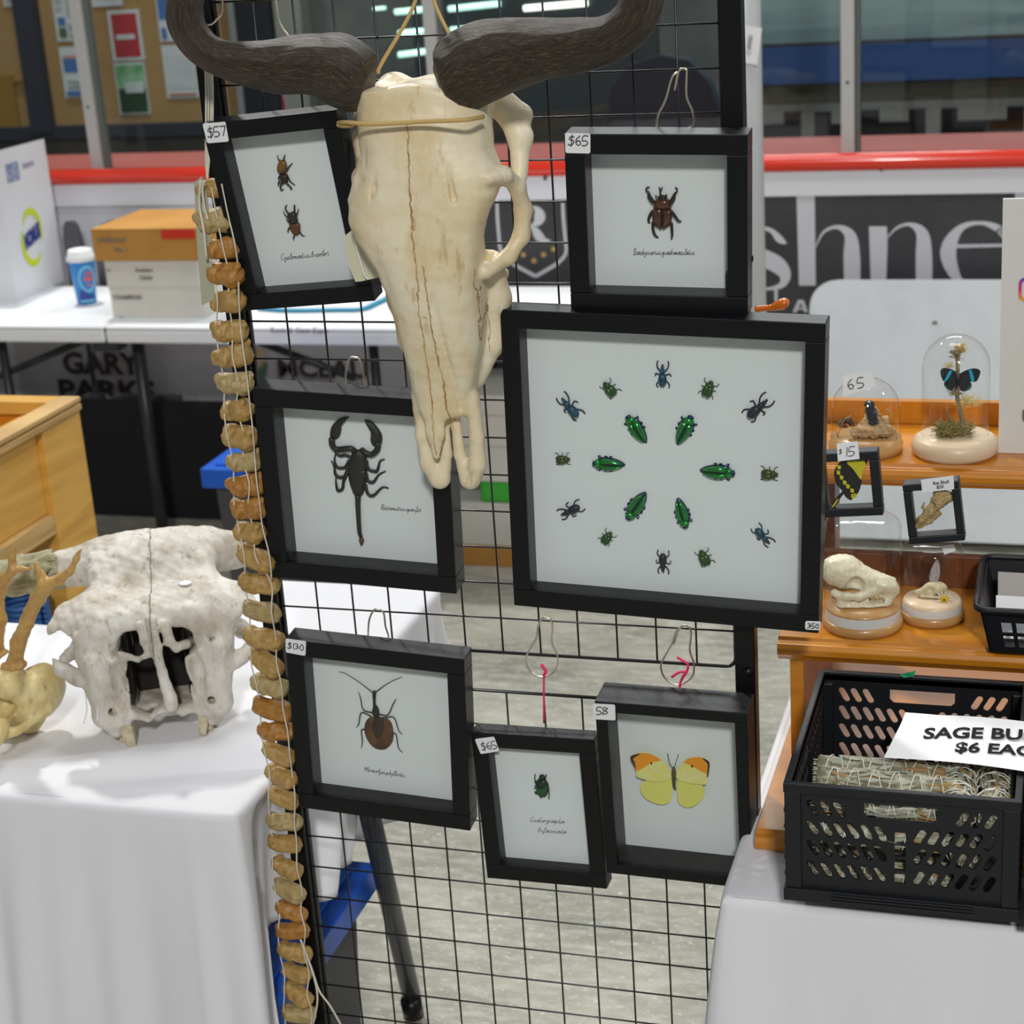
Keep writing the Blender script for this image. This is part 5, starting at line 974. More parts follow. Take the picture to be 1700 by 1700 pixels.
# ---- garland of vertebrae
def vert(seed, lobes):
    F = Field((-.030, -.030, -.024), (.030, .030, .024), .0017); g = np.random.default_rng(seed)
    if lobes:
        F.add(F.dell((.010, 0, 0), (.0165, .016, .0145)), .004); F.add(F.dell((-.006, -.006, -.002), (.0135, .013, .0125)), .003); F.add(F.dell((-.016, .002, -.001), (.0085, .010, .009)), .003); F.add(F.dcap((.008, -.006, .010), (.020, -.004, .0125), .005), .004); F.sub(F.dell((-.001, -.019, -.004), (.0025, .006, .015)), .004)
    else:
        F.add(F.dcap((-.010, 0, .001), (.012, 0, -.001), .0135, .0145), .004); F.add(F.dell((.017, -.002, -.005), (.010, .013, .0105)), .004); F.add(F.dell((-.017, 0, .004), (.0085, .014, .0115)), .003); F.sub(F.dcap((-.006, -.022, .0), (.008, -.022, -.006), .0075), .005); F.add(F.dcap((-.02, -.004, .011), (.016, -.004, .006), .0045), .003); F.sub(F.dell((0, 0, .022), (.018, .012, .007)), .004)
    F.rough(.0007, 260, seed); return F.mesh()
VM_ = [bone('vertebra_ochre', (.48, .31, .10), (.30, .16, .035), (.13, .06, .015), None, 90, .5), bone('vertebra_pale', (.46, .36, .17), (.34, .21, .07), (.14, .08, .02), None, 90, .52), bone('vertebra_orange', (.45, .22, .045), (.28, .11, .015), (.13, .05, .01), None, 90, .48)]
vm = [vert(1, True), vert(2, True), vert(3, False), vert(4, False)]
for me_ in vm: me_.materials.append(VM_[0])
gl = thing('bone_garland', 'long string of brown vertebrae hanging down the left post', 'garland', at(345, 160, 'y', -.045))
VP = [(347, 311), (356, 363), (367, 411), (374, 453), (377, 498), (380, 547), (384, 590), (388, 634), (392, 679), (398, 722), (403, 765), (407, 804), (411, 841), (414, 881), (424, 927), (429, 969), (434, 1015), (437, 1060), (442, 1100), (447, 1138), (452, 1177), (458, 1214), (462, 1251), (467, 1288), (470, 1325), (471, 1364), (472, 1400), (476, 1440), (480, 1478), (483, 1513), (485, 1545), (488, 1580), (491, 1615), (494, 1650), (496, 1683), (498, 1720)]
GY_ = -.048
for i, (x, y) in enumerate(VP):
    p = at(x, y, 'y', GY_); two = i < 14; me_ = vm[(i % 2) + (0 if two else 2)]
    o = bpy.data.objects.new('vertebra', me_); COL.objects.link(o); o.parent = gl; o.location = p - gl.location
    s_ = (.82 if i == 0 else 1) * (1.03 if i < 22 else .92) * (1 + .05 * math.sin(i * 2.3)); o.scale = (s_, s_, s_ * (1.0 if two else .92)); o.rotation_euler = (.2 * math.sin(i * 1.7), (.12 if two else .16) + .13 * math.sin(i * 2.9), .5 * math.sin(i * 1.3) + (0 if two else .15))
    o.material_slots[0].link = 'OBJECT'; o.material_slots[0].material = VM_[(0, 1, 0, 0, 2, 1)[(i * 5 + i // 3) % 6]]
def cord(pts, r_=.0010, y=GY_ - .0125, name='cord', m_=CORD):
    P = spline([at(x, yy, 'y', y + .004 * math.sin(yy * .06)) for x, yy in pts], 6); b = MB(); b.tube(P, r_, 6); return b.build(name, m_, gl, o=gl.location)
cord([(x - (19 if i < 16 else 22) + 3 * math.sin(i * 2), y) for i, (x, y) in enumerate(VP)]); cord([(x + 4 + (3 * math.sin(i * 3)) + (15 if i > 14 else 0), y) for i, (x, y) in enumerate(VP)]); cord([(x + 21 + 2 * math.sin(i), y - 6) for i, (x, y) in enumerate(VP) if i < 16])
for dx in (-4, 0, 4, 7): cord([(338 + dx, 60), (345 + dx, 120), (346 + dx, 200), (344 + dx * .6, 260), (344, 300)], .0012, GY_ - .004)
cord([(339, 300), (336, 315), (340, 345), (345, 365)], .0016, GY_ - .022); cord([(333, 300), (331, 340), (338, 380), (343, 430)], .0017, GY_ - .024)
cord([(499, 1560), (510, 1590), (522, 1625), (527, 1660), (520, 1700)], .0014); cord([(503, 1570), (518, 1610), (530, 1645), (548, 1670), (568, 1705)], .0014)
b = MB(); b.poly([at(x, y, 'y', GY_ - .012) for x, y in ((322, 305), (335, 292), (345, 330), (352, 440), (357, 497), (335, 507), (328, 420))], (0, -1, 0), .0006); b.build('hanging_card', mat('olive_card', (.40, .40, .29), .7), gl, o=gl.location)

# ---- weathered cattle skull on the left table (faces the camera)
BA = R(25); MBi = Matrix.Rotation(BA, 4, 'Z'); BO_ = Vector((-.235, .06, .742))
cs = thing('weathered_skull', 'big weathered grey cattle skull with broken nose on the left white table', 'skull', BO_, (0, 0, BA))
# local axes: x lateral, -y towards the viewer, z up
F = Field((-.175, -.065, -.002), (.175, .245, .285), .0027)
F.F = F.dbox((0, .105, .205), (.092, .105, .020), .018, (R(17), 0, 0)) .astype(np.float32)      # forehead plate
F.add(F.dell((0, .16, .225), (.075, .055, .036)), .03); F.add(F.dcap((-.085, .045, .178), (.085, .045, .178), .024), .025)
F.add(F.dell((0, .15, .13), (.078, .085, .085)), .02)
for a in (-1, 1):
    F.chain([(a * .05, .175, .222, .030), (a * .095, .185, .215, .027), (a * .135, .19, .212, .028)], .02)
    F.add(F.dell((a * .100, .060, .180), (.040, .045, .022), (R(20), a * R(14), 0)), .018)
    F.chain([(a * .128, .075, .185, .012), (a * .141, .055, .168, .010), (a * .143, .045, .140, .009), (a * .136, .030, .118, .010), (a * .112, .015, .105, .012)], .008)     # eye ring
    F.chain([(a * .136, .075, .115, .009), (a * .120, .12, .11, .011), (a * .10, .16, .12, .012)], .01)
    F.sub(F.dell((a * .128, .060, .147), (.026, .050, .024)), .006)
    F.add(F.dbox((a * .080, .010, .108), (.022, .022, .044), .012, (0, a * R(8), a * R(-20))), .012)
    F.chain([(a * .088, .010, .135, .018), (a * .080, .004, .09, .020), (a * .078, .004, .05, .020), (a * .070, .006, .026, .013)], .012)
    F.add(F.dbox((a * .062, .065, .088), (.011, .080, .052), .006, (0, 0, a * R(-4))), .008); F.add(F.dell((a * .072, .012, .166), (.040, .016, .026), (0, a * R(24), 0)), .010); F.add(F.dcap((a * .045, -.004, .150), (a * .050, -.008, .052), .0065, .0055), .005)
    F.sub(F.dell((a * .055, -.016, .100), (.012, .014, .040)), .006); F.sub(F.dcap((a * .070, -.03, .062), (a * .070, .0, .060), .006), .003)
F.sub(F.dbox((.0, .02, .120), (.036, .085, .052), .018), .006); F.sub(F.dbox((-.030, .02, .155), (.018, .05, .018), .012), .004); F.sub(F.dbox((.034, .02, .150), (.022, .05, .020), .012), .004); F.sub(F.dbox((0, .05, .085), (.034, .06, .035), .012), .004)
F.sub(F.dbox((0, .03, .015), (.043, .08, .032), .012), .006); F.add(F.dbox((0, .145, .085), (.075, .035, .065), .02), .02)
F.chain([(0, -.005, .190, .008), (.002, -.008, .150, .0075), (.006, -.010, .11, .007), (.012, -.012, .070, .010), (.013, -.010, .058, .010)], .004, (1, 1.3, 1)); F.chain([(-.016, .0, .182, .006), (-.014, -.004, .160, .006), (-.010, 0, .14, .004)], .004); F.chain([(.018, .0, .180, .008), (.022, -.003, .155, .007), (.030, .0, .142, .006), (.045, .004, .145, .007)], .004)
F.chain([(-.045, -.004, .142, .006), (-.025, -.004, .133, .005), (-.008, -.004, .138, .004)], .004)
F.chain([(-.046, .0, .052, .009), (-.022, .004, .040, .0065), (.003, .004, .052, .006), (.026, .004, .042, .0065), (.048, 0, .052, .009)], .006, (1, 1.8, 1))
F.sub(F.dcap((-.003, .20, .27), (.000, -.02, .197), .0017), .003); F.sub(F.dell((-.010, .09, .236), (.007, .006, .009)), .003)
for a in (-1, 1): F.chain([], 0); F.sub(F.dcap((a * .118, .02, .160), (a * .055, -.02, .142), .0018), .003); F.sub(F.dcap((a * .105, -.02, .108), (a * .06, -.03, .096), .0016), .003)
F.add(F.dbox((0, .065, .040), (.055, .062, .0045), .003), .004); F.sub(F.dell((-.018, .02, .040), (.012, .016, .02)), .003); F.rough(.0005, 90, 5); F.rough(.0004, 300, 8)
GB = bone('weathered_bone', (.70, .67, .60), (.34, .28, .19), (.10, .08, .05), ([(-.002, .03, .0014, .13, .29)], .010), 15, .75)
link('cranium', F.mesh(), cs, GB)
b = MB(); b.box((-.040, .082, .048), (.040, .090, .168)); b.box((-.0405, .02, .06), (-.0385, .085, .160)); b.box((.0385, .02, .06), (.0405, .085, .160)); b.build('nasal_shade_plates', mat('black_shade_mould_flecks', (.014, .012, .010), .9, vary=(160, (.30, .28, .24), (1, 1, 1), .68, .74)), cs, bevel=.002)  # added black plates put the cavity's shade into colour; pale flecks are mould
BT = bone('weathered_tooth', (.62, .55, .38), (.35, .26, .12), (.10, .07, .03), None, 70)
for a in (-1, 1):
    for k in range(3):
        b = MB(); x = a * (.054 + .009 * k); M_ = Matrix.Translation((x, .002 + .014 * k, .025)) @ Matrix.Rotation(a * .15, 4, 'Y'); M_ = M_ @ Matrix.Scale(1.9 if a < 0 else 1.6, 4); b.add([M_ @ Vector(v) for v in ((-.006, -.007, .022), (.006, -.007, .022), (.006, .008, .022), (-.006, .008, .022), (-.004, -.005, -.012), (.003, -.005, -.015), (.004, .006, -.011), (-.003, .006, -.014))], [(0, 1, 2, 3), (7, 6, 5, 4), (0, 4, 5, 1), (1, 5, 6, 2), (2, 6, 7, 3), (3, 7, 4, 0)]); b.build('tooth', BT, cs, bevel=.002)
for a, m_, L_ in ((1, bone('horn_core_tan', (.60, .50, .33), (.42, .30, .14), (.2, .13, .06), None, 40, .8), .055), (-1, bone('horn_core_mossy', (.42, .38, .24), (.22, .20, .09), (.10, .08, .03), None, 45, .9), .085)):
    F = Field((min(a * .12, a * .25), .13, .15), (max(a * .12, a * .25), .26, .29), .0026); F.F = F.dcap((a * .145, .19, .212), (a * (.145 + L_), .192, .217 if a > 0 else .205), .030, .027).astype(np.float32); F.sub(F.dbox((a * (.145 + L_ + .045), .19, .21), (.03, .08, .08), .002), .003); F.sub(F.dcap((a * .12, .19, .212), (a * .15, .19, .212), .026), .002); F.rough(.0018, 160, 6); link('horn_stub', F.mesh(), cs, m_)
b = MB(); b.ell((.050, .058, .2165), (.010, .006, .0016), Matrix.Rotation(R(17), 3, 'X'), 12, 6); b.build('price_sticker', STICK, cs)
for P in (((-.105, .0, .09), (-.106, -.004, .065), (-.113, -.008, .045)), ((-.088, -.012, .085), (-.090, -.016, .065), (-.092, -.018, .052))): b = MB(); b.tube(spline(P, 5), .0011, 6); b.build('tie_string', mat('white_string', (.8, .8, .82)), cs)

# ---- antlered skull at the left edge
ds = thing('antlered_skull', 'small yellowish deer skull with forked antlers at the left edge', 'skull', (-.47, .0, .742)); O = ds.location
AM = bone('antler_brown', (.56, .34, .10), (.34, .18, .045), (.74, .62, .36), None, 16, .45); SK = bone('deer_bone', (.74, .62, .32), (.56, .38, .10), (.30, .17, .05), None, 18, .4)
def wl_(x, y, yy): return Vector(at(x, y, 'y', yy)) - O
A = lambda pts: [(*wl_(x, y, yy), r_ / 1290) for x, y, yy, r_ in pts]
P_all = [A([(23, 1104, .02, 15), (30, 1070, .02, 14), (45, 1030, .02, 13), (62, 995, .02, 13), (74, 972, .02, 13)]), A([(74, 975, .02, 12), (66, 955, .02, 8.5), (60, 935, .02, 4)]), A([(74, 972, .02, 11), (98, 962, .02, 9.5), (116, 948, .02, 7.5), (127, 928, .02, 5), (136, 910, .02, 1.5)]),
         A([(-8, 1085, .06, 15), (0, 1030, .06, 12), (-2, 985, .06, 11), (8, 960, .06, 10), (22, 945, .06, 9)]), A([(20, 948, .06, 8.5), (20, 925, .06, 6), (27, 887, .06, 1.5)]), A([(20, 948, .06, 7.5), (35, 945, .06, 5.5), (54, 942, .06, 3.5)])]
lo = np.min([np.min([p[:3] for p in q_], 0) for q_ in P_all], 0) - .02; hi = np.max([np.max([p[:3] for p in q_], 0) for q_ in P_all], 0) + .02
for nm, grp in (('antler', P_all[:3]), ('antler', P_all[3:])):
    F = Field(lo, hi, .0024)
    for q_ in grp: F.chain(q_, .005)
    if grp is P_all[:3] or nm: 
        b0 = grp[0][0]; 
        for k in range(10): a = k * .628; F.add(F.dell((b0[0] + .013 * math.cos(a), b0[1] + .013 * math.sin(a), b0[2]), (.006, .006, .005)), .003)
    F.rough(.0007, 260, 2); link(nm, F.mesh(), ds, AM)
c0 = wl_(50, 1160, .03); e0 = wl_(10, 1175, .0)
F = Field((-.14, -.12, -.002), (.10, .17, .16), .0028)
F.F = F.dell((c0.x, c0.y + .02, max(c0.z, .05)), (.034, .055, .040)).astype(np.float32); pd = P_all[0][0]
F.chain([(pd[0], pd[1], pd[2] - .004, .013), (pd[0] - .004, pd[1], c0.z + .02, .017)], .01); F.chain([(e0.x + .01, e0.y, e0.z + .035, .02), (e0.x - .05, e0.y + .02, e0.z + .035, .022)], .012)
nz_ = wl_(-10, 1225, -.06); F.chain([(e0.x - .01, e0.y, e0.z + .0, .022), (nz_.x, nz_.y, max(.018, nz_.z), .014)], .012); F.chain([(c0.x + .030, c0.y - .0, c0.z - .015, .006), (e0.x + .026, e0.y - .02, max(.015, e0.z - .025), .006), (e0.x - .0, e0.y - .035, max(.012, e0.z - .03), .007)], .006)
F.add(F.dcap((e0.x, c0.y + .02, .02), (e0.x - .05, c0.y + .02, .02), .02), .02); F.sub(F.dell((e0.x - .002, e0.y - .012, e0.z + .004), (.019, .03, .018)), .004); F.rough(.0006, 150, 4); link('cranium', F.mesh(), ds, SK)
# ================================================================ THE RIGHT TABLE: STEPPED SHELF, DOMES, CRATES
sh = thing('stepped_shelf', 'orange-stained wooden stepped display shelf on the right table', 'shelf', (.66, .1, TZ)); O = sh.location
SX0, SX1 = .652, 1.42; z2 = .94; y3 = .295; z3 = at(1600, 776, 'y', y3).z; zb = .768
def edge_board(name, y0, y1, zt, th, m_, x0=SX0 - .008, over=.012):
    """board with a rounded and stepped front edge, run along x"""
    pr = [(y1, zt - th), (y1, zt), (y0 + .010, zt), (y0 + .008, zt - .005), (y0 + .001, zt - .007), (y0 - .003, zt - .013), (y0 - .002, zt - .021), (y0 + .004, zt - .026), (y0 + .009, zt - th)]
    b = MB(); n = len(pr); vs = [(x, y, z) for x in (x0, SX1) for y, z in pr]; b.add(vs, [(i, (i + 1) % n, n + (i + 1) % n, n + i) for i in range(n)] + [tuple(range(n - 1, -1, -1)), tuple(range(n, 2 * n))]); return b.build(name, m_, sh, o=O, bevel=.001)
edge_board('base_board', -.098, .50, zb, zb - TZ - .0005, CHERRY); edge_board('middle_board', .098, .315, z2, .032, CHERRY); edge_board('top_board', y3, .50, z3, .032, CHERRY)
def bb(name, a, d, m_): b = MB(); b.box(a, d); b.build(name, m_, sh, o=O, bevel=.0012)
bb('side_panel', (SX0 + .006, .112, zb), (SX0 + .024, .50, z2 - .032), CHERRY); bb('side_panel', (SX1 - .03, .112, zb), (SX1 - .012, .50, z2 - .032), CHERRY)
bb('middle_riser', (SX0 + .006, .30, z2), (SX1 - .012, .315, at(1600, 925, 'y', .30).z), CHERRYD)
bb('top_back_rail', (SX0, .485, z3), (SX1, .50, at(1550, 667, 'y', .485).z), CHERRY)
bb('upright', (SX0 + .006, .44, z2 - .032), (SX0 + .024, .50, z3 - .032), CHERRYD); bb('upright', (SX1 - .03, .44, z2 - .032), (SX1 - .012, .50, z3 - .032), CHERRYD)

MOSS = mat('dry_moss', (.33, .24, .07), .9, vary=(90, (.18, .17, .04), (1, 1, 1), .45, .6)); MOSSL = mat('pale_moss', (.62, .50, .22), .9); TWIG = mat('lichen_twig', (.22, .17, .09), .9, vary=(70, (.42, .36, .18), (1, 1, 1), .5, .6), bump=(200, .6))
def tuft(mb, c, r, n, l=.008, rr=.00045, up=.5):
    g = random.Random(int(abs(c[0] * 9999)) + n)
    for _ in range(n):
        a, e = g.uniform(0, 6.28), g.uniform(-.2, 1.2); d = Vector((math.cos(a) * math.cos(e), math.sin(a) * math.cos(e), math.sin(e) * up + .1)); s_ = Vector(c) + Vector((g.uniform(-1, 1) * r[0], g.uniform(-1, 1) * r[1], g.uniform(-.3, 1) * r[2]))
        q = s_ + d * l + Vector((g.uniform(-1, 1), g.uniform(-1, 1), g.uniform(-1, 1))) * l * .5; mb.tube([s_, s_ + d * l * .6, q], rr, 3, cap=False, sm=False)
def glass_dome(t, r, h, z0, flat=False, th=.0014, n=48):
    if flat: pr = [(r, z0), (r, z0 + h - .012), (r - .003, z0 + h - .004), (r - .010, z0 + h), (0, z0 + h)]
    else: pr = [(r, z0)] + [(r, z0 + h - r)] + [(r * math.cos(k * math.pi / 24), z0 + h - r + r * math.sin(k * math.pi / 24)) for k in range(1, 13)]
    b = MB(); b.lathe(pr, n); o = b.build('glass_cover', DOME, t, weld=True); return o
# tall dome with butterfly
pc = at(1585, 745, 'z', z3 + .006); d2 = thing('glass_dome', 'tall glass dome with a black and blue butterfly on the top step', 'glass dome', (pc.x, pc.y + .0, z3)); k1 = (pc - CAM).length / FPX
br = 68 * k1; gr = 53 * k1; bh = .026
b = MB(); b.lathe([(0, 0), (br * .92, 0), (br, .006), (br, .015), (br * .95, .022), (br * .83, bh), (0, bh)], 48); b.build('wooden_base', LIGHTW, d2, weld=True)
ztop = at(1587, 556, 'y', pc.y).z - z3; glass_dome(d2, gr, ztop - bh, bh + .0005)
def loc2(x, y, dy=0.): return at(x, y, 'y', pc.y + dy) - d2.location
moss = MB(); tuft(moss, (0, 0, bh + .004), (.022, .018, .008), 420, .010); tuft(moss, (-.012, -.01, bh + .004), (.012, .012, .012), 200, .010); o = moss.build('moss', MOSS, d2); o['kind'] = 'stuff'
stem = MB(); P = [loc2(1600, 720), loc2(1596, 690), loc2(1588, 650), loc2(1590, 610), loc2(1590, 580)]; P[0].z = bh
stem.tube(spline(P, 6), [.0035] * 8 + [.0028] * 17, 8); tuft(stem, loc2(1588, 592), (.004, .004, .008), 60, .007); tuft(stem, loc2(1585, 655), (.006, .005, .006), 70, .005); stem.build('stem', TWIG, d2)
b = MB(); tuft(b, loc2(1593, 583), (.004, .004, .008), 120, .007); tuft(b, loc2(1608, 672, .01), (.012, .006, .010), 120, .010, .0003); tuft(b, loc2(1576, 610, .01), (.004, .004, .004), 50, .006, .0003); o = b.build('dry_fluff', MOSSL, d2); o['kind'] = 'stuff'
b = MB(); b.tube([loc2(1571, 674), loc2(1574, 690), loc2(1578, 704)], [.0006, .0016, .0008], 6); b.build('dark_twig', TWIG, d2)
BKB = mat('black_butterfly', (.010, .013, .016), .6); BBL = mat('butterfly_turquoise', (.01, .42, .62), .4); BGR = mat('butterfly_teal_edge', (.02, .16, .14), .5)
bf = thing('butterfly', 'black butterfly with bright blue bands inside the tall glass dome', 'butterfly', d2.location + loc2(1590, 632, -.008)); OB = bf.location
L5 = lambda x, y: (1300 + x / 4.25, 500 + y / 4.25)
def w5(name, pts, m_, dd, par, oo): b = MB(); b.poly([at(*L5(*q), 'y', OB.y - dd + .25 * abs(at(*L5(*q), 'y', OB.y).x - OB.x) * -1) for q in spline(pts, 4)][:-1], (0, -1, 0), .0003); return b.build(name, m_, par, o=oo)
f1 = w5('fore_wing', [(1225, 500), (1180, 478), (1130, 472), (1110, 495), (1118, 540), (1140, 568), (1190, 560), (1228, 530), (1225, 500)], BKB, .002, bf, OB); f2 = w5('fore_wing', [(1240, 515), (1290, 488), (1350, 474), (1390, 490), (1385, 530), (1360, 568), (1310, 565), (1250, 545), (1240, 515)], BKB, .002, bf, OB)
h1_ = w5('hind_wing', [(1225, 530), (1160, 560), (1135, 580), (1150, 615), (1185, 632), (1215, 600), (1228, 560), (1225, 530)], BKB, .001, bf, OB); h2_ = w5('hind_wing', [(1240, 540), (1235, 590), (1255, 632), (1290, 635), (1325, 615), (1328, 580), (1300, 555), (1240, 540)], BKB, .001, bf, OB)
for par, pts in ((f1, [(1175, 490), (1192, 496), (1160, 555), (1138, 562), (1175, 490)]), (f2, [(1310, 490), (1330, 488), (1348, 555), (1332, 568), (1310, 490)])): w5('blue_band', pts, BBL, .0034, par, OB)
for par, pts in ((h1_, [(1140, 590), (1150, 612), (1180, 628), (1165, 612), (1140, 590)]), (h2_, [(1325, 590), (1318, 615), (1290, 632), (1310, 606), (1325, 590)])): w5('teal_edge', pts, BGR, .0026, par, OB)
b = MB(); b.tube([at(1585, 617, 'y', OB.y - .004), at(1590, 630, 'y', OB.y - .004), at(1588, 645, 'y', OB.y - .003)], [.0014, .002, .001], 6); b.build('body', BKB, bf, o=OB)
# low dome with a dark crystal
pc = at(1437, 743, 'z', z3 + .004); d1 = thing('glass_dome', 'low glass dome marked 65, with dried wood and a dark stone inside', 'glass dome', (pc.x, pc.y, z3)); k1 = (pc - CAM).length / FPX; br, gr = 59 * k1, 56 * k1; bh = .020
CORK = wood('warm_turned_wood', (.42, .21, .06), (.58, .34, .13), 7, (1, 1, 8), .35)
b = MB(); b.lathe([(0, 0), (br, 0), (br * 1.01, .012), (br * .97, .013), (br * .97, bh), (0, bh)], 48); b.build('wooden_base', CORK, d1, weld=True); ztop = at(1437, 627, 'y', pc.y).z - z3; glass_dome(d1, gr, ztop - bh, bh + .0005)
def loc1(x, y, dy=0.): return at(x, y, 'y', pc.y + dy) - d1.location
F = Field((-.046, -.03, bh), (.05, .03, bh + .055), .0016); a_, c_ = loc1(1405, 728, -.012), loc1(1475, 715, -.012); F.F = F.dcap((a_.x + .012, -.012, bh + .009), (c_.x, -.010, bh + .012), .008, .0095, (1, 1, .9)).astype(np.float32); F.add(F.dcap((0, .005, bh + .006), (.010, .008, bh + .032), .014, .008), .01); F.add(F.dcap((.02, .006, bh + .005), (.026, .01, bh + .022), .012, .006), .008); F.rough(.0012, 400, 1); link('driftwood', F.mesh(), d1, BARK)
b = MB(); p = loc1(1447, 678, 0); 
for k in range(4): b.ell(p + Vector((.002 * k - .003, -.002 * k, -.007 * k + .004)), (.0085 - .001 * abs(k - 1), .007, .008), Matrix.Rotation(.5 * k, 3, 'Y'), 6, 4)
for q in b.sm: pass
b.sm = [False] * len(b.sm); b.build('dark_stone', mat('black_tourmaline', (.02, .022, .03), .12, coat=.5), d1)
b = MB(); g = random.Random(3)
for k in range(46):
    a = g.uniform(0, 6.28); e = g.uniform(-.1, 1.3); q = loc1(1405, 706, -.004); q = q + Vector((math.cos(a) * math.cos(e), math.sin(a) * math.cos(e) * .8, math.sin(e) * .9)) * .011; b.tube([q * .55 + loc1(1405, 706, -.004) * .45, q, q + Vector((g.uniform(-1, 1), g.uniform(-1, 1), g.uniform(-.5, 1))) * .003], [.0018, .0014, .0004], 4)
b.build('seed_cone', mat('dark_cone_brown', (.10, .05, .025), .7), d1)
b = MB()
for P in (((1470, 735), (1480, 700), (1476, 682), (1470, 680)), ((1465, 725), (1485, 715), (1490, 730)), ((1390, 725), (1400, 700), (1412, 690)), ((1388, 715), (1396, 730), (1420, 733))): b.tube(spline([loc1(*q, -.01) for q in P], 5), .0006, 5)
b.build('tendril', TWIG, d1)
b = MB(); Q = [loc1(*q, -gr * 1.04) for q in ((1399, 624), (1419, 620), (1448, 616), (1454, 642), (1420, 652), (1400, 659))]; b.poly(Q, (0, -1, .25), .0005); s_ = b.build('price_label', PAPER, d1)
b = MB(); Mx = Matrix.Translation(loc1(1407, 647, -gr * 1.04 - .0008)) @ Matrix.Rotation(R(-10), 4, 'Y'); pen(b, '65', Mx, .0135, .0006, adv=1.0); b.build('handwritten_price', INK, s_)

# big jar with skull on the middle step
pc = at(1432, 1030, 'z', z2 + .006); j1 = thing('glass_jar', 'large flat-topped glass cloche with a cream animal skull on the middle step', 'glass cloche', (pc.x, pc.y, z2)); k1 = (pc - CAM).length / FPX; br, gr = 65 * k1, 61 * k1
b = MB(); b.lathe([(0, 0), (br * .96, 0), (br, .006), (br * .97, .012), (gr * 1.0, .013), (0, .013)], 48); b.build('base_foot', CORK, j1, weld=True); b = MB(); b.lathe([(gr * .985, .013), (gr * .985, .026)], 48); b.lathe([(gr * .985, .026), (gr * .97, .030), (0, .030)], 48, mi=1); b.build('base_plug', [mat('silver_band', (.70, .68, .66), .35), CORK], j1, weld=True)
ztop = at(1432, 858, 'y', pc.y).z - z2; glass_dome(j1, gr, ztop - .014, .0135, True)
def locj(x, y, dy=0.): return at(x, y, 'y', pc.y + dy) - j1.location
sk_o = locj(1425, 990); zs_ = .0305
F = Field((-.05, -.030, zs_), (.052, .032, zs_ + .088), .0012); L6 = lambda x, y: (1300 + x / 4.25, 820 + y / 4.25)
def f6(x, y, dy=0.): q = locj(*L6(x, y), dy); return (q.x, dy, q.z)
F.F = F.dell(f6(405, 540), (.026, .021, .021)).astype(np.float32); F.chain([(*f6(470, 560), .018), (*f6(600, 610), .013), (*f6(720, 640), .010), (*f6(770, 660), .0075)], .012)
for a in (-1, 1):
    F.chain([(*f6(360, 700, a * .018), .005), (*f6(450, 725, a * .020), .0045), (*f6(540, 725, a * .017), .005), (*f6(640, 690, a * .010), .006)], .006)
    F.chain([(*f6(420, 790, a * .014), .008), (*f6(500, 810, a * .012), .0085), (*f6(620, 795, a * .009), .007), (*f6(720, 770, a * .005), .005), (*f6(765, 720, a * .003), .004)], .008); F.chain([(*f6(420, 780, a * .016), .007), (*f6(400, 730, a * .018), .004)], .005)
    F.sub(F.dell(f6(515, 640, a * .017), (.0105, .010, .0095)), .003)
    for k in range(6): F.add(F.dcap(f6(560 + k * 32, 740 - k * 5, a * (.009 - k * .0008)), f6(562 + k * 32, 760 - k * 5, a * (.009 - k * .0008)), .0022, .001), .0015)
F.add(F.dcap(f6(745, 590), f6(795, 600), .003, .0008), .003); F.chain([(*f6(765, 640), .006), (*f6(795, 690), .0035)], .005); F.sub(F.dbox(f6(665, 735), (.010, .03, .0025), .001), .002); F.rough(.0003, 500, 2)
ANS = bone('cream_skull_bone', (.80, .74, .56), (.70, .60, .38), (.42, .30, .14), None, 40, .35)
o = link('animal_skull', F.mesh(), None, ANS); o.location = j1.location; tag(o, 'small cream animal skull in profile inside the large glass cloche', 'skull')
# small jar with flower
pc = at(1547, 1018, 'z', z2 + .006); j2 = thing('glass_jar', 'smaller flat-topped glass cloche with a daisy and tiny skull on the middle step', 'glass cloche', (pc.x, pc.y, z2)); k1 = (pc - CAM).length / FPX; br, gr = 52 * k1, 48.5 * k1
b = MB(); b.lathe([(0, 0), (br * .95, 0), (br, .006), (br * .97, .012), (gr, .013), (0, .013)], 48); b.build('base_foot', CORK, j2, weld=True); b = MB(); b.lathe([(gr * .985, .013), (gr * .985, .023)], 48); b.lathe([(gr * .985, .023), (gr * .9, .028), (0, .028)], 48, mi=1); b.build('base_plug', [MATS['silver_band'], LIGHTW], j2, weld=True)
ztop = at(1547, 900, 'y', pc.y).z - z2; glass_dome(j2, gr, ztop - .014, .0135, True)
def lock(x, y, dy=0.): return at(x, y, 'y', pc.y + dy) - j2.location
F = Field((-.032, -.016, .0285), (.030, .022, .055), .0010); p = lock(1548, 982); F.F = F.dell((p.x + .004, .004, .040), (.015, .009, .009)).astype(np.float32); F.chain([(p.x - .004, .002, .038, .007), (p.x - .020, 0, .034, .003)], .005); F.sub(F.dell((p.x - .002, -.007, .041), (.0045, .004, .004)), .002); F.chain([(p.x + .01, -.006, .031, .0022), (p.x - .014, -.005, .031, .0018)], .003)
o = link('animal_skull', F.mesh(), None, bone('tiny_skull_bone', (.66, .58, .38), (.5, .40, .2), (.28, .18, .08), None, 80, .4)); o.location = j2.location; tag(o, 'tiny brown-cream skull beside the daisy inside the smaller glass cloche', 'skull')
fp = lock(1568, 994, -.012); fl_ = thing('daisy', 'dried daisy with yellow centre inside the smaller glass cloche', 'flower', j2.location + fp)
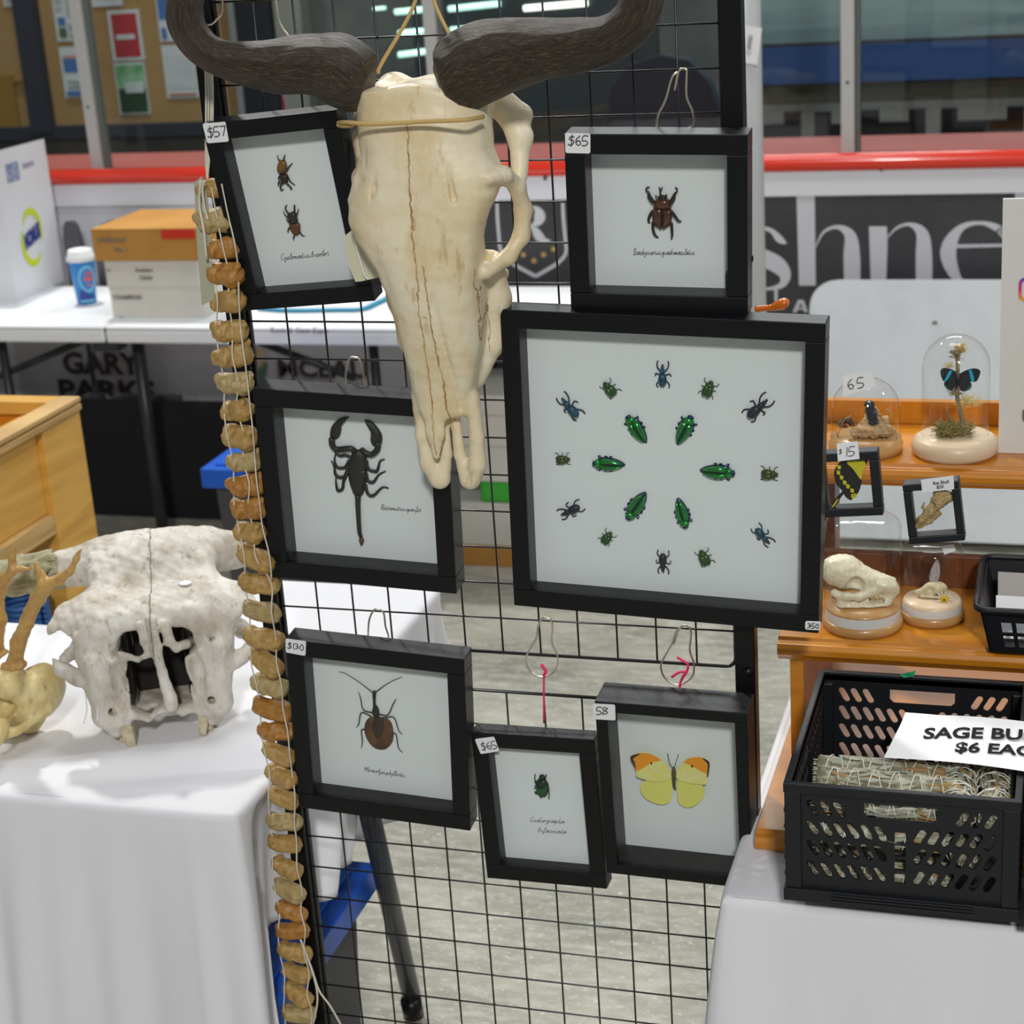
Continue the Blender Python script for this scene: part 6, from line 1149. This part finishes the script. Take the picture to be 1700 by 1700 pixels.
b = MB(); b.ell((0, -.002, 0), (.0052, .0025, .0052), None, 14, 8); b.build('flower_head', mat('daisy_yellow', (.72, .46, .02), .8), fl_); b = MB(); b.ell((0, -.0045, 0), (.0016, .0008, .0016), None, 8, 6); b.build('flower_centre', mat('daisy_dark', (.12, .06, .01), .8), fl_)
for k in range(13):
    a = k * .483; b = MB(); d = Vector((math.cos(a), -.15 + .1 * math.sin(3 * a), math.sin(a))); n_ = Vector((-d.z, 0, d.x)).normalized() * .0014
    b.add([d * .004 - n_ * .5, d * .004 + n_ * .5, d * .009 + n_ + Vector((0, -.001, 0)), d * .0125, d * .009 - n_ + Vector((0, -.001, 0))], [(0, 1, 2, 3, 4)]); b.build('petal', mat('petal_cream', (.78, .72, .58), .8), fl_)
for nm, oo, rr in (('insect_wing', [(1048, 640), (1030, 590), (1050, 520), (1088, 462), (1105, 500), (1105, 570), (1080, 640), (1048, 640)], 0),):
    b = MB(); b.poly([lock(*L6(*q), .006) for q in spline(oo, 4)][:-1], (0, -1, 0), .0002); b.build('clear_wing', mat('grey_wing', (.42, .38, .38), .4, vary=(120, (.25, .2, .2), (1, 1, .3), .5, .6)), j2)
b = MB(); Q = [lock(*q, -gr * .9) for q in ((1563, 908), (1583, 904), (1587, 914), (1568, 921))]; b.poly(Q, (0, -1, 0), .0004); b.build('price_label', PAPER, j2)

# see-through suspension frames
def susp(label, quad, y, dep, bw, lean=0):
    """frame from its four front corners in the photo, stood at depth y"""
    P = [at(*q, 'y', y) for q in quad]; ex = (P[1] - P[0]).normalized(); c = sum(P, Vector()) / 4; w_ = ((P[1] - P[0]).length + (P[2] - P[3]).length) / 2; h_ = ((P[3] - P[0]).length + (P[2] - P[1]).length) / 2
    ez = (P[0] + P[1] - P[2] - P[3]).normalized(); ey = ez.cross(ex).normalized(); ex = ey.cross(ez).normalized(); M_ = Matrix((ex, ey, ez)).transposed().to_4x4(); M_.translation = c
    t = thing('suspension_frame', label, 'picture frame'); t.matrix_world = M_
    for a, d in (((-w_ / 2, 0, h_ / 2 - bw), (w_ / 2, dep, h_ / 2)), ((-w_ / 2, 0, -h_ / 2), (w_ / 2, dep, -h_ / 2 + bw)), ((-w_ / 2, 0, -h_ / 2 + bw), (-w_ / 2 + bw, dep, h_ / 2 - bw)), ((w_ / 2 - bw, 0, -h_ / 2 + bw), (w_ / 2, dep, h_ / 2 - bw))):
        b = MB(); b.box(a, d); b.build('frame_bar', BLACKP, t, bevel=.0015)
    b = MB(); b.box((-w_ / 2 + bw * .8, dep * .45, -h_ / 2 + bw * .8), (w_ / 2 - bw * .8, dep * .47, h_ / 2 - bw * .8)); b.build('clear_film', glass('clear_film', (.94, .95, .95), 1.3), t)
    return t, M_
def onp(M_, x, y, d):
    n = M_.to_3x3() @ Vector((0, 1, 0)); p0 = M_ @ Vector((0, d, 0)); r_ = ray(x, y); return M_.inverted() @ (CAM + r_ * ((p0 - CAM).dot(n) / r_.dot(n)))
ys = .115
t1, M1 = susp('black see-through frame priced 15 with half a swallowtail butterfly, left of the rat skull frame', [(1352, 758), (1456, 745), (1466, 850), (1362, 866)], ys, .020, .0115)
t2, M2_ = susp('black see-through frame labelled Rat Skull on the small cloche', [(1497, 810), (1592, 793), (1600, 893), (1512, 909)], ys + .01, .022, .0095)
sb = thing('butterfly', 'yellow and black swallowtail butterfly inside the frame priced 15', 'butterfly'); pz = onp(M1, 1405, 810, .009); sb.matrix_world = M1 @ Matrix.Translation(pz)
def w7(name, pts, m_, dd, par): b = MB(); b.poly([onp(M1, *L5(*q), .007 - dd) - pz for q in spline(pts, 3)][:-1], (0, -1, 0), .0003); return b.build(name, m_, par)
SY = mat('swallowtail_yellow', (.52, .47, .015), .6); SBK = mat('swallowtail_black', (.012, .012, .010), .6)
w_ = w7('wing', [(560, 1105), (520, 1120), (440, 1125), (400, 1135), (365, 1190), (360, 1225), (375, 1290), (410, 1330), (440, 1380), (480, 1405), (500, 1380), (535, 1345), (555, 1270), (560, 1200), (590, 1150), (592, 1110), (560, 1105)], SBK, 0, sb)
w7('yellow_patch', [(480, 1120), (560, 1108), (575, 1130), (585, 1160), (560, 1200), (552, 1260), (520, 1220), (490, 1180), (450, 1140), (480, 1120)], SY, .0005, w_)
for c_ in ((393, 1170), (388, 1208), (410, 1242), (432, 1278), (455, 1305), (485, 1335), (505, 1370), (490, 1375)): w7('yellow_spot', [(c_[0] - 10, c_[1] - 14), (c_[0] + 14, c_[1] - 8), (c_[0] + 12, c_[1] + 16), (c_[0] - 8, c_[1] + 12), (c_[0] - 10, c_[1] - 14)], SY, .0006, w_)
w7('tail', [(420, 1340), (380, 1380), (345, 1430), (328, 1480), (345, 1478), (375, 1440), (405, 1390), (430, 1355), (420, 1340)], SBK, 0, sb); w7('tail_stripe', [(385, 1395), (350, 1440), (335, 1475), (365, 1440), (390, 1400), (385, 1395)], SY, .0005, sb)
b = MB(); Q = [onp(M1, *q, -.001) for q in ((1389, 737), (1424, 733), (1427, 762), (1391, 766))]; b.poly(Q, (0, -1, 0), .0005); s_ = b.build('price_sticker', STICK, t1); b = MB(); ex = (Q[1] - Q[0]).normalized(); ez = (Q[0] - Q[3]).normalized(); Mx = Matrix((ex, ez.cross(ex), ez)).transposed().to_4x4(); Mx.translation = Q[3] + ex * .0085 + ez * .0055 - Vector((0, .0006, 0)); pen(b, '15', Mx, .0115, .0005, adv=.75); Mx.translation = Q[3] + ex * .0015 + ez * .0095 - Vector((0, .0006, 0)); pen(b, '$', Mx, .006, .0004); b.build('handwritten_price', INK, s_)
b = MB(); Q = [onp(M2_, *q, -.001) for q in ((1529, 797), (1583, 790), (1584, 812), (1531, 818))]; b.poly(Q, (0, -1, 0), .0005); s_ = b.build('printed_label', STICK, t2); ex = (Q[1] - Q[0]).normalized(); ez = (Q[0] - Q[3]).normalized(); Mx = Matrix((ex, ez.cross(ex), ez)).transposed().to_4x4()
for body, u, v_ in (('Rat Skull', .014, .0085), ('$20', .018, .003)):
    Mx.translation = Q[3] + ex * u + ez * v_ - Vector((0, .0007, 0)); vv, ff, wd = text_mb(body, .0056, .0); link('lettering', mesh([Mx @ Vector(q) for q in vv], ff), s_, INK)
F = Field((-.035, -.012, -.035), (.035, .014, .035), .0009); pz = onp(M2_, 1550, 850, .009)
def f7(x, y, dy=0.): q = onp(M2_, *L5(x, y), .008) - pz; return (q.x, dy, q.z)
F.F = F.dcap(f7(1160, 1385), f7(1090, 1420), .0075, .0075).astype(np.float32); F.chain([(*f7(1100, 1420), .0075), (*f7(1040, 1480), .0058), (*f7(975, 1545), .0042), (*f7(940, 1590), .0028)], .005); F.chain([(*f7(1060, 1385, -.002), .002), (*f7(1090, 1350), .004), (*f7(1130, 1350), .004)], .004); F.chain([(*f7(995, 1420), .0007), (*f7(985, 1460), .0016), (*f7(1010, 1480), .003)], .002); F.sub(F.dell(f7(1055, 1435, -.006), (.004, .004, .004)), .002); F.chain([(*f7(1100, 1500), .003), (*f7(1040, 1560), .002), (*f7(965, 1600), .0018)], .004); F.rough(.0004, 900, 2)
o = link('rat_skull', F.mesh(), None, bone('rat_bone', (.44, .34, .16), (.34, .2, .07), (.12, .08, .03), None, 120, .45)); o.matrix_world = M2_ @ Matrix.Translation(pz); tag(o, 'tiny mottled rat skull held in the labelled see-through frame', 'skull')

# poster board at the right edge
PL = at(1664, 335, 'y', .34); zb_ = z3; t = thing('poster_board', 'white card sign with part of a camera logo at the right edge', 'sign', (at(1657, 752, 'z', z3).x, .36, z3)); O = t.location
b = MB(); xl_ = PL.x - O.x; b.add([(0, 0, .0005), (.42, 0, .0005), (.42, 0, PL.z - z3), (xl_, 0, PL.z - z3), (0, .006, .0005), (.42, .006, .0005), (.42, .006, PL.z - z3), (xl_, .006, PL.z - z3)], [(0, 1, 2, 3), (7, 6, 5, 4), (0, 4, 5, 1), (1, 5, 6, 2), (2, 6, 7, 3), (3, 7, 4, 0)]); b.build('board', mat('warm_white_card', (.70, .69, .64), .7), t)
cc_ = at(1712, 481, 'y', .358) - O; hw = at(1712, 481, 'y', .358).x - at(1691, 481, 'y', .358).x
def rrect(hw_, r_, y, hole=None):
    o_ = [];
    for sx, sz, a0 in ((1, 1, 0), (-1, 1, 90), (-1, -1, 180), (1, -1, 270)): o_ += [(cc_.x + sx * (hw_ - r_) + r_ * math.cos(R(a0 + k * 18)), y, cc_.z + sz * (hw_ - r_) + r_ * math.sin(R(a0 + k * 18))) for k in range(6)]
    return o_
m, tt, bs = nt('logo_gradient'); N = tt.nodes; tc = N.new('ShaderNodeTexCoord'); sx_ = N.new('ShaderNodeSeparateXYZ'); mr = N.new('ShaderNodeMapRange'); cr = N.new('ShaderNodeValToRGB'); e = cr.color_ramp.elements; e[0].color = (.85, .45, .02, 1); e[1].color = (.16, .06, .45, 1); e.new(.45).color = (.75, .03, .12, 1)
tt.links.new(tc.outputs['Generated'], sx_.inputs[0]); tt.links.new(sx_.outputs[2], cr.inputs[0]); tt.links.new(cr.outputs[0], bs.inputs['Base Color'])
def ringm(name, a, c_, y, m_):
    b = MB(); n = len(a); b.add(a + c_, [(i, n + i, n + (i + 1) % n, (i + 1) % n) for i in range(n)]); b.build(name, m_, t)
ringm('camera_logo', rrect(hw, hw * .5, -.001), rrect(hw * .76, hw * .36, -.001), 0, m); ringm('logo_lens', [(cc_.x + hw * .5 * math.cos(a * .3142), -.001, cc_.z + hw * .5 * math.sin(a * .3142)) for a in range(20)], [(cc_.x + hw * .33 * math.cos(a * .3142), -.001, cc_.z + hw * .33 * math.sin(a * .3142)) for a in range(20)], 0, m)
vv, ff, wd = text_mb('UMA', .022, .0012); o = link('lettering', mesh(vv, ff), t, mat('grey_lettering', (.16, .16, .17), .6)); o.location = at(1697, 700, 'y', .358) - O

# ---- crates and basket
def plate_holes(u0, u1, v0, v1, holes, place_, th, name, m_, par, o, bev=0):
    """flat panel (u along, v up) with polygon holes, given thickness; place_(u,v,w) -> world"""
    outer = [Vector((u0, v0, 0)), Vector((u1, v0, 0)), Vector((u1, v1, 0)), Vector((u0, v1, 0))]; loops = [outer] + [[Vector((a, c_, 0)) for a, c_ in h_] for h_ in holes]
    tr = tessellate_polygon(loops); V = [v for l in loops for v in l]; b = MB(); fr = [place_(v.x, v.y, 0) for v in V]; bk = [place_(v.x, v.y, th) for v in V]
    b.add(fr + bk, [tuple(f_) for f_ in tr] + [tuple(i + len(V) for i in reversed(f_)) for f_ in tr]); k = 0
    for l in loops:
        n = len(l); b.add([fr[k + i] for i in range(n)] + [bk[k + i] for i in range(n)], [(i, (i + 1) % n, n + (i + 1) % n, n + i) for i in range(n)]); k += n
    ob = b.build(name, m_, par, o=o, weld=True); bm = bmesh.new(); bm.from_mesh(ob.data); bmesh.ops.recalc_face_normals(bm, faces=bm.faces); bm.to_mesh(ob.data); bm.free(); return ob
def slot(cx, cy, L_, w_, ang, n=4):
    o_ = []; 
    for s_, a0 in ((1, -90), (-1, 90)):
        for k in range(n + 1): a = R(a0 + 180 * k / n); x, y = s_ * 0 + (L_ / 2 - w_ / 2) * s_ + w_ / 2 * math.cos(a), w_ / 2 * math.sin(a); o_.append((cx + x * math.cos(ang) - y * math.sin(ang), cy + x * math.sin(ang) + y * math.cos(ang)))
    return o_
def crate(label, x0, y0, z0, W, D, H, detail=True):
    t = thing('folding_crate', label, 'crate', (x0, y0, z0)); O = t.location
    def holes(W_, H_):
        h = []; n = 6; uL = W_ * .10; st_ = W_ * .062
        for row, cy in enumerate((.22, .42, .61)):
            for k in range(n):
                for s_ in (1, -1): u = uL + k * st_; u = u if s_ > 0 else W_ - u; h.append(slot(u, H_ * cy, H_ * .165, .0082, R(62) * -s_))
            
        for k in range(3):
            for s_ in (1, -1): u = uL + k * st_; u = u if s_ > 0 else W_ - u; h.append(slot(u, H_ * .80, H_ * .165, .0082, R(62) * -s_))
        for cy in (.20, .33, .46, .59): h.append([(W_ / 2 - .0062, H_ * cy - .0068), (W_ / 2 + .0062, H_ * cy - .0068), (W_ / 2 + .0062, H_ * cy + .0068), (W_ / 2 - .0062, H_ * cy + .0068)])
        h.append([(W_ * .335, H_ * .885), (W_ * .335, H_ * .78), (W_ * .355, H_ * .745), (W_ * .645, H_ * .745), (W_ * .665, H_ * .78), (W_ * .665, H_ * .885)]); return h
    plate_holes(.006, W - .006, .012, H - .004, holes(W - .012, H - .016) and [[(a + .006, c_ + .012) for a, c_ in q] for q in holes(W - .012, H - .016)], lambda u, v, w_: Vector((x0 + u, y0 + .003 + w_, z0 + v)), .003, 'front_wall', BLACKP, t, O)
    plate_holes(.006, W - .006, .012, H - .004, [[(a + .006, c_ + .012) for a, c_ in q] for q in holes(W - .012, H - .016)], lambda u, v, w_: Vector((x0 + u, y0 + D - .003 - w_, z0 + v)), .003, 'back_wall', BLACKP, t, O)
    n = int((D - .06) / .017); hs_ = [slot(.03 + k * .017, H * c_, H * .16, .0068, R(62 if k < n / 2 else 118)) for k in range(n) for c_ in (.22, .42, .61, .80)]
    for xx, sg in ((x0 + .003, 1), (x0 + W - .003, -1)): plate_holes(.006, D - .006, .012, H - .004, hs_, lambda u, v, w_, xx=xx, sg=sg: Vector((xx + sg * w_, y0 + u, z0 + v)), .003, 'side_wall', BLACKP, t, O)
    b = MB(); b.box((x0, y0, z0), (x0 + W, y0 + D, z0 + .004)); b.build('bottom', BLACKP, t, o=O)
    b = MB()
    for a, d in (((-.002, -.002, H - .012), (W + .002, .006, H)), ((-.002, D - .006, H - .012), (W + .002, D + .002, H)), ((-.002, .006, H - .012), (.006, D - .006, H)), ((W - .006, .006, H - .012), (W + .002, D - .006, H))): b.box(O + Vector(a), O + Vector(d))
    b.build('rim', BLACKP, t, o=O, bevel=.0012); b = MB()
    for a, d in (((-.003, -.003, 0), (W + .003, .006, .016)), ((-.003, D - .006, 0), (W + .003, D + .003, .016)), ((-.003, .006, 0), (.006, D - .006, .016)), ((W - .006, .006, 0), (W + .003, D - .006, .016))): b.box(O + Vector(a), O + Vector(d))
    for k in range(3): b.box(O + Vector((W * .2, -.005, .004 + k * .004)), O + Vector((W * .82, -.003, .006 + k * .004)))
    b.build('base_rim', BLACKP, t, o=O, bevel=.0012)
    for u in (-.001, W - .017):
        for v in (-.001, D - .017): b = MB(); b.box(O + Vector((u, v, .016)), O + Vector((u + .018, v + .018, H - .012))); [b.box(O + Vector((u - .0015 + (.0 if u < 0 else .002), v + .003, .03 + k * .02)), O + Vector((u + .018, v + .015, .034 + k * .02))) for k in range(int(H / .025))]; b.build('corner_post', BLACKP, t, o=O, bevel=.001)
    return t
cz = zb + .0005; p = at(1306, 1492, 'z', cz); q = at(1687, 1546, 'y', p.y); Wc = q.x - p.x; Hc = at(1316, 1300, 'y', p.y).z - cz; Dc = at(1378, 1112, 'z', cz + Hc).y - p.y
crate('black folding crate full of sage bundles on the right table', p.x, p.y, cz, Wc, Dc, Hc); cx0, cy0 = p.x, p.y
crate('second black folding crate, mostly cut off by the right edge', cx0 + Wc + .012, cy0 - .01, cz, Wc, Dc, Hc)
# sage bundles
SG = mat('dried_sage', (.20, .19, .12), .9, vary=[(30, (.22, .22, .13), (1, 1, 1), .45, .7), (70, (.60, .56, .44), (1, 1, 1), .5, .7)], bump=(150, .8)); SGB = mat('sage_leaf_pale', (.52, .51, .41), .9, vary=(60, (.22, .19, .10), (1, 1, 1), .45, .65)); SGC = mat('sage_leaf_grey', (.36, .38, .28), .9); SGD = mat('sage_leaf_brown', (.34, .22, .09), .9); THR = mat('white_thread', (.80, .78, .72), .8)
def bundle(label, grp, a, d, r_, seed, fl_=.85, turns=6):
    a, d = Vector(a), Vector(d); L_ = (d - a).length; ax = (d - a).normalized(); up = Vector((0, 0, 1)); sd = ax.cross(up).normalized(); up = sd.cross(ax)
    t = thing('sage_bundle', label, 'sage bundle', a, group=grp); g = random.Random(seed); mb = MB()
    f_ = lambda u, th, rr: a + ax * (u * L_) + (sd * math.cos(th) + up * math.sin(th) * fl_) * rr
    n = 14; P = [a + ax * L_ * u for u in np.linspace(0, 1, n)]; mb.tube(P, [r_ * (.80 + .06 * math.sin(9 * u + seed)) for u in np.linspace(0, 1, n)], 14, flat=1)
    for k in range(230):
        u, th = g.uniform(0, .93), g.uniform(0, 6.28); l_ = g.uniform(.014, .030) / L_; w_ = g.uniform(.0022, .0042) / r_; rr = r_ * g.uniform(.84, 1.06); tw = g.uniform(-.5, .5); vs = []
        for i in range(6):
            tt_ = i / 5; uu = min(1.01, u + l_ * tt_); ww = w_ * math.sin(math.pi * (tt_ * .86 + .1)) ; th_ = th + tw * tt_; vs += [f_(uu, th_ - ww, rr * (1 - .04 * tt_)), f_(uu, th_, rr * 1.06), f_(uu, th_ + ww, rr)]
        mb.add(vs, [f for i in range(5) for f in ((3 * i, 3 * i + 1, 3 * i + 4, 3 * i + 3), (3 * i + 1, 3 * i + 2, 3 * i + 5, 3 * i + 4))], g.choice((1, 1, 1, 2, 2, 3)), None, False)
    for k in range(26):
        th, rr = g.uniform(0, 6.28), r_ * g.uniform(.2, .9)
        for e in (0, 1): q0 = f_(e, th, rr); mb.tube([q0 - ax * .004 * (1 if e else -1), q0 + ax * .005 * (1 if e else -1)], .0010, 4, 1)
    mb.build('leaves', [SG, SGB, SGC, SGD], t, o=a); b = MB(); ph = g.uniform(0, 6)
    for sg in (1, -1):
        N_ = turns * 12; b.tube([f_(.05 + .9 * i / N_, ph + sg * i / 12 * 6.283, r_ * 1.06) for i in range(N_ + 1)], .0007, 4, cap=False)
    b.build('wrapping_thread', THR, t, o=a); return t
zt = cz + Hc; r_ = .0175
xL = at(1366, 1290, 'z', zt - .03).x; xR = xL + .145
k_ = 0
rows = [(cy0 + .027, 0)]
for j, (yy, zz) in enumerate(((rows[0][0], zt - .030), (rows[0][0] + .034, zt - .026), (rows[0][0] + .067, zt - .028))):
    bundle(('front', 'middle', 'rear')[j] + ' of the three sage bundles lying crosswise on top in the crate', 'top layer of sage bundles', (xL - .004 * j, yy, zz), (xR + .004 * j, yy + .002, zz - .002), r_, j + 1)
for j in range(3): bundle('sage bundle in the second layer, seen through the crate slots', 'second layer of sage bundles', (xL - .008, rows[0][0] - .004 + .035 * j, zt - .066), (xR - .004, rows[0][0] - .004 + .035 * j, zt - .066), .018, j + 11)
for j in range(3): bundle('sage bundle at the bottom of the crate, seen through the slots', 'bottom layer of sage bundles', (xL - .006, rows[0][0] + .003 + .036 * j, cz + .028), (xR - .002, rows[0][0] + .003 + .036 * j, cz + .028), .019, j + 21)
for j, (xx, lab) in enumerate(((1592, 'left'), (1651, 'right'))):
    p = at(xx, 1335, 'z', zt - .034); q = at(xx - 6, 1235, 'z', zt - .034); bundle(lab + ' of the two sage bundles pointing at the viewer, right half of the crate', 'upright-facing sage bundles', (p.x, cy0 + .012, zt - .034), (p.x - .004, cy0 + .16, zt - .032), .0195, j + 31, 1., 7)
bundle('sage bundle below the two that point at the viewer', 'lower sage bundles on the right', (p.x - .03, cy0 + .012, zt - .078), (p.x - .034, cy0 + .16, zt - .078), .0195, 41, 1., 7)
# paper sign
Q = [at(1503, 1187, 'z', zt + .010), at(1740, 1203, 'z', zt + .012), at(1745, 1288, 'z', zt + .004), at(1467, 1258, 'z', zt - .004)]
ps = thing('paper_sign', 'white paper sign lettered SAGE BUNDLES lying on the crate', 'sign', Q[3]); b = MB(); n = 16; vs = []
for i in range(n + 1):
    for j in range(n + 1):
        u, v = i / n, j / n; pt = (Q[3] * (1 - u) + Q[2] * u) * (1 - v) + (Q[0] * (1 - u) + Q[1] * u) * v; vs.append(pt + Vector((0, 0, .004 * math.sin(3.1 * u) + .0035 * max(0, v - .8) * 5 * max(0, .25 - u) * 4)))
b.add(vs, [(i * (n + 1) + j, (i + 1) * (n + 1) + j, (i + 1) * (n + 1) + j + 1, i * (n + 1) + j + 1) for i in range(n) for j in range(n)], 0, None, True); o = b.build('sheet', PAPER, ps, o=Q[3])
zsg = lambda u, v: ((Q[3] * (1 - u) + Q[2] * u) * (1 - v) + (Q[0] * (1 - u) + Q[1] * u) * v).z + .004 * math.sin(3.1 * u)
for body, px_, py_, hh, wpx in (('SAGE BUNDLES', 1532, 1229, 14, 290), ('$6 EACH', 1584, 1251, 13, 158)):
    vv, ff, wd = text_mb(body, 1, .03); base = at(px_, py_, 'z', zt + .004); tb = at(px_ + 3, py_ - hh, 'z', zt + .004); eb = at(px_ + 100, py_ + (6 if hh == 14 else 8), 'z', zt + .004); ex = (eb - base).normalized(); ez = (tb - base); hw_ = ez.length / .72; ez = ez.normalized(); sxx = (eb - base).length / 100 * wpx / wd; pts = []
    for a, c_, d in vv:
        w0 = base + ex * (a * sxx) + ez * (d * hw_); u = min(1, max(0, (w0 - Q[3]).dot((Q[2] - Q[3])) / (Q[2] - Q[3]).length_squared)); v_ = min(1, max(0, (w0 - Q[3]).dot((Q[0] - Q[3])) / (Q[0] - Q[3]).length_squared)); pts.append(Vector((w0.x, w0.y, zsg(u, v_) + .0003)) - Q[3])
    link('lettering', mesh(pts, ff), ps, INK)
b = MB(); P = [at(1494, 1120, 'y', cy0 + Dc - .008), at(1510, 1116, 'y', cy0 + Dc - .012), at(1521, 1113, 'y', cy0 + Dc - .012), at(1516, 1123, 'y', cy0 + Dc - .014), at(1500, 1125, 'y', cy0 + Dc - .012)]; b.poly(P, (0, -1, .3), .0006); tag(b.build('green_tape', mat('green_tape', (.01, .30, .12), .5), o=P[0]), 'small scrap of green tape on the back rim of the sage crate', 'tape')
# open-weave basket on the middle step
p = at(1643, 1082, 'z', z2 + .001); bz_ = z2 + .001; hb = at(1632, 1003, 'y', p.y - .012).z - bz_; t = thing('basket', 'black plastic open basket with papers on the middle step, at the right edge', 'basket', (p.x, p.y, bz_)); O = t.location
Wb, Db = .24, .15; fl2 = .014
hl = [[(.020 + k * .0165, v0), (.020 + k * .0165 + .0115, v0), (.020 + k * .0165 + .0115, v1), (.020 + k * .0165, v1)] for k in range(12) for v0, v1 in ((hb * .13, hb * .36), (hb * .43, hb * .64))]
plate_holes(0, Wb, 0, hb - .008, hl, lambda u, v, w_: O + Vector((u + (u / Wb - .5) * 2 * fl2 * v / hb, -fl2 * v / hb + w_, v)), .0025, 'front_wall', BLACKP, t, O)
plate_holes(0, Wb, 0, hb - .008, hl, lambda u, v, w_: O + Vector((u + (u / Wb - .5) * 2 * fl2 * v / hb, Db + fl2 * v / hb - w_, v)), .0025, 'back_wall', BLACKP, t, O)
for s_, nm in ((0, 0), (1, 1)): plate_holes(0, Db, 0, hb - .008, [], lambda u, v, w_, s_=s_: O + Vector(((Wb + fl2 * v / hb - w_) if s_ else (-fl2 * v / hb + w_), u + (u / Db - .5) * 2 * fl2 * v / hb, v)), .0025, 'side_wall', BLACKP, t, O)
b = MB(); b.box(O, O + Vector((Wb, Db, .003))); b.build('bottom', BLACKP, t, o=O)
P = []; xa_, xb_, ya_, yb_ = -fl2 - .003, Wb + fl2 + .003, -fl2 - .003, Db + fl2 + .003; rr = .014
for cx_, cy_, a0 in ((xb_ - rr, yb_ - rr, 0), (xa_ + rr, yb_ - rr, 90), (xa_ + rr, ya_ + rr, 180), (xb_ - rr, ya_ + rr, 270)): P += [O + Vector((cx_ + rr * math.cos(R(a0 + k * 18)), cy_ + rr * math.sin(R(a0 + k * 18)), hb - .006)) for k in range(6)]
P.append(P[0]); b = MB(); b.tube(P, .0045, 8, cap=False); b.build('rim', BLACKP, t, o=O)
for k, (dz, m_, lab, yy) in enumerate(((hb * .55, mat('grey_paper', (.42, .39, .36), .7), 'grey wrapped paper leaning in the black basket', .085), (hb * .40, PAPER, 'white paper slip in front of the grey paper in the black basket', .03))):
    b = MB(); b.add([O + Vector(v) for v in ((.006, yy, .006), (.2, yy + .004, .006), (.2, yy + .03, dz + .022), (.004, yy + .026, dz + .026))], [(0, 1, 2, 3)]); o = b.build('folded_paper', m_, o=O); o.modifiers.new('s', 'SOLIDIFY').thickness = .003; tag(o, lab, 'paper')
